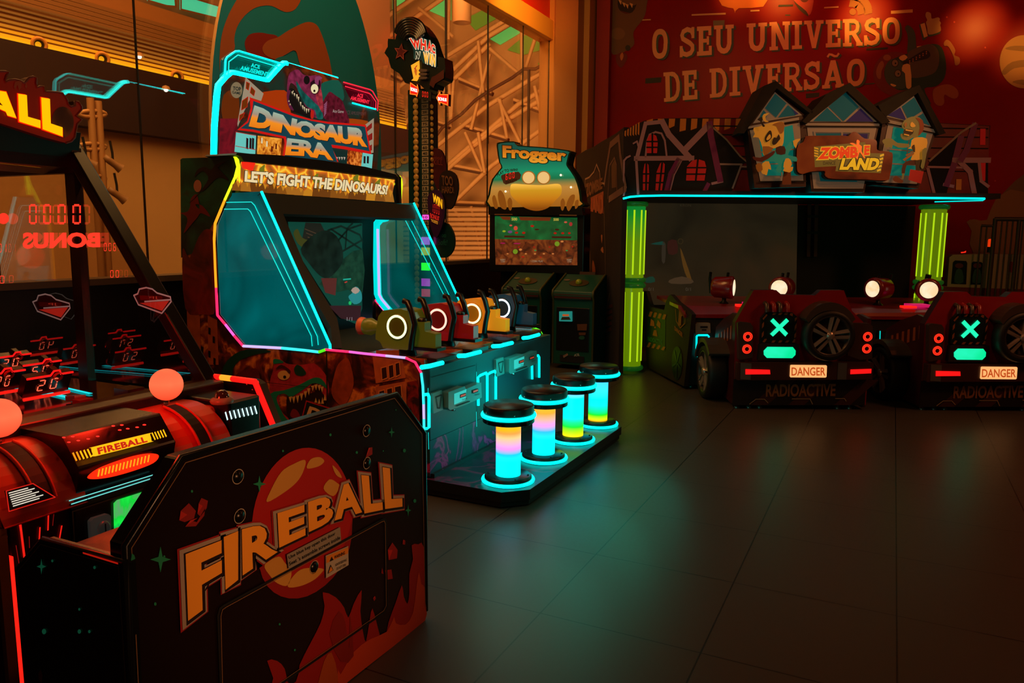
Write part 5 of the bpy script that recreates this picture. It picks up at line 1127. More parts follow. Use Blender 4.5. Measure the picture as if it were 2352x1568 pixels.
mb.poly(mp, sm(cN([(1262, 1100), (1290, 1050), (1400, 1010), (1490, 1020), (1560, 1080), (1565, 1150), (1520, 1180), (1460, 1160), (1410, 1130), (1395, 1160), (1400, 1220), (1370, 1262), (1310, 1255), (1270, 1200)]), 3), JB, off=.003); mb.build('mural_blob', WB)
# round blue creature in a space helmet with a chequered tie (generic mural figure)
mb = MB(); BL = M('3c5652', .6); BLD = M('143c34', .6)
mb.poly(mp, cN(ell(810, 880, 260, 262, 40)), M('7a1a1c', .6), off=.002)
mb.poly(mp, sm(cN([(930, 340), (960, 300), (1020, 340), (1055, 430), (1055, 640), (960, 640), (965, 500), (955, 400)]), 3), BL, off=.003)
mb.poly(mp, sm(cN([(960, 640), (1100, 560), (1260, 525), (1370, 570), (1420, 760), (1400, 930), (1300, 1030), (1160, 1060), (1240, 1240), (1180, 1200), (1110, 1060), (900, 1080), (800, 1050), (690, 930), (700, 780), (800, 700)]), 3), BLD, off=.004)
mb.poly(mp, sm(cN([(960, 640), (1100, 560), (1250, 530), (1330, 620), (1330, 780), (1250, 890), (1000, 930), (980, 780)]), 3), M('5a4c42', .6), off=.006)
mb.poly(mp, sm(cN([(700, 780), (800, 700), (900, 760), (940, 900), (930, 1050), (800, 1050), (700, 960)]), 3), BL, off=.006)
for cx_, cy_ in ((810, 755), (845, 880)):
    mb.poly(mp, cN(ell(cx_, cy_, 44, 48, 20)), M('14100e', .6), off=.008); mb.poly(mp, cN(ell(cx_, cy_, 36, 40, 20)), M('8a7a64', .6), off=.010); mb.poly(mp, cN(ell(cx_+6, cy_+4, 10, 11, 12)), BLKM, off=.012)
for q in [[(855, 690), (920, 655), (960, 690), (900, 730)], [(905, 780), (990, 775), (1005, 1040), (945, 1048), (930, 880), (895, 850)], [(760, 1000), (825, 1020), (800, 1038), (762, 1020)]]: mb.poly(mp, sm(cN(q), 2), CRM, off=.010)
mb.poly(mp, sm(cN([(905, 745), (960, 720), (1160, 600), (1230, 640), (1200, 700), (1000, 745), (930, 770)]), 2), M('1c0a0a', .6), off=.010)
for k in range(6):
    for j in range(2): mb.poly(mp, cN(ell(985+k*40, 735-k*22+j*22-4, 9, 9, 4)), M('c87848', .6), off=.012)
mb.poly(mp, sm(cN([(585, 850), (620, 760), (660, 730), (680, 780), (650, 850), (640, 940), (600, 930)]), 3), M('a0603c', .6), off=.008)
mb.poly(mp, cN(ell(715, 690, 46, 36, 20)), M('a0603c', .6), off=.008)
mb.poly(mp, sm(cN([(1395, 510), (1430, 475), (1480, 510), (1530, 600), (1520, 660), (1580, 690), (1580, 760), (1530, 780), (1510, 680), (1450, 560), (1400, 550)]), 3), M('a86838', .6), off=.006)
mb.build('mural_creature', WB)
# brown toothy creature upper left
mb = MB(); BRC = M('6e4e30', .6)
mb.poly(mp, sm(cM([(136, -60), (136, 180), (150, 280), (180, 290), (232, 270), (272, 235), (268, 170), (320, 100), (336, 40), (330, -60)]), 3), BRC, off=.003)
mb.poly(mp, cM(ell(185, 180, 38, 32, 24)), M('7e5c3a', .6), off=.005)
mb.poly(mp, sm(cM([(186, -10), (200, 20), (270, 30), (285, 20), (262, 66), (215, 70), (186, 40)]), 3), M('140808', .6), off=.006)
for x, y in [(195, 5), (215, 18), (232, 26), (255, 22)]: mb.poly(mp, cM([(x-8, y-6), (x+10, y), (x+6, y+22)]), CRM, off=.008)
mb.poly(mp, sm(cM([(196, 58), (230, 66), (250, 70), (225, 74)]), 2), M('5a0c0a', .6), off=.008)
mb.poly(mp, cM(ell(238, 256, 14, 16, 16)), M('1e2820', .6), off=.006)
mb.poly(mp, sm(cM([(174, 300), (200, 280), (225, 285), (235, 310), (205, 360), (180, 340)]), 3), M('6e0e0a', .6), off=.004); mb.poly(mp, sm(cM([(196, 300), (208, 280), (215, 300), (204, 324)]), 3), M('c8783c', .6), off=.006)
mb.build('mural_creature', WB)
mb = MB(); mb.poly(mp, sm(cM([(2180, 1116), (2260, 1010), (2352, 930), (2500, 860), (2500, 1250), (2180, 1250)]), 2), M('6e4a28', .6), off=.003)
mb.poly(mp, sm(C(1900, 460, .319)([(1003, 155), (1060, 135), (1150, 140), (1220, -20), (1417, -60), (1500, 400), (1060, 400), (1040, 220)]), 2), M('8a5a30', .6), off=.004)
for x, y in [(1940, 92), (2145, 254), (2198, 965), (1980, 118), (2060, 700)]: mb.poly(mp, cM(ell(x, y, 5, 5, 10)), M('c01410', .6), off=.004)
mb.build('mural_rocks', WB)
# ================================================================ ZOMBIE RIDE CANOPY
ZB = W(3.0, 8.6, 0)
Z = thing('ride_canopy', 'haunted-house game canopy on glowing green columns with a dark projection screen behind', 'arcade machine', ZB, YA)
fa = PD(7.62); c7 = C(1320, 260, .17007); cR = C(1380, 180, .41327); cQ = C(1680, 180, .21259)
FAS = M('1a0c0c', .9, var=.25, vs=4)
MB().poly(fa, cR([(125, 300), (165, 270), (240, 236), (340, 222), (600, 218), (1200, 225), (1885, 248), (2165, 262), (2142, 662), (1500, 655), (600, 640), (230, 640), (125, 660)]), FAS, th=.05).build('fascia', Z)
mb = MB(); YC = M('c87a28', .5); WR = M('6e0e0c', .5, var=.3, vs=6); PUR = M('a07888', .5); PUR2 = M('6e1a5a', .5); BK2 = M('080506', .9); WRD = M('b01412', .7, em=.12, emh='b01412')
mb.poly(fa, cR([(600, 222), (1880, 250), (2160, 265), (2150, 640), (600, 630)]), WR, off=.001)
for k in range(24):
    x = 255+k*62
    if 780 < x < 1850: continue
    y = 226 if x < 800 else 250; mb.poly(fa, cR([(x, y-(2 if x > 300 else -8)), (x+34, y-2), (x+30, y+62-(k % 3)*12), (x-4, y+70-(k % 3)*8)]), YC, off=.003)
for k in range(6): mb.poly(fa, c7([(675+k*36, 240-k*22), (695+k*36, 230-k*22), (690+k*36, 318-k*4), (672+k*36, 300-k*4)]), YC, off=.003)
for y in (262, 310, 372, 430, 500): mb.line(fa, cR([(600, y+2), (2150, y+18)]), .012, BK2, off=.004)
mb.build('painted_bricks', Z)
mb = MB()
mb.poly(fa, sm(c7([(1240, 120), (1310, 280), (1500, 255), (1700, 210), (1810, 130), (1850, 150), (2320, 660), (2240, 700), (2120, 1060), (680, 1090), (670, 780), (800, 600), (900, 200), (940, 130)]), 1), BK2, off=.006)
for q, w_, m in [([(835, 620), (955, 140), (1190, 115)], .075, PUR), ([(1180, 115), (1270, 290), (1560, 610)], .11, PUR), ([(820, 612), (1590, 606)], .09, PUR), ([(830, 640), (855, 1085)], .05, PUR), ([(1400, 635), (1300, 820), (1235, 1080)], .11, PUR2), ([(1430, 635), (1330, 830), (1265, 1080)], .06, PUR), ([(1500, 480), (1800, 170)], .12, PUR), ([(1820, 140), (1835, 300), (1960, 900)], .12, PUR2), ([(1850, 340), (1985, 930)], .04, PUR), ([(1825, 160), (2050, 360), (2230, 580), (2320, 655)], .03, M('8a7a6a', .5)), ([(1950, 688), (2250, 692), (2130, 1010)], .035, M('8a7a7a', .5)), ([(2240, 722), (2330, 724)], .03, M('8a7a7a', .5)), ([(955, 585), (975, 380), (1010, 290), (1090, 255), (1170, 275), (1215, 370), (1240, 580)], .035, PUR), ([(660, 1110), (690, 1000), (660, 900), (665, 640), (700, 600), (745, 578)], .035, PUR), ([(790, 410), (840, 380), (855, 440)], .03, PUR), ([(1740, 1075), (1800, 960)], .08, PUR2), ([(1855, 950), (1990, 920)], .05, PUR)]:
    mb.line(fa, c7(q), w_*.5, m, off=.009)
def archw(mb, pl, cx, cy_, w_, h_, sk, m):
    q = [(cx-w_, cy_+h_), (cx-w_+sk*.4, cy_-h_*.3), (cx-w_*.6+sk, cy_-h_*.85), (cx+sk, cy_-h_), (cx+w_*.7+sk, cy_-h_*.8), (cx+w_+sk*.5, cy_-h_*.2), (cx+w_-2, cy_+h_)]
    mb.poly(pl, q, m, off=.012)
    mb.line(pl, [(cx+sk, cy_-h_), (cx, cy_+h_)], .018, BK2, off=.014); mb.line(pl, [(cx-w_, cy_-h_*.2), (cx+w_+sk*.4, cy_-h_*.2)], .014, BK2, off=.014); mb.line(pl, [(cx-w_, cy_+h_*.4), (cx+w_, cy_+h_*.4)], .014, BK2, off=.014)
for cx, cy_, w_, h_, sk in [(1045, 410, 75, 130, 0), (960, 860, 42, 200, 5), (1135, 855, 50, 205, 45), (1630, 765, 130, 145, 30)]:
    a = c7([(cx, cy_)])[0]; archw(mb, fa, a[0], a[1], w_*.17, h_*.17, sk*.17, WRD)
# right side of the fascia
for q, w_, m in [([(1825, 458), (2000, 300), (2080, 250)], .02, M('8a7a6a', .5)), ([(1815, 492), (2010, 496)], .02, PUR), ([(1998, 330), (1960, 480), (1920, 590)], .06, PUR2), ([(1960, 455), (2155, 455)], .05, PUR), ([(1990, 460), (2050, 520), (2075, 650)], .05, PUR), ([(2075, 260), (2030, 400), (2000, 450)], .06, PUR2), ([(1815, 500), (1850, 640)], .03, PUR), ([(1905, 590), (1955, 600)], .03, PUR), ([(2100, 470), (2110, 570), (2150, 600)], .03, PUR)]: mb.line(fa, cR(q), w_, m, off=.009)
for q in [[(1830, 455), (2000, 310), (1960, 480), (1920, 640), (1850, 640), (1815, 492)], [(2010, 460), (2150, 462), (2150, 650), (2085, 650), (2050, 540)]]: mb.poly(fa, cR(q), BK2, off=.006)
for x, y, h_ in [(2118, 325, 45), (2118, 520, 50), (1985, 590, 30)]: mb.poly(fa, cR([(x-12, y-h_), (x+18, y-h_), (x+16, y+h_), (x-14, y+h_)]), WRD if x > 2000 else YC, off=.008)
mb.build('painted_haunted_house', Z)
# side wall running back
p1, p2 = W(1.085, 7.64, 0), W(.865, 10.05, 0); dv = (p2-p1).normalized(); sw = Pl(p1, dv.cross(UP))
MB().poly(sw, [(1433, 292), (1415, 306), (1398, 316), (1380, 326), (1362, 338), (1345, 345), (1324, 358), (p2.x, p2.y, .02), (p1.x, p1.y, .02)], M('1a0c09', .9, var=.25, vs=3), th=.05).build('side_wall', Z)
mb = MB(); c5 = C(1100, 300, .37)
for q, w_, m in [([(405, 950), (440, 700), (485, 430), (600, 330), (620, 560), (695, 1010), (470, 1160)], .07, M('5e3c44', .5)), ([(450, 1150), (480, 700), (540, 600), (570, 700), (575, 1050)], .02, M('5e3c44', .5)), ([(145, 1170), (145, 890), (200, 865), (265, 790), (300, 690), (340, 790), (355, 940), (405, 950)], .02, M('b08c78', .5))]: mb.line(sw, c7(q), w_, m, off=.004)
mb.poly(sw, c7([(150, 900), (260, 830), (300, 760), (345, 830), (350, 1030), (180, 1100)]), M('34180c', .8, var=.4, vs=12), off=.003)
mb.poly(sw, c5([(695, 415), (775, 375), (775, 515), (700, 485)]), M('a0280c', .5, var=.3, vs=14), off=.003)
mb.poly(sw, c7([(500, 700), (545, 620), (565, 720), (565, 1000), (505, 1010)]), M('3a0e0a', .5), off=.003)
for q in [[(705, 830), (715, 810), (730, 900), (725, 990), (710, 1010)], [(740, 950), (765, 985), (790, 960), (770, 1010)], [(760, 650), (770, 650), (766, 700)], [(758, 740), (772, 720), (776, 760)], [(730, 1060), (745, 1050), (750, 1090)], [(735, 1110), (750, 1100), (752, 1130)]]: mb.poly(sw, sm(c5(q), 2), M('b4501a', .5), off=.005)
mb.lines(sw, [c5([(780, 470), (790, 940)]), c5([(815, 1010), (765, 1260)])], .012, M('6e5a46', .5), off=.006)
for k in range(5): mb.poly(sw, c5([(790-k*2, 1090+k*36), (830-k*2, 1075+k*36), (834-k*2, 1095+k*36), (794-k*2, 1112+k*36)]), M('4a1e10', .5), off=.004)
mb.poly(sw, c5([(655, 600), (680, 560), (700, 900), (660, 920)]), M('3c160c', .5, var=.4, vs=14), off=.003)
mb.build('painted_street', Z)
mb = MB(); mb.text('ZOMBIE', sw, c5([(665, 420), (770, 360)]), c5([(665, 330), (770, 290)]), M('6e3410', .5), bold=.05, off=.006); mb.text('LAND', sw, c5([(695, 500), (775, 520)]), c5([(700, 425), (775, 390)]), M('c03c14', .5), bold=.05, off=.006); mb.build('side_lettering', Z)
# canopy slab, neon
zl = fa.pt(1600, 450).z
ca = [fa.pt(1432, 460), fa.pt(1500, 460), fa.pt(2262, 460)]
mb = MB(); B = [W(1.10, 7.72, zl), W(1.25, 7.60, zl), W(4.78, 7.60, zl), W(4.82, 7.8, zl), W(4.75, 9.3, zl), W(.95, 9.3, zl)]
mb.prism(B, Vector((0, 0, .05)), M('0c0808', .5)); mb.build('canopy_slab', Z)
MB().ptube(PD(7.585), [(1431, 456), (1447, 452), (1470, 450), (1520, 449), (1700, 450), (2000, 453), (2262, 456)], .0095, CYAN).build('neon_edge', Z)
p = PD(7.585).pt(2262, 457)
MB().tube([p, W(4.70, 7.75, zl-.012), W(4.3, 7.9, zl-.022)], .006, CYANL).build('neon_edge', Z)
# columns
GC1 = M('8cb414', .18, em=.30, emh='78a000', coat=.8, samp=False)
def column(s_, d_, patch):
    g = part('column', Z); c = W(s_, d_, 0); c0 = (c.x, c.y, 0)
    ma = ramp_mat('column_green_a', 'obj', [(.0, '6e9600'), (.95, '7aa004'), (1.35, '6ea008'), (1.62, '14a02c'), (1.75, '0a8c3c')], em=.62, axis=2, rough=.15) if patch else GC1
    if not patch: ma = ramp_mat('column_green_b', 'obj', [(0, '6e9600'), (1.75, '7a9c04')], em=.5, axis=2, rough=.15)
    MB().lathe([(.118, .03), (.118, .90)], ma, c0, n=32).lathe([(.118, .95), (.118, 1.72)], ma, c0, n=32).build('shaft', g)
    RG = M('2c7830', .25, em=.12, emh='28962c', coat=.5)
    for z0 in (.045, .905, .962, 1.73):
        MB().tube([Vector((c.x+.12*math.cos(2*PI*k/32), c.y+.12*math.sin(2*PI*k/32), z0)) for k in range(32)], .026, RG, closed=True, n=10).build('ring', g)
    mb = MB(); ST = Gl('b4e014', .95)
    a0 = math.atan2(-c.y, -c.x)
    for k in range(-2, 4):
        a = a0+.05+k*.66
        for z0, z1 in ((.12, .84), (1.02, 1.67)): mb.tube([Vector((c.x+.119*math.cos(a), c.y+.119*math.sin(a), z)) for z in (z0, z1)], .009, ST, n=6)
    mb.build('flute', g)
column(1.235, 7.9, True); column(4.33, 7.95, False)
# back wall, screen, red frame
bw = PD(9.3)
MB().prism([W(1.0, 9.32, .05), W(4.85, 9.32, .05), W(4.85, 9.32, 1.8), W(1.0, 9.32, 1.8)], HD*.05, M('060404', .7)).build('rear_panel', Z)
SCM = ramp_mat('dim_screen', 'noise', [(.3, '1a130a'), (.5, '221a0e'), (.7, '2a1c0e')], em=.9, scale=1.4, rough=.4)
MB().poly(bw, [(1478, 466), (1832, 468), (1828, 700), (1476, 700)], SCM, off=.004).build('projection_screen', Z)
mb = MB(); cS = C(1380, 180, .41327)
for q, m in [([(275, 920), (340, 905), (345, 912), (350, 925)], Gl('14362c', 1)), ([(340, 915), (360, 920), (356, 1020), (338, 1015)], Gl('2c241a', 1)), ([(372, 905), (420, 900), (425, 970), (375, 975)], Gl('2e140e', 1)), ([(440, 940), (465, 1000), (505, 1120), (480, 1110), (455, 1040)], Gl('4a3010', 1)), ([(250, 1110), (290, 1100), (300, 1130), (250, 1135)], Gl('143224', 1)), ([(380, 1120), (450, 1100), (510, 1120), (500, 1140), (390, 1140)], Gl('3c2c1c', 1))]: mb.poly(bw, sm(cS(q), 2), m, off=.008)
mb.line(bw, cS(ell(442, 905, 14, 14, 16)), .008, Gl('2e2210', 1), off=.008, closed=True)
mb.text('0/1', bw, cS([(262, 1180), (292, 1180)]), cS([(262, 1162), (292, 1162)]), Gl('3c3226', 1), off=.008); mb.text('0/1', bw, cS([(470, 1180), (500, 1180)]), cS([(470, 1162), (500, 1162)]), Gl('3c3226', 1), off=.008)
mb.text('KRON', bw, cS([(440, 712), (500, 712)]), cS([(440, 698), (500, 698)]), Gl('2c2416', 1), off=.008)
mb.build('screen_picture', Z)
mb = MB()
for x in (1146, 1185): mb.poly(bw, cR([(x, 670), (x+20, 670), (x+12, 990), (x-6, 990)]), M('5a1210', .5), off=.03, th=.02)
for y in (760, 850): mb.poly(bw, cR([(1140, y), (1210, y), (1208, y+14), (1138, y+14)]), BLKM, off=.04)
mb.build('window_frame', Z)
# three little houses
RF = M('1a140c', .9, var=.3, vs=10); WLR = M('300c0a', .5); TR = M('8c7858', .8, em=.10, emh='a08c70'); PN = M('0a4a4c', .85, em=.12, emh='0a7878'); PNV = M('2c2450', .85, em=.10, emh='3c3278'); PN2 = M('0a7868', .85, em=.22, emh='0aa08c')  # emission brightens house trim and panes, which are no lamps
hs = PD(7.45)
def house(body, roof, label_shapes, nm):
    g = part('house', Z)
    MB().poly(hs, cQ(body), WLR, th=.16, mside=M('0a0606', .6)).build('house_wall', g)
    MB().poly(hs, cQ(roof), RF, th=.34, off=.05).build('house_roof', g)
    mb = MB()
    for q in label_shapes[0]: mb.poly(hs, cQ(q), TR, off=.006)
    mb.build('window_frame', g)
    mb = MB()
    for q, m in label_shapes[1]: mb.poly(hs, cQ(q), m, off=.012)
    mb.build('window_pane', g)
    mb = MB()
    for l, w_, m in label_shapes[2]: mb.line(hs, cQ(l), w_, m, off=.018)
    mb.build('glazing_bar', g)
house([(170, 520), (468, 120), (800, 400), (805, 1170), (250, 1185)], [(55, 600), (330, 92), (462, 38), (860, 368), (848, 400), (470, 118), (175, 525), (120, 600)],
      ([[(228, 488), (468, 148), (762, 398)], [(175, 520), (728, 420), (728, 450), (180, 545)], [(195, 560), (735, 480), (775, 1105), (310, 1110)]],
       [([(360, 322), (468, 168), (590, 272), (476, 425)], PN), ([(290, 440), (345, 345), (385, 395), (365, 430)], PN), ([(500, 425), (605, 290), (660, 335), (690, 400)], PN), ([(640, 330), (665, 340), (722, 385), (680, 398)], PNV), ([(285, 600), (655, 505), (725, 1050), (360, 1050)], PN2)],
       [([(305, 800), (690, 765)], .012, TR), ([(330, 930), (700, 915)], .012, TR), ([(470, 560), (540, 1050)], .012, TR), ([(290, 1118), (800, 1112)], .012, BK2), ([(180, 552), (735, 458)], .012, BK2)]), 'a')
house([(790, 480), (1225, 135), (1600, 480), (1435, 1230), (865, 1225)], [(745, 472), (1000, 185), (1255, 58), (1620, 395), (1690, 480), (1600, 500), (1225, 150), (790, 500)],
      ([[(840, 470), (1225, 135), (1570, 470)], [(795, 482), (1598, 488), (1595, 515), (800, 510)], [(815, 530), (1565, 535), (1420, 1190), (885, 1190)]],
       [([(880, 462), (1030, 318), (1185, 468)], PN), ([(1045, 305), (1225, 150), (1370, 310), (1205, 465)], PN), ([(1230, 468), (1390, 325), (1530, 468)], PNV), ([(905, 595), (1172, 595), (1172, 700), (915, 700)], PN), ([(1200, 600), (1470, 600), (1455, 700), (1200, 700)], PNV), ([(935, 1010), (1365, 1060), (1350, 1118), (955, 1110)], PN)],
       [([(885, 575), (1495, 582), (1470, 700)], .014, TR), ([(890, 580), (915, 720)], .014, TR), ([(940, 1130), (1370, 1130)], .014, TR), ([(795, 520), (1598, 524)], .012, BK2), ([(860, 1200), (1430, 1205)], .012, BK2), ([(1187, 590), (1187, 700)], .014, TR)]), 'b')
house([(1640, 430), (1975, 165), (2215, 560), (2020, 1190), (1530, 1150)], [(1560, 300), (1760, 190), (2000, 82), (2285, 600), (2215, 620), (1985, 165), (1640, 425), (1600, 380)],
      ([[(1655, 410), (1968, 190), (2155, 525)], [(1680, 445), (2210, 555), (2205, 590), (1678, 480)], [(1690, 495), (2175, 595), (2000, 1140), (1560, 1120)]],
       [([(1685, 400), (1818, 315), (1885, 455)], PNV), ([(1835, 305), (1968, 205), (2052, 355), (1905, 450)], PN), ([(1960, 440), (2065, 378), (2135, 510)], PN), ([(1745, 525), (2105, 595), (1960, 1050), (1660, 1050)], PN2)],
       [([(1690, 765), (2050, 800)], .012, TR), ([(1680, 920), (1990, 940)], .012, TR), ([(1925, 580), (1850, 1050)], .012, TR), ([(1540, 1135), (2005, 1150)], .012, BK2), ([(1680, 490), (2205, 600)], .012, BK2)]), 'c')
# blob sign
sg = PD(7.38)
blob = sm(cQ([(700, 760), (735, 705), (770, 690), (790, 640), (830, 625), (1190, 622), (1250, 630), (1285, 590), (1320, 582), (1365, 610), (1420, 655), (1530, 665), (1555, 700), (1555, 775), (1620, 790), (1700, 800), (1725, 830), (1715, 960), (1690, 1070), (1660, 1105), (1450, 1095), (1180, 1090), (1040, 1080), (1000, 1040), (1000, 1000), (840, 1010), (760, 1035), (710, 1010), (700, 940)]), 2)
BLB = ramp_mat('blob_brown', 'noise', [(.35, '5a1606'), (.5, '8a2a0a'), (.65, 'a03c10')], em=.38, scale=3, rough=.15)
mb = MB(); mb.poly(sg, [(x-1.5, y+1.5) for x, y in blob], M('3c3a38', .3, .5), th=.06); mb.build('sign_backing', Z)
mb = MB(); mb.poly(sg, [(x+1.5, y-.5) for x, y in blob], BLB, th=.02, off=.02); mb.build('sign_body', Z, bevel=.008)
mb = MB()
mb.poly(sg, cQ([(880, 740), (1430, 690), (1480, 810), (1640, 812), (1600, 1025), (1112, 1005), (1120, 950), (890, 962)]), M('4a3812', .4, em=.5, emh='6e5a1e'), off=.024)
for k in range(4): mb.poly(sg, cQ([(882, 745+k*28), (925, 755+k*28), (930, 772+k*28), (882, 760+k*28)]), Gl('c88214', .8), off=.026)
for k in range(5): mb.poly(sg, cQ([(1590-k*8, 830+k*40), (1630-k*8, 815+k*40), (1636-k*8, 835+k*40), (1592-k*8, 852+k*40)]), Gl('d2961e', .8), off=.026)
mb.build('sign_panel', Z)
mb = MB()
for gr, m, m2, of in ((.06, Gl('d29a1e', .9), Gl('1e1404', 1), .028), (0, Gl('d2320a', .9), Gl('d29a14', .95), .031)):
    mb.text('ZOMB', sg, cQ([(915, 880), (1350, 860)]), cQ([(950, 750), (1350, 735)]), m, bold=.06, off=of, grow=gr)
    mb.text('E', sg, cQ([(1415, 835), (1475, 830)]), cQ([(1420, 730), (1480, 728)]), m, bold=.06, off=of, grow=gr)
    mb.text('LAND', sg, cQ([(1150, 990), (1560, 995)]), cQ([(1185, 862), (1600, 862)]), m2, bold=.06, off=of, grow=gr)
mb.poly(sg, sm(cQ([(1262, 705), (1300, 700), (1335, 720), (1335, 680), (1350, 665), (1372, 685), (1365, 715), (1395, 740), (1390, 790), (1430, 860), (1415, 862), (1370, 800), (1350, 870), (1335, 870), (1350, 790), (1340, 745), (1300, 725)]), 2), Gl('f0641e', .9), off=.030)
mb.text('DANCE', sg, cQ([(980, 935), (1110, 935)]), cQ([(980, 900), (1115, 895)]), Gl('2c140a', 1), off=.028)
mb.build('sign_lettering', Z)
mb = MB(); mb.line(sg, cQ([(1005, 645), (1055, 650)]), .012, WHITE, off=.03); mb.line(sg, cQ([(925, 642), (940, 642)]), .008, WHITE, off=.03); mb.build('sign_glint', Z) if False else None
# two cartoon zombie cut-outs
zb = PD(7.36)
def cut(nm, shapes, label):
    mb = MB()
    for i, (q, m, n_) in enumerate(shapes):
        mb.poly(zb, sm(cQ(q), n_) if n_ > 1 else cQ(q), m, off=.004+.003*i, th=.012 if i == 0 else 0)
    o = mb.build(nm, Z); o['label'] = label
Y1_ = M('c88c28', .45, em=.28, emh='c88c28'); Y2_ = M('8a5014', .45, em=.22, emh='8a5014'); TQ = M('0a7058', .45, em=.28, emh='0a8c6e'); DKZ = M('1a0c08', .5); GZ = M('6a6030', .45, em=.28, emh='6e6428'); GZ2 = M('3c3216', .5)  # emission brightens the painted cut-outs, which are no lamps
cut('zombie_cutout', [
    ([(545, 1145), (570, 1150), (645, 1145), (640, 990), (570, 990)], M('6e3410', .5), 1),
    ([(230, 640), (250, 600), (235, 560), (245, 530), (300, 520), (420, 480), (560, 470), (565, 560), (560, 690), (530, 740), (440, 760), (370, 830), (340, 820), (330, 740), (290, 640)], Y1_, 2),
    ([(435, 505), (500, 475), (565, 480), (560, 570), (520, 600), (480, 520)], Y2_, 2), ([(335, 735), (450, 755), (370, 830), (345, 820)], Y2_, 2),
    ([(355, 640), (400, 570), (425, 575), (430, 640), (385, 685), (362, 685)], DKZ, 3), ([(370, 655), (405, 605), (418, 640), (385, 670)], Y1_, 3),
    ([(430, 690), (450, 640), (480, 645), (500, 605), (520, 650), (500, 680), (470, 715), (440, 720)], DKZ, 2),
    ([(340, 880), (420, 820), (470, 780), (560, 770), (620, 690), (670, 690), (630, 770), (600, 830), (690, 850), (695, 900), (640, 890), (570, 870), (545, 1000), (510, 1025), (470, 990), (500, 930), (440, 900), (360, 905)], TQ, 2),
    ([(470, 750), (560, 735), (570, 820), (480, 820)], M('3c100c', .5), 2), ([(225, 845), (300, 860), (450, 785), (440, 830), (320, 905), (230, 880)], M('5a1410', .5), 2),
    ([(650, 680), (720, 655), (728, 670), (700, 700), (680, 760)], Y1_, 2), ([(320, 920), (390, 900), (415, 990), (385, 980), (370, 1045), (345, 1040), (310, 1020)], Y1_, 2),
    ([(570, 870), (620, 880), (635, 940), (590, 985), (545, 960)], Y1_, 2), ([(540, 1000), (560, 960), (650, 960), (640, 1000), (610, 1020), (560, 1010)], Y1_, 1),
    ([(245, 940), (300, 920), (320, 990), (270, 1015)], Y2_, 2), ([(260, 455), (300, 425), (325, 440), (310, 480), (345, 520), (320, 530), (290, 470)], M('141410', .5), 2), ([(315, 440), (330, 395), (390, 385), (350, 420), (355, 460), (385, 475), (345, 480)], Y1_, 2)], 'yellow scarecrow-headed cartoon zombie in a teal coat')
cut('zombie_cutout', [
    ([(1850, 480), (1900, 430), (1990, 410), (2060, 450), (2075, 540), (2050, 590), (2015, 625), (1990, 650), (1960, 640), (1900, 670), (1840, 650), (1830, 600), (1870, 590), (1865, 550), (1845, 530)], GZ, 2),
    ([(1985, 425), (2060, 450), (2075, 540), (2050, 590), (2015, 620), (2030, 540), (2020, 470)], M('8a3c10', .5), 2),
    ([(1925, 510), (1945, 470), (1985, 515), (1950, 530)], Y1_, 2), ([(1858, 500), (1880, 475), (1890, 500), (1870, 530)], Y2_, 2),
    ([(1862, 550), (1950, 560), (1950, 600), (1900, 620), (1850, 600)], DKZ, 2), ([(1870, 552), (1950, 565), (1945, 580), (1870, 566)], Y1_, 1), ([(1855, 600), (1910, 612), (1905, 625), (1850, 612)], Y1_, 1),
    ([(1615, 680), (1650, 655), (1720, 655), (1780, 700), (1900, 710), (1900, 745), (1790, 750), (1730, 720), (1720, 760), (1680, 740), (1660, 760), (1640, 720)], GZ, 2),
    ([(1930, 670), (1990, 640), (2095, 655), (2090, 760), (2060, 900), (2000, 890), (1920, 880), (1960, 780), (1890, 760), (1920, 740)], Y1_, 2),
    ([(1930, 740), (1960, 720), (1965, 800), (1940, 780)], GZ2, 2), ([(1830, 880), (1950, 800), (1955, 820), (1850, 895)], Y2_, 1), ([(1860, 830), (1940, 790), (1935, 805), (1870, 845)], Y2_, 1),
    ([(1900, 890), (2000, 890), (1960, 940), (1870, 940), (1850, 1030), (1815, 1030), (1830, 930)], M('4a1e10', .5), 2), ([(1960, 890), (2030, 880), (2030, 1000), (1965, 1000)], GZ2, 1),
    ([(1905, 985), (2050, 1010), (2020, 1140), (1885, 1100)], M('a01410', .45, em=.15, emh='c01410'), 1),
    ([(1715, 1090), (1750, 1055), (1800, 1090), (1830, 1110), (1810, 1135), (1740, 1120)], M('6e3c1e', .5), 2), ([(1815, 1030), (1840, 1030), (1830, 1090), (1810, 1090)], GZ, 1), ([(2030, 780), (2080, 760), (2060, 900), (2040, 980), (2010, 960), (2030, 870)], GZ, 2)], 'green cartoon zombie with orange hair and a red bucket')
# ================================================================ RIDE CONSOLE in front of the screen
CN = thing('ride_console', 'long low red-topped game console behind the buggies with hazard paint and a radiation sign', 'console', W(3.2, 7.3, 0), YA)
cJ = C(1440, 600, .26361); cK = C(1900, 460, .319)
RDB = M('7a1014', .3, coat=.4, var=.15, vs=5)
def sbox(mb, s0, s1, d0, d1, z0, z1, m):
    T = Matrix((SD, HD, UP)).transposed().to_4x4(); return mb.box(s0, s1, d0, d1, z0, z1, m, T)
sbox(MB(), 1.60, 4.9, 6.98, 7.9, .04, .70, BLKM).build('console_body', CN)
MB().prism([W(1.58, 6.96, .70), W(4.9, 6.96, .70), W(4.9, 7.0, .755), W(4.9, 7.9, .80), W(1.5, 7.9, .80), W(1.55, 7.1, .77)], Vector((0, 0, -.03)), RDB).build('console_top', CN)
for s0, s1, d0, d1 in ((2.18, 2.36, 7.05, 7.22), (3.72, 3.9, 7.05, 7.22)): sbox(MB(), s0, s1, d0, d1, .775, .80, Gl('c8145a', .9)).build('console_label', CN)
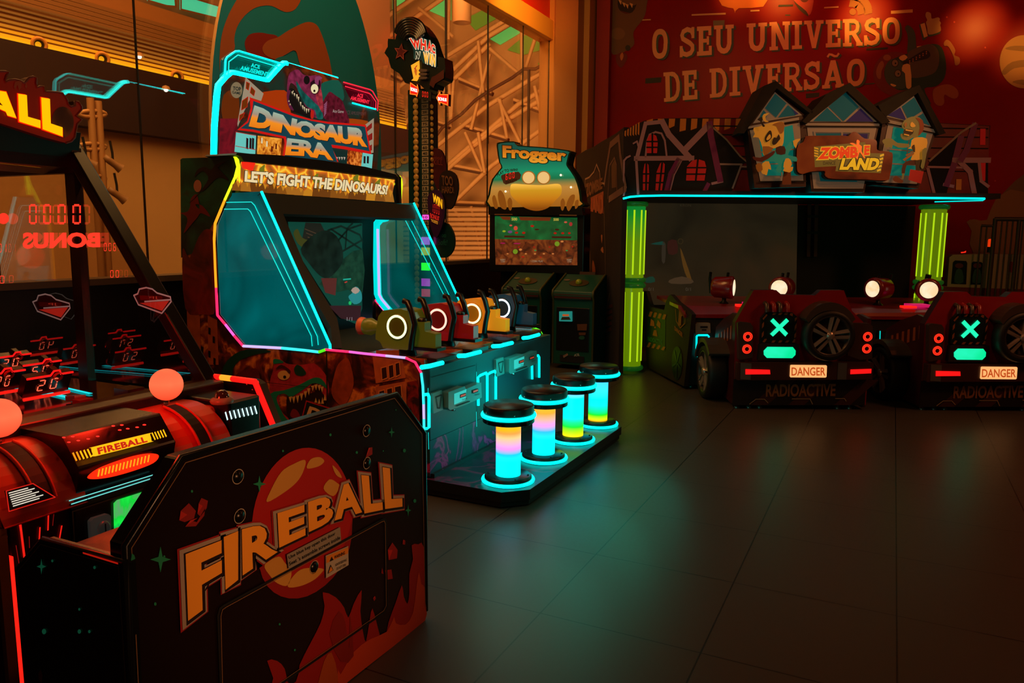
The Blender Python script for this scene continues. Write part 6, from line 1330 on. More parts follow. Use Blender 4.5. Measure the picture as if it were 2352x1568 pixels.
for s0 in (2.08, 3.62): sbox(MB(), s0, s0+.12, 7.02, 7.1, .77, .79, Gl('ff1e14', 1.2, True)).build('console_light', CN)
q1, q2 = W(1.60, 6.95, 0), W(1.44, 8.0, 0); sp2 = Pl(q1, (q2-q1).cross(UP))
MB().poly(sp2, [(1589, 722), (1580, 712), (1556, 694), (1546, 682), (1540, 676), (1535, 680), (1530, 692), (1525, 712), (1495, 705), (1490, 690), (1484, 668), (1479, 668), (1476, 690), (q2.x, q2.y, .03), (q1.x, q1.y, .03)], M('200a08', .6, var=.3, vs=8), th=.04).build('side_panel', CN)
mb = MB(); HZ = M('a04818', .5); GRD = M('0a2218', .5)
mb.poly(sp2, cJ([(180, 430), (340, 470), (335, 780), (165, 720)]), GRD, off=.003)
for k in range(4): mb.poly(sp2, cJ([(190+k*40, 478+k*8), (205+k*40, 436+k*8), (228+k*40, 440+k*8), (212+k*40, 484+k*8)]), HZ, off=.005)
for k in range(4): mb.poly(sp2, cJ([(175+k*42, 745+k*8), (195+k*42, 705+k*12), (215+k*42, 710+k*12), (197+k*42, 750+k*9)]), HZ, off=.005)
for q in [[(205, 560), (215, 500), (240, 520), (245, 565)], [(262, 555), (275, 510), (298, 540), (295, 585)], [(228, 645), (240, 598), (262, 600), (270, 655)]]: mb.poly(sp2, cJ(q), HZ, off=.006)
mb.poly(sp2, cJ(ell(250, 575, 8, 8, 12)), HZ, off=.006)
mb.text('RADIOACTIVE', sp2, cJ([(188, 695), (310, 722)]), cJ([(188, 655), (310, 685)]), M('2c6e46', .5), bold=.02, off=.006)
mb.text('DANGER', sp2, cJ([(420, 600), (490, 665)]), cJ([(420, 560), (490, 625)]), M('a04818', .5), bold=.03, off=.006)
mb.poly(sp2, sm(cJ([(455, 500), (460, 420), (510, 430), (505, 470), (480, 480), (478, 560), (450, 560)]), 1), M('8a4018', .5), off=.006)
mb.line(sp2, cJ([(427, 420), (435, 520), (470, 580), (510, 540), (515, 430)]), .012, M('8a4018', .5), off=.006)
mb.poly(sp2, cJ(ell(440, 885, 46, 145, 28)), M('0a0a0a', .4), off=.005)
for k in range(5):
    a = k*2*PI/5+.4; mb.line(sp2, cJ([(440, 885), (440+38*math.cos(a), 885+125*math.sin(a))]), .02, M('2c3c38', .3, .5), off=.008)
mb.build('hazard_painting', CN)
kf = PD(6.965)
g = part('card_reader', CN)
MB().poly(kf, cJ([(590, 545), (605, 532), (718, 535), (722, 620), (590, 632)]), M('8a8278', .4), th=.05, off=.03).build('reader_housing', g, bevel=.004)
MB().poly(kf, cJ([(632, 560), (696, 560), (696, 577), (632, 577)]), BLKM, off=.032).poly(kf, cJ([(645, 588), (685, 588), (685, 600), (645, 600)]), BLKM, off=.032).build('reader_display', g)
MB().ptube(kf, cJ([(605, 650), (602, 812), (612, 823), (650, 823)]), .008, CYAN, off=.01).ptube(kf, cJ([(605, 650), (620, 642), (700, 642), (711, 652), (708, 755)]), .008, CYAN, off=.01).build('loop_light', g)
MB().poly(kf, cK([(370, 930), (446, 932), (444, 1020), (368, 1018)]), M('3c3c3c', .35, .5), th=.02, off=.015).line(kf, cK([(388, 945), (396, 1000), (412, 1000), (424, 945)]), .008, BLKM, off=.018, closed=True).build('coin_slot', CN, bevel=.002)
mb = MB(); mb.line(kf, cK([(374, 940), (372, 1015)]), .008, CYANL, off=.02); mb.build('slot_glow', CN)
def dgun(s_, d_, lens, ry):
    """red drum spotlight gun with two black handles; lens = direction the lit face looks"""
    g = part('drum_gun', CN); c = W(s_, d_, .93); ax = (SD*lens[0]+HD*lens[1]).normalized()
    MB().lathe([(.0, -.12), (.075, -.12), (.10, -.09), (.105, .02), (.11, .06), (.105, .08), (.085, .085)], RDB, c, tuple(ax), 24).build('drum', g)
    MB().lathe([(.078, .088), (.05, .094), (.0, .096)], ramp_mat('lens_glow', 'noise', [(.3, 'ffd29a'), (.7, 'fff0d0')], em=1.05, scale=8), c, tuple(ax), 24).build('lens', g)
    for k in (-1, 1):
        o_ = ax*(.02 if k > 0 else -.13)
        MB().tube([c+o_+Vector((0, 0, -.06)), c+o_*1.1+Vector((0, 0, .08)), c+o_*1.1+Vector((0, 0, .14))-HD*.02], .014, BLK).build('handle', g)
    MB().lathe([(.05, .775), (.02, .80), (.02, .86)], BLK, (c.x, c.y, 0), n=12).build('gun_base', g)
dgun((1663-1176)/F*7.3, 7.3, (.95, -.45), 0); dgun((1795-1176)/F*7.3, 7.3, (-.6, -.8), 0); dgun((2017-1176)/F*7.3, 7.3, (-.95, -.45), 0); dgun((2122-1176)/F*7.3, 7.25, (-.35, -.95), 0)
mb = MB()
for s_ in (1.7, 3.0, 4.6):
    c = W(s_, 7.1, 0); mb.lathe([(.03, 0), (.03, .015), (.012, .02), (.012, .045)], STEEL, (c.x, c.y, 0), n=14)
mb.build('levelling_foot', CN)
# ================================================================ BUGGY SEATS
def wheel(g, c, ax, r, w_, nm='wheel'):
    """tyre and five-spoke rim, ax = outward axle direction"""
    ax = Vector(ax).normalized(); c = Vector(c); g = g
    MB().lathe([(r*.74, w_*.42), (r*.80, w_*.5), (r*.95, w_*.48), (r, w_*.3), (r, -w_*.3), (r*.95, -w_*.5), (r*.7, -w_*.5)], M('0b0a0a', .55), tuple(c), tuple(ax), 40).build('tyre', g)
    MB().lathe([(r*.80, w_*.46), (r*.77, w_*.5), (r*.72, w_*.44), (r*.70, 0), (0, -.01)], M('4a423e', .3, .6), tuple(c), tuple(ax), 40).build('rim', g)
    a = ax.cross(UP).normalized(); b = a.cross(ax)
    mb = MB(); SPK = M('b4a498', .25, .6)
    for k in range(5):
        t = k*2*PI/5+PI/2+.2; u = a*math.cos(t)+b*math.sin(t); v_ = a*-math.sin(t)+b*math.cos(t)
        for s_ in (-1, 1):
            q = [c+ax*w_*.42+u*r*.08+v_*s_*r*.03, c+ax*w_*.48+u*r*.74+v_*s_*r*.06, c+ax*w_*.44+u*r*.74+v_*s_*r*.20, c+ax*w_*.36+u*r*.10+v_*s_*r*.14]
            mb.prism(q, -ax*.012, SPK)
    mb.lathe([(r*.16, w_*.40), (r*.15, w_*.5), (0, w_*.52)], SPK, tuple(c), tuple(ax), 20)
    mb.build('spokes', g)
JL = ['red buggy-style game seat with orange DANGER plate, fully in view left of its twin', 'red buggy-style game seat with spare wheel, cut off by the right edge of the picture']
J0 = W(2.38, 6.5, 0)
J = thing('buggy_seat', JL[0], 'arcade seat', J0, YA, None)
rp_ = PD(6.17); RJ = M('8c1418', .35, coat=.2, var=.12, vs=6)
MB().poly(rp_, cJ([(945, 530), (1000, 430), (1105, 250), (1300, 250), (1345, 290), (1640, 296), (1690, 252), (1890, 252), (1920, 330), (1960, 430), (2050, 520), (2090, 560), (2100, 1000), (2080, 1250), (920, 1250), (935, 1000), (940, 700)]), RJ, th=.08, mside=M('3a080a', .4)).build('back_panel', J, bevel=.01)
MB().poly(rp_, cJ([(930, 1025), (2085, 1025), (2070, 1252), (918, 1252)]), M('160a08', .5), off=.004, th=.01).build('lower_panel', J)
mb = MB(); DST = M('0a0606', .5); BT = M('3c1408', .5)
for x in (1180, 1500, 1900): mb.poly(rp_, cJ([(x-100, 1250), (x+150, 1030), (x+290, 1030), (x+40, 1250)]), BT, off=.008)
for q in [[(1065, 1240), (1120, 1198), (1195, 1198), (1225, 1230)], [(1435, 1195), (1590, 1195), (1612, 1240)], [(1812, 1192), (1890, 1192), (1905, 1215)]]: mb.line(rp_, cJ(q), .006, M('9a7a58', .4), off=.012)
mb.build('hazard_stripes', J)
mb = MB(); mb.text('RADIOACTIVE', rp_, cJ([(1205, 1178), (1810, 1172)]), cJ([(1210, 1068), (1815, 1062)]), M('8a5228', .5), bold=.03, off=.012); mb.build('stencil_lettering', J)
# lamp clusters
GYM = M('4a3a34', .35, .3)
for q, cs in (([(950, 530), (975, 520), (1060, 530), (1082, 560), (1080, 830), (960, 850)], [(1035, 648), (1027, 755)]), ([(1905, 540), (1930, 530), (2090, 535), (2118, 560), (2112, 840), (2010, 850), (1900, 810)], [(2070, 648), (2062, 752)])):
    MB().poly(rp_, cJ(q), GYM, off=.05, th=.06).build('lamp_housing', J, bevel=.008)
    for cx, cy_ in cs:
        mb = MB(); p = rp_.pt(cJ([(cx, cy_)])[0], off=.052); n = tuple(rp_.n)
        mb.lathe([(.042, 0), (.042, .004), (0, .004)], M('28060a', .3), tuple(p), n, 24)
        for r in (.034, .022): mb.tube([p+rp_.n*.006+SD*r*math.cos(2*PI*k/24)+UP*r*math.sin(2*PI*k/24) for k in range(24)], .0042, Gl('ff2814', 1.8, True), closed=True, n=6)
        mb.build('tail_light', J)
MB().poly(rp_, cJ([(1145, 715), (1165, 705), (1480, 712), (1485, 850), (1130, 850)]), M('3a3432', .35, .4), off=.05, th=.06).build('light_housing', J, bevel=.006)
MB().poly(rp_, cJ([(1172, 770), (1205, 736), (1425, 738), (1450, 770), (1448, 805), (1420, 834), (1200, 832), (1174, 805)]), ramp_mat('green_lamp', 'noise', [(.35, '00e696'), (.65, '1ef0b4')], em=1.1, scale=5), off=.054).build('green_light', J)
MB().poly(rp_, cJ([(1150, 700), (1158, 490), (1205, 438), (1425, 440), (1468, 480), (1450, 705)]), M('0a1a18', .4), off=.04, th=.05).build('sign_box', J, bevel=.004)
mb = MB(); hz = M('8a4a20', .5)
for q in [[(1260, 443), (1290, 443), (1275, 462), (1250, 462)], [(1310, 443), (1340, 443), (1325, 462), (1300, 462)], [(1360, 443), (1390, 443), (1375, 462), (1350, 462)], [(1410, 445), (1430, 450), (1425, 475), (1400, 462)], [(1165, 495), (1200, 455), (1210, 462), (1175, 505)], [(1162, 540), (1180, 520), (1178, 560), (1160, 580)], [(1160, 620), (1178, 600), (1176, 640), (1158, 660)], [(1165, 695), (1185, 668), (1205, 670), (1185, 700)], [(1240, 702), (1255, 682), (1280, 682), (1265, 702)], [(1300, 702), (1315, 682), (1340, 682), (1325, 702)], [(1360, 702), (1375, 682), (1400, 682), (1385, 702)], [(1420, 700), (1440, 670), (1452, 675), (1445, 702)], [(1445, 560), (1462, 530), (1460, 570), (1443, 600)], [(1442, 630), (1458, 610), (1456, 650), (1440, 665)], [(1445, 490), (1465, 480), (1463, 500), (1445, 520)]]: mb.poly(rp_, cJ(q), hz, off=.044)
mb.build('hazard_border', J)
mb = MB(); XG = Gl('1ef0aa', 1.3, True); mb.poly(rp_, cJ([(1232, 515), (1258, 490), (1385, 620), (1362, 648)]), XG, off=.048); mb.poly(rp_, cJ([(1370, 490), (1394, 515), (1255, 648), (1230, 625)]), XG, off=.0482); mb.build('lit_cross', J)
for x in (1185, 1245, 1300, 1365):
    MB().tube([rp_.pt(cJ([(x+18, 435)])[0], off=.05), rp_.pt(cJ([(x+18, 375)])[0], off=.05), rp_.pt(cJ([(x+18, 362)])[0], off=.0)], .018, M('5a5048', .3, .6) if x in (1185, 1300) else RJ, n=10).build('roll_pipe', J)
# bumper
MB().poly(rp_, cJ([(945, 870), (2105, 866), (2118, 880), (2100, 1015), (935, 1022)]), M('3c1c14', .45), off=.07, th=.09).build('bumper', J, bevel=.01)
for q in ([(968, 870), (1062, 876), (1055, 1018), (965, 1012)], [(1808, 870), (1885, 872), (1878, 1015), (1800, 1015)]): MB().poly(rp_, cJ(q), M('56504c', .4), off=.073).build('bumper_plate', J)
for q in ([(1008, 925), (1218, 930), (1222, 968), (1008, 970)], [(1912, 928), (2092, 922), (2090, 960), (1910, 968)]): MB().poly(rp_, cJ(q), Gl('ff1414', 1.25, True), off=.078).build('reflector_light', J)
MB().poly(rp_, sm(cJ([(1392, 892), (1400, 887), (1700, 890), (1709, 898), (1705, 990), (1696, 997), (1395, 995), (1388, 985)]), 1), Gl('ffb46e', 1.05, True), off=.079).build('number_plate', J)
mb = MB(); mb.text('DANGER', rp_, cJ([(1402, 980), (1695, 980)]), cJ([(1402, 908), (1695, 908)]), Gl('c8501e', .9), bold=.02, off=.082)
mb.build('plate_lettering', J)
# spare wheel and arch
wc = rp_.pt(cJ([(1708, 628)])[0], off=.10); wg = part('spare_wheel', J); wheel(wg, wc, rp_.n, .205, .12)
mb = MB(); P = [(1708+245*math.cos(a), 628-285*math.sin(a)) for a in [.52+2.1*k/14 for k in range(15)]]; Pi = [(1708+215*math.cos(a), 628-215*math.sin(a)) for a in [.55+2.05*k/14 for k in range(15)]]
mb.poly(rp_, cJ(P+Pi[::-1]), M('46382e', .4, .2), off=.15, th=.15); mb.build('wheel_arch', J, bevel=.008)
MB().poly(rp_, cJ([(1905, 545), (1938, 545), (1922, 810), (1898, 808)]), GYM, off=.03, th=.03).build('bracket', J)
# side, floor, seat, side wheel
ls = Pl(W(1.845, 6.2, 0), SD)
for s_, nm in ((1.845, 0), (2.93, 1)):
    prof = [(6.18, .02), (6.18, .76), (6.35, .78), (6.62, .70), (6.85, .60), (6.9, .30), (6.9, .06)]
    MB().prism([W(s_, d, z) for d, z in prof], SD*(.03 if s_ < 2 else -.03), M('3c0a0c', .45, var=.2, vs=8)).build('side_panel', J)
mb = MB()
for k in range(6):
    d = 6.26+k*.09; z = .70-k*.028; mb.prism([W(1.842, d, z), W(1.842, d+.035, z-.008), W(1.842, d+.03, z-.12), W(1.842, d-.01, z-.11)], -SD*.002, M('9a4c1e', .5))
mb.build('hazard_stripes', J)
wg = part('side_wheel', J); wheel(wg, W(1.76, 6.60, .235), -SD, .235, .17)
mb = MB(); N_ = 12
A = [(6.60+.30*math.cos(a), .235+.30*math.sin(a)) for a in [.35+2.1*k/N_ for k in range(N_+1)]]; Bb = [(6.60+.26*math.cos(a), .235+.26*math.sin(a)) for a in [.35+2.1*k/N_ for k in range(N_+1)]]
mb.prism([W(1.67, d, z) for d, z in A]+[W(1.67, d, z) for d, z in Bb[::-1]], SD*.18, M('4a403a', .4, .2)); mb.build('wheel_arch', J, bevel=.01)
sbox(MB(), 1.88, 2.90, 6.25, 6.85, .05, .12, BLKM).build('floor_pan', J)
sbox(MB(), 1.92, 2.86, 6.27, 6.62, .12, .42, M('1a0808', .5)).build('seat', J, bevel=.02)
mb = MB()
for s_ in (1.88, 1.98, 2.07, 2.72, 2.82): c = W(s_, 6.22, 0); mb.lathe([(.022, 0), (.022, .012), (.01, .016), (.01, .05)], STEEL, (c.x, c.y, 0), n=14)
mb.build('levelling_foot', J)
c = copy_tree(J); v = SD*1.545; c.location = J0+v; c['label'] = JL[1]
# ================================================================ FROG-THEMED CABINET
FG = thing('arcade_cabinet', 'tall green arcade cabinet with a glowing dome marquee, wide screen and twin control stands', 'arcade machine', (-3.4, 7.9, 0))
GRC = M('0a443a', .4); OLV = M('3c3c0c', .4); c5 = C(1100, 300, .37); cz = C(1100, 620, .15304)
sp_ = PY(7.80); xl, xr = sp_.pt(1124, 550).x, sp_.pt(1341, 550).x
MB().box(xl, xr, 7.80, 8.0, sp_.pt(1230, 627).z, sp_.pt(1230, 478).z, BLK).build('monitor_housing', FG, bevel=.01)
MB().box(xl+.1, xr-.1, 7.9, 8.1, .0, sp_.pt(1230, 627).z, BLK).build('pedestal', FG)
mb = MB(); GF = ramp_mat('water_green', 'noise', [(.35, '06401c'), (.55, '0a5a28'), (.7, '0c6e34')], em=.95, scale=6); DF = ramp_mat('ground_brown', 'noise', [(.35, '3c1608'), (.5, '6e2c10'), (.65, '8a4418')], em=.8, scale=12)
mb.poly(sp_, c5([(100, 530), (612, 540), (612, 680), (100, 672)]), GF, off=.004); mb.poly(sp_, c5([(100, 672), (612, 680), (612, 835), (105, 832)]), DF, off=.004)
mb.build('screen', FG)
mb = MB(); SR_ = Gl('a0140a', 1); SO = Gl('c8783c', .9); SG = Gl('6e8c1e', .9); SB = Gl('3c1408', 1)
mb.poly(sp_, c5([(130, 532), (200, 534), (195, 555), (150, 552)]), Gl('6e2c10', .8), off=.006); mb.poly(sp_, c5([(250, 535), (450, 538), (440, 560), (260, 556)]), Gl('6e2c10', .8), off=.006)
for x, y, a, b, m in [(230, 605, 18, 20, Gl('c84632', .9)), (333, 592, 16, 10, SR_), (362, 613, 20, 7, SB), (235, 633, 15, 10, SR_), (280, 634, 15, 10, SR_), (475, 636, 14, 9, SR_), (522, 636, 14, 9, SR_), (563, 636, 12, 9, SR_), (487, 614, 20, 8, SB), (572, 580, 15, 18, Gl('a02c28', .9)), (158, 624, 15, 9, Gl('8ca01e', .9)), (195, 628, 20, 12, Gl('6e4678', .8)), (228, 750, 22, 22, SG), (487, 702, 22, 22, SG), (260, 738, 14, 10, SO), (518, 688, 14, 8, SO), (200, 588, 13, 8, Gl('c8503c', .9)), (540, 568, 14, 8, Gl('c8503c', .9)), (150, 698, 24, 5, Gl('a01450', .9)), (238, 700, 32, 5, Gl('a01450', .9)), (250, 722, 9, 5, SR_), (345, 722, 9, 5, SR_), (440, 722, 9, 5, SR_), (352, 743, 10, 5, Gl('1e8c46', .9)), (547, 744, 10, 5, Gl('1e8c46', .9)), (583, 720, 9, 5, SR_), (293, 764, 10, 6, SO), (350, 764, 10, 6, SO), (405, 764, 10, 6, SO), (461, 764, 10, 6, SO), (180, 764, 10, 5, SO), (275, 783, 14, 6, SR_), (385, 785, 9, 5, SR_)]: mb.poly(sp_, c5(ell(x, y, a*.7, b*.7, 14)), m, off=.008)
mb.poly(sp_, c5([(160, 650), (285, 654), (284, 664), (158, 662)]), SB, off=.007); mb.poly(sp_, c5([(455, 655), (575, 656), (574, 668), (453, 666)]), SB, off=.007)
mb.build('screen_picture', FG)
mb = MB(); LG = Gl('b4a03c', 1)
mb.text('500', sp_, c5([(205, 558), (240, 558)]), c5([(205, 540), (240, 540)]), LG, bold=.03, off=.010); mb.text('500', sp_, c5([(465, 560), (498, 560)]), c5([(465, 543), (498, 543)]), LG, bold=.03, off=.010)
LG2 = Gl('a08c6e', .9); mb.text('1 COIN / PLAY', sp_, c5([(325, 816), (400, 816)]), c5([(325, 804), (400, 804)]), LG2, off=.010)
for x in (135, 548): mb.text('INSERT', sp_, c5([(x, 806), (x+32, 806)]), c5([(x, 796), (x+32, 796)]), LG2, off=.010); mb.text('COIN', sp_, c5([(x+3, 817), (x+28, 817)]), c5([(x+3, 808), (x+28, 808)]), LG2, off=.010)
mb.build('screen_lettering', FG)
mp_ = PY(7.76)
mq_out = sm(c5([(110, 95), (125, 72), (215, 66), (238, 90), (400, 102), (560, 122), (567, 140), (552, 200), (562, 228), (605, 290), (632, 370), (640, 440), (640, 472), (350, 478), (62, 478), (58, 400), (82, 300), (138, 230), (125, 195)]), 2)
MB().poly(mp_, mq_out, M('062c24', .3), th=.16).build('marquee_shell', FG)
mb = MB(); cxm, cym = c5([(350, 290)])[0]
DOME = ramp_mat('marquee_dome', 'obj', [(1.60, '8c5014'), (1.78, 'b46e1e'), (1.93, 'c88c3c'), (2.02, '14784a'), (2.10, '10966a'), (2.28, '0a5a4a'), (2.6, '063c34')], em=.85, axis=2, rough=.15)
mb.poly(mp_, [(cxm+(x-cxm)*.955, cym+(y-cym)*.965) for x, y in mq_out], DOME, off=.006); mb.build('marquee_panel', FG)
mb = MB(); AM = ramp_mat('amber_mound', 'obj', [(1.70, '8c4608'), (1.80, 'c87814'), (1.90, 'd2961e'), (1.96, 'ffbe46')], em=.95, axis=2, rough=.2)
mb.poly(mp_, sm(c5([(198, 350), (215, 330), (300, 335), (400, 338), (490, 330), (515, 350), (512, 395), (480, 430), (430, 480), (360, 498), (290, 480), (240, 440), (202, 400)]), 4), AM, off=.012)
for q in [[(120, 400), (135, 370), (160, 400), (175, 470), (165, 490), (135, 470)], [(180, 440), (195, 415), (210, 440), (205, 490), (190, 490)], [(510, 440), (525, 420), (538, 450), (525, 495), (512, 485)], [(545, 460), (570, 405), (598, 400), (590, 450), (560, 500)], [(85, 420), (100, 400), (115, 440), (120, 480), (100, 480)], [(600, 440), (620, 430), (618, 470), (600, 485)]]: mb.poly(mp_, sm(c5(q), 3), Gl('8c4c10', .8), off=.012)
mb.build('marquee_shapes', FG)
mb = MB()
for x in (312, 405): mb.poly(mp_, c5(ell(x, 292, 43, 42, 28)), Gl('a0641e', .9), off=.014); mb.poly(mp_, c5(ell(x, 292, 36, 36, 28)), Gl('e8be78', .95), off=.016)
mb.build('eye_disc', FG)  # blank glowing discs standing in for the marquee's eyes
mb = MB(); lo_ = c5([(150, 196), (250, 190), (350, 196), (450, 200), (545, 200)]); up_ = c5([(152, 90), (250, 88), (350, 108), (450, 118), (545, 130)])
for gr, m, of in ((.05, Gl('081c10', 1), .012), (0, ramp_mat('marquee_title', 'uv', [(0, 'e69628'), (.5, 'd27814'), (1, 'a04a10')], em=1), .016)): mb.text('Frogger', mp_, c5([(152, 190), (545, 212)]), c5([(150, 92), (545, 120)]), m, bold=.045, off=of, grow=gr)
mb.build('marquee_lettering', FG)
mb = MB(); mb.poly(mp_, sm(c5([(140, 285), (160, 270), (250, 255), (258, 300), (170, 335), (150, 310)]), 2), Gl('3c1c0c', 1), off=.012)
seg7(mb, mp_, *c5([(165, 262)])[0], *c5([(232, 304)])[0], '600', Gl('ff1e14', 1.3), off=.018, quad=[tuple(mp_.pt(c5([q])[0])) for q in [(165, 308), (230, 292), (230, 255), (167, 270)]])
mb.text('PLAY TO WIN!', mp_, c5([(118, 285), (170, 258), (245, 250)]), c5([(112, 265), (165, 240), (243, 234)]), Gl('140a04', 1), bold=.03, off=.014); mb.text('TICKETS', mp_, c5([(168, 330), (240, 312)]), c5([(168, 316), (240, 298)]), Gl('0a0402', 1), bold=.02, off=.016)
mb.build('score_display', FG)
mb = MB()
for x, y in [(515, 277), (578, 352), (173, 378)]: mb.sphere(mp_.pt(c5([(x, y)])[0], off=.03), .012, Gl('ffe6b4', 2), 10)
mb.build('spot_bulb', FG)
MB().poly(mp_, c5([(60, 475), (640, 478), (648, 525), (62, 522)]), BLK, th=.1, off=.01).line(mp_, c5([(102, 520), (210, 520)]), .012, M('8a6040', .4), off=.014).line(mp_, c5([(505, 524), (608, 526)]), .012, M('8a6040', .4), off=.014).build('marquee_base', FG)
fy = 7.42; fpn = PY(fy)
def stand(x0, x1, reader):
    g = part('control_stand', FG)
    za = .84
    MB().prism([Vector(p) for p in [(x0, fy, .05), (x0, fy, .74), (x0, fy-.03, .78), (x0, fy-.02, .83), (x0, fy+.34, .99), (x0, fy+.40, .99), (x0, fy+.40, .05)]], Vector((x1-x0, 0, 0)), GRC).build('stand_body', g, bevel=.006)
    for xx in (x0, x1): MB().tube([Vector((xx, fy+.002, .05)), Vector((xx, fy, .74)), Vector((xx, fy-.03, .79)), Vector((xx, fy-.02, .835)), Vector((xx, fy+.34, .995))], .012, OLV, n=6).build('edge_moulding', g)
    MB().box(x0+.02, x1-.02, fy-.028, fy-.02, .755, .80, M('3c140c', .5)).build('lip_strip', g)
    n = Vector((0, -.16, .36)).normalized(); T = Vector((0, .36, .16)).normalized(); c = Vector(((x0+x1)/2, fy+.15, .83+.17*.16/.36*1.0+.003))
    ring_ = [c+Vector((.11*math.cos(a), 0, 0))+T*.075*math.sin(a)+n*.004 for a in [2*PI*k/24 for k in range(24)]]
    MB().prism(ring_, -n*.004, M('3c2c0c', .4)).build('lily_pad', g)
    MB().sphere(c+n*.01, .035, M('8c9614', .3), 16).build('trackball', g)
    MB().prism([c+Vector((-.16+.035*math.cos(a), 0, 0))+T*(.06+.018*math.sin(a))+n*.003 for a in [2*PI*k/16 for k in range(16)]], -n*.003, M('6e5a50', .4)).build('button_label', g)
    MB().box(x0+.04, x1-.04, fy-.008, fy+.01, .20, .66, M('060606', .4)).build('stand_door', g, bevel=.004)
    MB().box(x0+.09, x1-.09, fy-.008, fy+.01, .08, .15, BLKM).build('stand_plate', g)
    return g
xr0, xr1 = fpn.pt(1270, 760).x, fpn.pt(1362, 760).x; w_ = xr1-xr0
g = stand(xr0, xr1, True)
pd_ = PY(fy-.012)
MB().poly(pd_, cz([(1215, 620), (1400, 618), (1402, 770), (1215, 765)]), M('2c7870', .3, em=.5, emh='28a096'), th=.03, off=.02).build('card_reader', g, bevel=.003)
MB().poly(pd_, cz([(1268, 660), (1362, 660), (1362, 690), (1268, 690)]), Gl('b4501e', .9), off=.024).poly(pd_, cz([(1260, 700), (1370, 700), (1390, 745), (1240, 745)]), M('3c4a48', .4), off=.023).build('reader_display', g)
mb = MB(); mb.text('Swipe', pd_, cz([(1288, 718), (1345, 718)]), cz([(1288, 704), (1345, 704)]), BLKM, off=.026); mb.text('ICE', pd_, cz([(1432, 1296), (1515, 1285)]), cz([(1440, 1262), (1500, 1250)]), M('b4b4b4', .4), bold=.02, off=.004)
mb.poly(pd_, cz([(1260, 1285), (1330, 1248), (1340, 1275), (1275, 1315)]), M('a08c82', .4), off=.003); mb.text('RAW', pd_, cz([(1272, 1302), (1336, 1270)]), cz([(1264, 1284), (1328, 1254)]), M('7a1410', .4), bold=.02, off=.005); mb.build('maker_lettering', g)
mb = MB(); mb.poly(pd_, cz([(1475, 810), (1625, 808), (1618, 905), (1482, 905)]), M('5a3214', .5), off=.003); mb.poly(pd_, cz([(1500, 938), (1605, 935), (1600, 975), (1505, 978)]), M('5a3214', .5), off=.003); mb.poly(pd_, cz(ell(1545, 1015, 45, 30, 20)), M('144a3a', .5), off=.003); mb.build('sticker', g)
stand(xr0-.60, xr0-.60+w_, False)
MB().box(xr0+.15, xr0+.33, 7.78, 7.8, .94, 1.02, M('4a2c18', .5)).build('ticket_plate', FG)
# ================================================================ MALLET STRENGTH TOWER
pp = PY(6.0); ck = C(860, 20, .15306); c3 = C(840, 0, .33163)
x0, x1 = pp.pt(937, 300).x, pp.pt(985, 300).x
WT = thing('strength_tower', 'tall dark teal strength-test tower with bulb column and black head sign bearing a red star', 'arcade machine', ((x0+x1)/2, 6.1, 0))
TLD = M('082824', .4)
MB().box(x0, x1, 6.0, 6.16, .05, pp.pt(950, 205).z, TLD).build('tower_post', WT, bevel=.006)
MB().box(x0-.25, x1+.25, 5.95, 6.55, .0, .5, TLD).build('tower_base', WT, bevel=.02)
MB().box(x0+.06, x0+.125, 5.992, 6.0, .6, pp.pt(950, 228).z, M('0c0a08', .4)).build('bulb_strip', WT)
z1_, z2_ = pp.pt(956, 232).z, pp.pt(956, 245.6).z; st_ = z1_-z2_; xb = pp.pt(957, 300).x; BU = M('a06a28', .3, em=.18, emh='b4701e')
mb = MB()
k = 0
while z1_-k*st_ > .75 and k < 40: mb.sphere((xb, 5.985, z1_-k*st_), .027, BU, 12, (1, .6, 1)); k += 1
mb.build('bulb', WT)
nums = ['1000', '500', '200', '150', '75', '50', '25', '100', '60', '40', '20', '15', '30', '25', '50', '15', '30', '10', '15', '5', '10', '25', '15', '20', '5', '10', '1']
mb = MB(); xa_, xb_ = pp.pt(969.5, 300).x, pp.pt(984, 300).x; lit = {19: 'ff46c8', 23: 'ff46c8', 24: 'ffaa28', 26: '64ff28'}
cells = MB(); lits = MB()
for k in range(27):
    zz = z1_-k*st_; m = M('a08c70', .5)
    if k == 20: m = Gl('ff50c8', 1.3)
    cells.box(xa_, xb_, 5.994, 6.0, zz-st_*.42, zz+st_*.42, m)
    pl0 = PY(5.993); q = [(xa_+.01, 5.993, zz-st_*.25), (xb_-.01, 5.993, zz-st_*.25)]; q2_ = [(xa_+.01, 5.993, zz+st_*.22), (xb_-.01, 5.993, zz+st_*.22)]
    mb.text(nums[k], pl0, q, q2_, BLKM, off=.001, bold=.02)
cells.build('score_cell', WT); mb.build('score_lettering', WT)
# lit score lamps lower down, facing the shooting game (seen through its far wing)
for v_, hx in ((553, 'ff50c8'), (577, 'ffa028'), (612, '50ff1e'), (648, 'ff28aa'), (672, 'ff1e46')):
    z_ = pp.pt(977, v_).z; MB().box(xa_-.01, xb_+.012, 5.985, 5.994, z_-.035, z_+.035, Gl(hx, 3.0, True)).build('lit_score_cell', WT)
mb = MB()
for k in range(18):
    mb.sphere(Vector((x1+.006, 6.04, z1_-.05-k*st_*1.0)), .02, BU, 8, (.7, 1, 1))
mb.build('bulb', WT)
hp_ = PY(5.9); GB = M('061410', .3)
head = sm(ck([(150, 660), (200, 570), (205, 450), (310, 460), (340, 360), (400, 240), (520, 170), (640, 190), (740, 280), (820, 400), (860, 500), (940, 720), (1050, 740), (1060, 1030), (1010, 1080), (930, 1130), (905, 1200), (840, 1150), (800, 1250), (640, 1100), (480, 1120), (440, 1080), (370, 970), (250, 890), (210, 740)]), 2)
MB().poly(hp_, head, GB, th=.14).build('head_panel', WT)
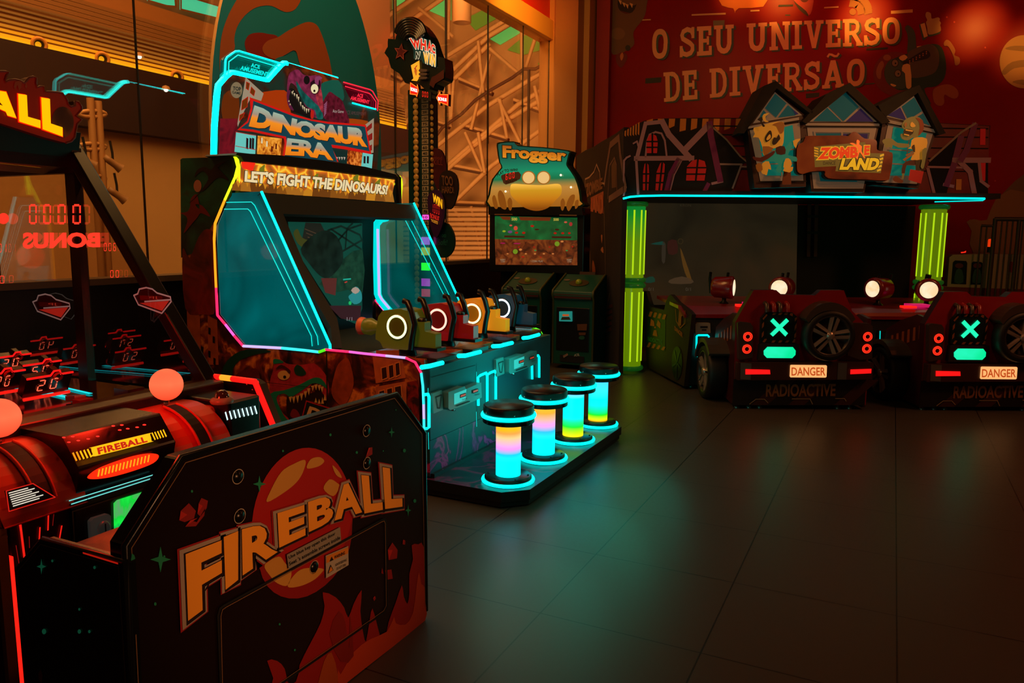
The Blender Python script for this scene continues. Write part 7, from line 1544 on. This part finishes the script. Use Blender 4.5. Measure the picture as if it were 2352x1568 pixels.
mb = MB(); c = pp.pt(ck([(590, 420)])[0]); 
for k in range(7):
    t = k/7; mb.tube([hp_.pt(p, off=.05+.05*t) for p in ck([(590+(220-k*22)*math.cos(a)+k*8, 430-(250-k*28)*math.sin(a)+k*14) for a in [PI*.05+PI*.9*j/16 for j in range(17)]])], .022, M('080606', .2), n=8)
mb.build('hair_ridge', WT)
mb = MB(); st5 = [(405+ (112 if k % 2 == 0 else 52)*math.sin(k*PI/5+.15), 655-(145 if k % 2 == 0 else 66)*math.cos(k*PI/5+.15)) for k in range(10)]
mb.poly(hp_, ck(st5), M('5a0810', .4), off=.01); mb.line(hp_, ck([(405+(x-405)*.82, 655+(y-655)*.82) for x, y in st5]), .006, M('a04a3c', .4), off=.012, closed=True); mb.build('star', WT)
mb = MB(); mb.poly(hp_, ck([(530, 450), (700, 425), (850, 480), (940, 600), (945, 870), (900, 875), (740, 820), (700, 720), (600, 760), (600, 640), (570, 560)]), M('0c4a50', .35, em=.1, emh='0c4a50'), off=.014)
for ch, lo2, up2, m in [('W', [(610, 612), (700, 610)], [(545, 455), (700, 428)], 0), ('H', [(715, 615), (800, 640)], [(712, 455), (790, 480)], 0), ('A', [(812, 640), (875, 655)], [(830, 480), (865, 500)], 0), ('C', [(875, 665), (932, 690)], [(870, 520), (925, 560)], 0), ('N', [(632, 758), (682, 756)], [(640, 655), (705, 655)], 2), ('W', [(765, 812), (830, 845)], [(752, 660), (835, 672)], 1), ('I', [(845, 830), (862, 840)], [(850, 680), (875, 690)], 1), ('N', [(875, 855), (930, 870)], [(885, 690), (938, 700)], 1)]:
    col = (Gl('e62814', 1.0), Gl('ffaa1e', 1.0), M('0c2c30', .4))[m]
    mb.text(ch, hp_, ck(lo2), ck(up2), Gl('e6dcb4', .85), bold=.05, off=.018, grow=.06); mb.text(ch, hp_, ck(lo2), ck(up2), col, bold=.04, off=.021)
mb.build('head_lettering', WT)
mb = MB(); mb.poly(hp_, ck([(562, 855), (690, 780), (700, 985), (728, 970), (655, 1092), (568, 1082), (600, 1050)]), Gl('ffaa28', .95), off=.016)
mb.line(hp_, ck([(655, 860), (620, 905), (640, 910), (625, 930)]), .008, Gl('a01e14', 1), off=.019)
for k in range(4): mb.line(hp_, ck([(620+k*6, 950+k*16), (655-k*2, 925+k*22)]), .007, Gl('a01e14', 1), off=.019)
mb.build('win_arrow', WT)
for k in range(3): MB().poly(hp_, sm(ck([(705, 915+k*55), (805, 918+k*55), (815, 935+k*55), (800, 955+k*55), (700, 955+k*55)]), 2), M('5a4a46', .35), th=.03, off=.03).build('tooth', WT)
MB().poly(hp_, ck([(930, 1010), (1060, 920), (1060, 1050), (930, 1130), (905, 1195), (840, 1145), (880, 1030)]), M('4a1408', .4), off=.02).build('side_arrow', WT)
bo = PY(5.85)
for pts, tx, nm in (([(535, 1100), (655, 1180), (650, 1130), (668, 1230), (640, 1330), (628, 1300), (530, 1285)], ([(550, 1232), (648, 1260)], [(548, 1175), (645, 1205)]), 0), ([(925, 1335), (985, 1235), (985, 1280), (1115, 1283), (1110, 1460), (985, 1410), (985, 1450)], ([(960, 1380), (1088, 1395)], [(960, 1322), (1088, 1345)]), 1)):
    MB().poly(bo, ck(pts), Gl('e6140a', 1.2, True), th=.04, mside=BLK).build('bonus_arrow', WT)
    mb = MB(); mb.lines(bo, [ck([(x+(sum(p[0] for p in pts)/len(pts)-x)*.12, y+(sum(p[1] for p in pts)/len(pts)-y)*.12) for x, y in pts])], .006, Gl('ff8c28', 1.2), off=.004, closed=True); mb.text('BONUS', bo, ck(tx[0]), ck(tx[1]), Gl('ffe6e6', 1.4), bold=.05, off=.006); mb.build('bonus_lettering', WT)
mb = MB(); mb.poly(bo, ck([(670, 1215), (850, 1250), (850, 1390), (660, 1340)]), BLKM, th=.03); seg7(mb, bo, 0, 0, 1, 1, '000', Gl('ff2814', 1.4), off=.004, quad=[tuple(bo.pt(q)) for q in ck([(712, 1320), (815, 1335), (815, 1255), (715, 1238)])]); mb.build('bonus_display', WT)
MB().poly(bo, ck([(850, 1290), (990, 1330), (990, 1360), (850, 1340)]), BLKM, th=.03, off=-.01).build('arrow_bracket', WT)
# oval balloon signs on the right of the tower
ov = PY(6.05); cu = C(400, 340, .3316); cv = C(840, 0, .33163)
for q, hx, em, nm in (([(448, 1050), (470, 1025), (520, 1040), (552, 1120), (553, 1220), (520, 1290), (495, 1310), (470, 1250), (445, 1220)], '4a0a0a', 0, 'a'), ([(520, 1290), (530, 1210), (580, 1180), (635, 1215), (650, 1310), (620, 1420), (580, 1450), (530, 1400)], '2a1408', 0, 'b'), ([(452, 1390), (470, 1335), (515, 1315), (555, 1350), (572, 1440), (560, 1540), (520, 1640), (490, 1620), (465, 1520)], '3c1040', 0, 'c')):
    off = .0 if nm == 'a' else (.03 if nm == 'b' else .06)
    MB().poly(ov, sm(cv(q), 3), M(hx, .35, coat=.3), th=.025, off=off, mside=BLK).build('balloon_sign', WT)
MB().poly(ov, sm(cu([(1800, 600), (1850, 520), (1900, 525), (1940, 600), (1940, 690), (1900, 750), (1840, 755), (1800, 700)]), 3), M('062820', .35, coat=.3), th=.025, off=.01, mside=BLK).build('balloon_sign', WT)
mb = MB(); T1 = M('7a2c1e', .4); T2 = M('7a4a28', .4)
mb.text('Good', ov, cv([(470, 1100), (540, 1110)]), cv([(470, 1075), (540, 1085)]), T1, off=.03); mb.text('SKILL', ov, cv([(465, 1140), (545, 1145)]), cv([(465, 1105), (545, 1112)]), T1, off=.03)
mb.text('TOO', ov, cv([(548, 1285), (625, 1290)]), cv([(545, 1215), (620, 1225)]), T2, bold=.02, off=.05); mb.text('HARD!', ov, cv([(548, 1340), (632, 1340)]), cv([(548, 1290), (625, 1295)]), T2, bold=.02, off=.05)
mb.text('WIN', ov, cv([(492, 1395), (560, 1450)]), cv([(495, 1340), (560, 1385)]), Gl('ffb414', .95), bold=.05, off=.075)
seg7(mb, ov, 0, 0, 1, 1, '1000', Gl('d21e14', 1.1), off=.08, quad=[tuple(ov.pt(q)) for q in cv([(485, 1470), (545, 1490), (548, 1425), (488, 1410)])])
mb.text('BONUS', ov, cv([(478, 1510), (535, 1530)]), cv([(475, 1475), (540, 1500)]), Gl('b41e14', 1), bold=.04, off=.075); mb.text('TICKETS', ov, cv([(485, 1535), (528, 1555)]), cv([(480, 1515), (530, 1535)]), Gl('d2821e', .9), bold=.03, off=.075)
mb.text('Too', ov, cu([(1845, 615), (1895, 618)]), cu([(1845, 585), (1895, 588)]), M('14604c', .4), off=.03); mb.text('Soft!', ov, cu([(1840, 670), (1900, 672)]), cu([(1840, 630), (1905, 634)]), M('14604c', .4), off=.03)
mb.build('balloon_lettering', WT)
# ================================================================ KIDDIE FIRE TRUCK AND FENCE AT THE RIGHT
tk = PY(9.7); TK = thing('kiddie_truck', 'cream and grey childrens ride truck with an orange beacon on its roof, far right', 'ride', tk.pt(2270, 700)*1 if False else Vector((.95, 9.95, 0)))
cK = C(1900, 460, .319); TW = M('8a7a64', .4); bz = tk.pt(cK([(1000, 620)])[0]).z
MB().poly(tk, sm(cK([(862, 640), (880, 410), (905, 392), (1160, 385), (1600, 392), (1600, 640)]), 1), TW, th=.55).build('cab', TK, bevel=.02)
mb = MB(); DG = M('0a1814', .2)
mb.poly(tk, sm(cK([(892, 600), (905, 445), (920, 432), (1000, 436), (1008, 450), (1000, 604)]), 1), DG, off=.004); mb.poly(tk, sm(cK([(1030, 606), (1040, 450), (1052, 440), (1110, 444), (1122, 458), (1115, 606)]), 1), DG, off=.004); mb.build('window_pane', TK)
mb = MB()
for x in (950, 1080): mb.poly(tk, cK(ell(x, 470, 30, 18, 16)), M('4a0c0a', .4), off=.006); mb.poly(tk, sm(cK([(x-35, 590), (x-20, 500), (x+20, 500), (x+30, 590)]), 2), M('0c3c34', .4), off=.006)
mb.poly(tk, cK(ell(1325, 480, 22, 40, 18)), M('8a2c1c', .4), off=.006); mb.build('painted_riders', TK)
bc = tk.pt(cK([(1183, 370)])[0], off=-.12); rr = .034
MB().lathe([(rr*.95, -.01), (rr*.95, .05), (rr*.8, .055)], BLK, tuple(bc), n=20).build('beacon_base', TK)
MB().lathe([(rr*.9, .05), (rr*.92, .12), (rr*.8, .135), (0, .138)], M('e63c0a', .15, em=.7, emh='ff3c0a', samp=True), tuple(bc), n=20).sphere(bc+Vector((0, 0, .09)), .012, Gl('ffb478', 2), 8).build('beacon_lens', TK)
MB().box(.45, 2.2, 9.7, 10.25, .10, bz, M('5a0e0c', .4)).build('truck_body', TK, bevel=.01)
mb = MB()
for x in (.7, 1.6): mb.lathe([(.14, -.04), (.14, .04), (.05, .045), (0, .045)], BLKM, (x, 9.68, .14), (0, -1, 0), 20)
mb.build('wheel', TK)
MB().poly(tk, cK([(962, 372), (985, 370), (1000, 362), (998, 376), (965, 380)]), Gl('ff2814', 1.1), off=.0, th=.01).build('roof_light', TK)
fp_ = PY(9.6); FN = thing('metal_fence', 'dull steel tube fence cage standing in front of the kiddie truck at the right edge', 'fence', (1.1, 9.6, 0)); FM = M('2e261c', .5)
def vtube(mb, pl, x, y0, r, m):
    p = pl.pt(x, y0); mb.tube([p, Vector((p.x, p.y, .01))], r, m, n=8)
mb = MB()
for x in (1222, 1262, 1300, 1340, 1378, 1415, 1452, 1490): q = cK([(x, 130)])[0]; vtube(mb, fp_, q[0], q[1], .008, FM)
mb.build('fence_bar', FN)
MB().ptube(fp_, cK([(1205, 135), (1300, 135), (1520, 138)]), .022, FM).build('top_rail', FN)
MB().ptube(fp_, cK([(1108, 182), (1220, 185)]), .014, FM).build('mid_rail', FN)
mb = MB()
for x in (1112, 1150, 1195): q = cK([(x, 185)])[0]; vtube(mb, fp_, q[0], q[1], .008, FM)
for x in (1210, 1385): q = cK([(x, 130)])[0]; vtube(mb, fp_, q[0], q[1], .02, FM)
mb.build('fence_post', FN)
MB().bar(W(4.55, 7.8, .80), W(5.38, 7.72, .77), .06, .05, M('3c461e', .4)).build('guard_rail', CN)
# ================================================================ LAMPS (washes, fills and glows are added, with no fixture)
lamp('ambient_fill', 'AREA', (.3, 1.2, 5.0), 14, 'ffa060', .3, (.0, 3.5, 0))  # unseen area lamps added for overall ambient light
lamp('ambient_fill', 'AREA', (2.5, 6.5, 5.0), 9, 'ff7838', .3, (2.0, 7.5, 0))
lamp('mall_fill', 'AREA', (-7.0, 5.0, 7.5), 1100, 'ffb868', 5, (-11, 8, 1.0), sizey=10)  # unseen area lamps added to brighten the hall surfaces
lamp('mall_fill', 'AREA', (-12, 12.5, -1), 1300, 'ffc080', 6, (-14, 21, 5))
lamp('mall_fill', 'AREA', (-8, 13, 8), 800, 'ffc080', 4, (-12, 21, 4))
lamp('bench_fill', 'SPOT', (.7, .9, 1.0), 78, 'ffb078', .2, (-1.45, 1.6, .56), spot=.66, blend=.8)  # unseen spot added to light the bench back panel
for u, v, e in ((1795, -5, 110), (1700, -25, 50), (1985, 38, 110), (2240, 66, 90), (2350, 110, 40)):
    P_ = PY(BY).pt(u, v); d_ = P_-CAMP; q = P_+Vector((d_.x, -d_.y, d_.z))*.12
    lamp('track_lamp', 'SPOT', q, e, 'ffa03c', .07, P_, spot=.62, blend=1)
lamp('red_wash', 'SPOT', (-1.0, 7.8, 4.9), 62, 'ff2010', .3, PY(BY).pt(1850, 30), spot=1.05, blend=1)
lamp('red_wash', 'SPOT', (1.8, 8.0, 4.9), 26, 'ff1c0c', .3, PY(BY).pt(2352, 30), spot=.9, blend=1)
lamp('mural_fill', 'SPOT', (-.6, 4.5, 4.6), 62, 'ffc08c', .3, PY(BY).pt(1720, 160), spot=.5, blend=1)  # added fill so the mural letters show tan
lamp('header_wash', 'SPOT', (-3.2, 8.2, 4.6), 190, 'ffa032', .2, (-4.5, 9.0, 4.3), spot=1.3, blend=1)
lamp('canopy_wash', 'SPOT', W(4.6, 5.0, 4.2), 230, 'ffb06a', .2, W(3.1, 7.45, 2.3), spot=.62, blend=1)  # added wash to brighten the little houses
lamp('buggy_fill', 'AREA', W(4.9, 4.4, 3.0), 22, 'ff9c60', .5, W(3.0, 6.2, .3))  # unseen lamp added to light the buggy backs
lamp('console_glow', 'AREA', (-1.95, 4.2, .42), 3.0, '00e6dc', .3, (-2.2, 4.2, .35), sizey=1.4)  # added lamp boosts the cyan LED glow on the console
for y_ in (3.15, 3.9, 4.7): lamp('stool_glow', 'POINT', (-1.42, y_, .42), 2.6, '00e6c0', .36)  # added lamps spread the stools' cyan glow over the floor
lamp('gun_fill', 'POINT', (-2.1, 4.1, 1.2), 1.3, 'a0e0c0', .1)  # unseen lamp added to light the guns
lamp('side_wash', 'SPOT', (-2.0, 2.3, 2.4), 85, 'ff9a50', .2, (-2.8, 3.39, .6), spot=1.0, blend=1)  # unseen lamp added to brighten the painted side panel
lamp('joystick_glow', 'POINT', (-2.0, 1.48, 1.0), 5, 'ff2814', .06)
lamp('playfield_glow', 'POINT', (-2.7, 1.5, 1.2), 6, 'ff2814', .1)  # added lamp boosts the red glow over the playfield
lamp('cabinet_fill', 'POINT', (-2.6, 6.7, 1.3), 1.2, '78ffd0', .1)  # unseen lamp added to light the control stands
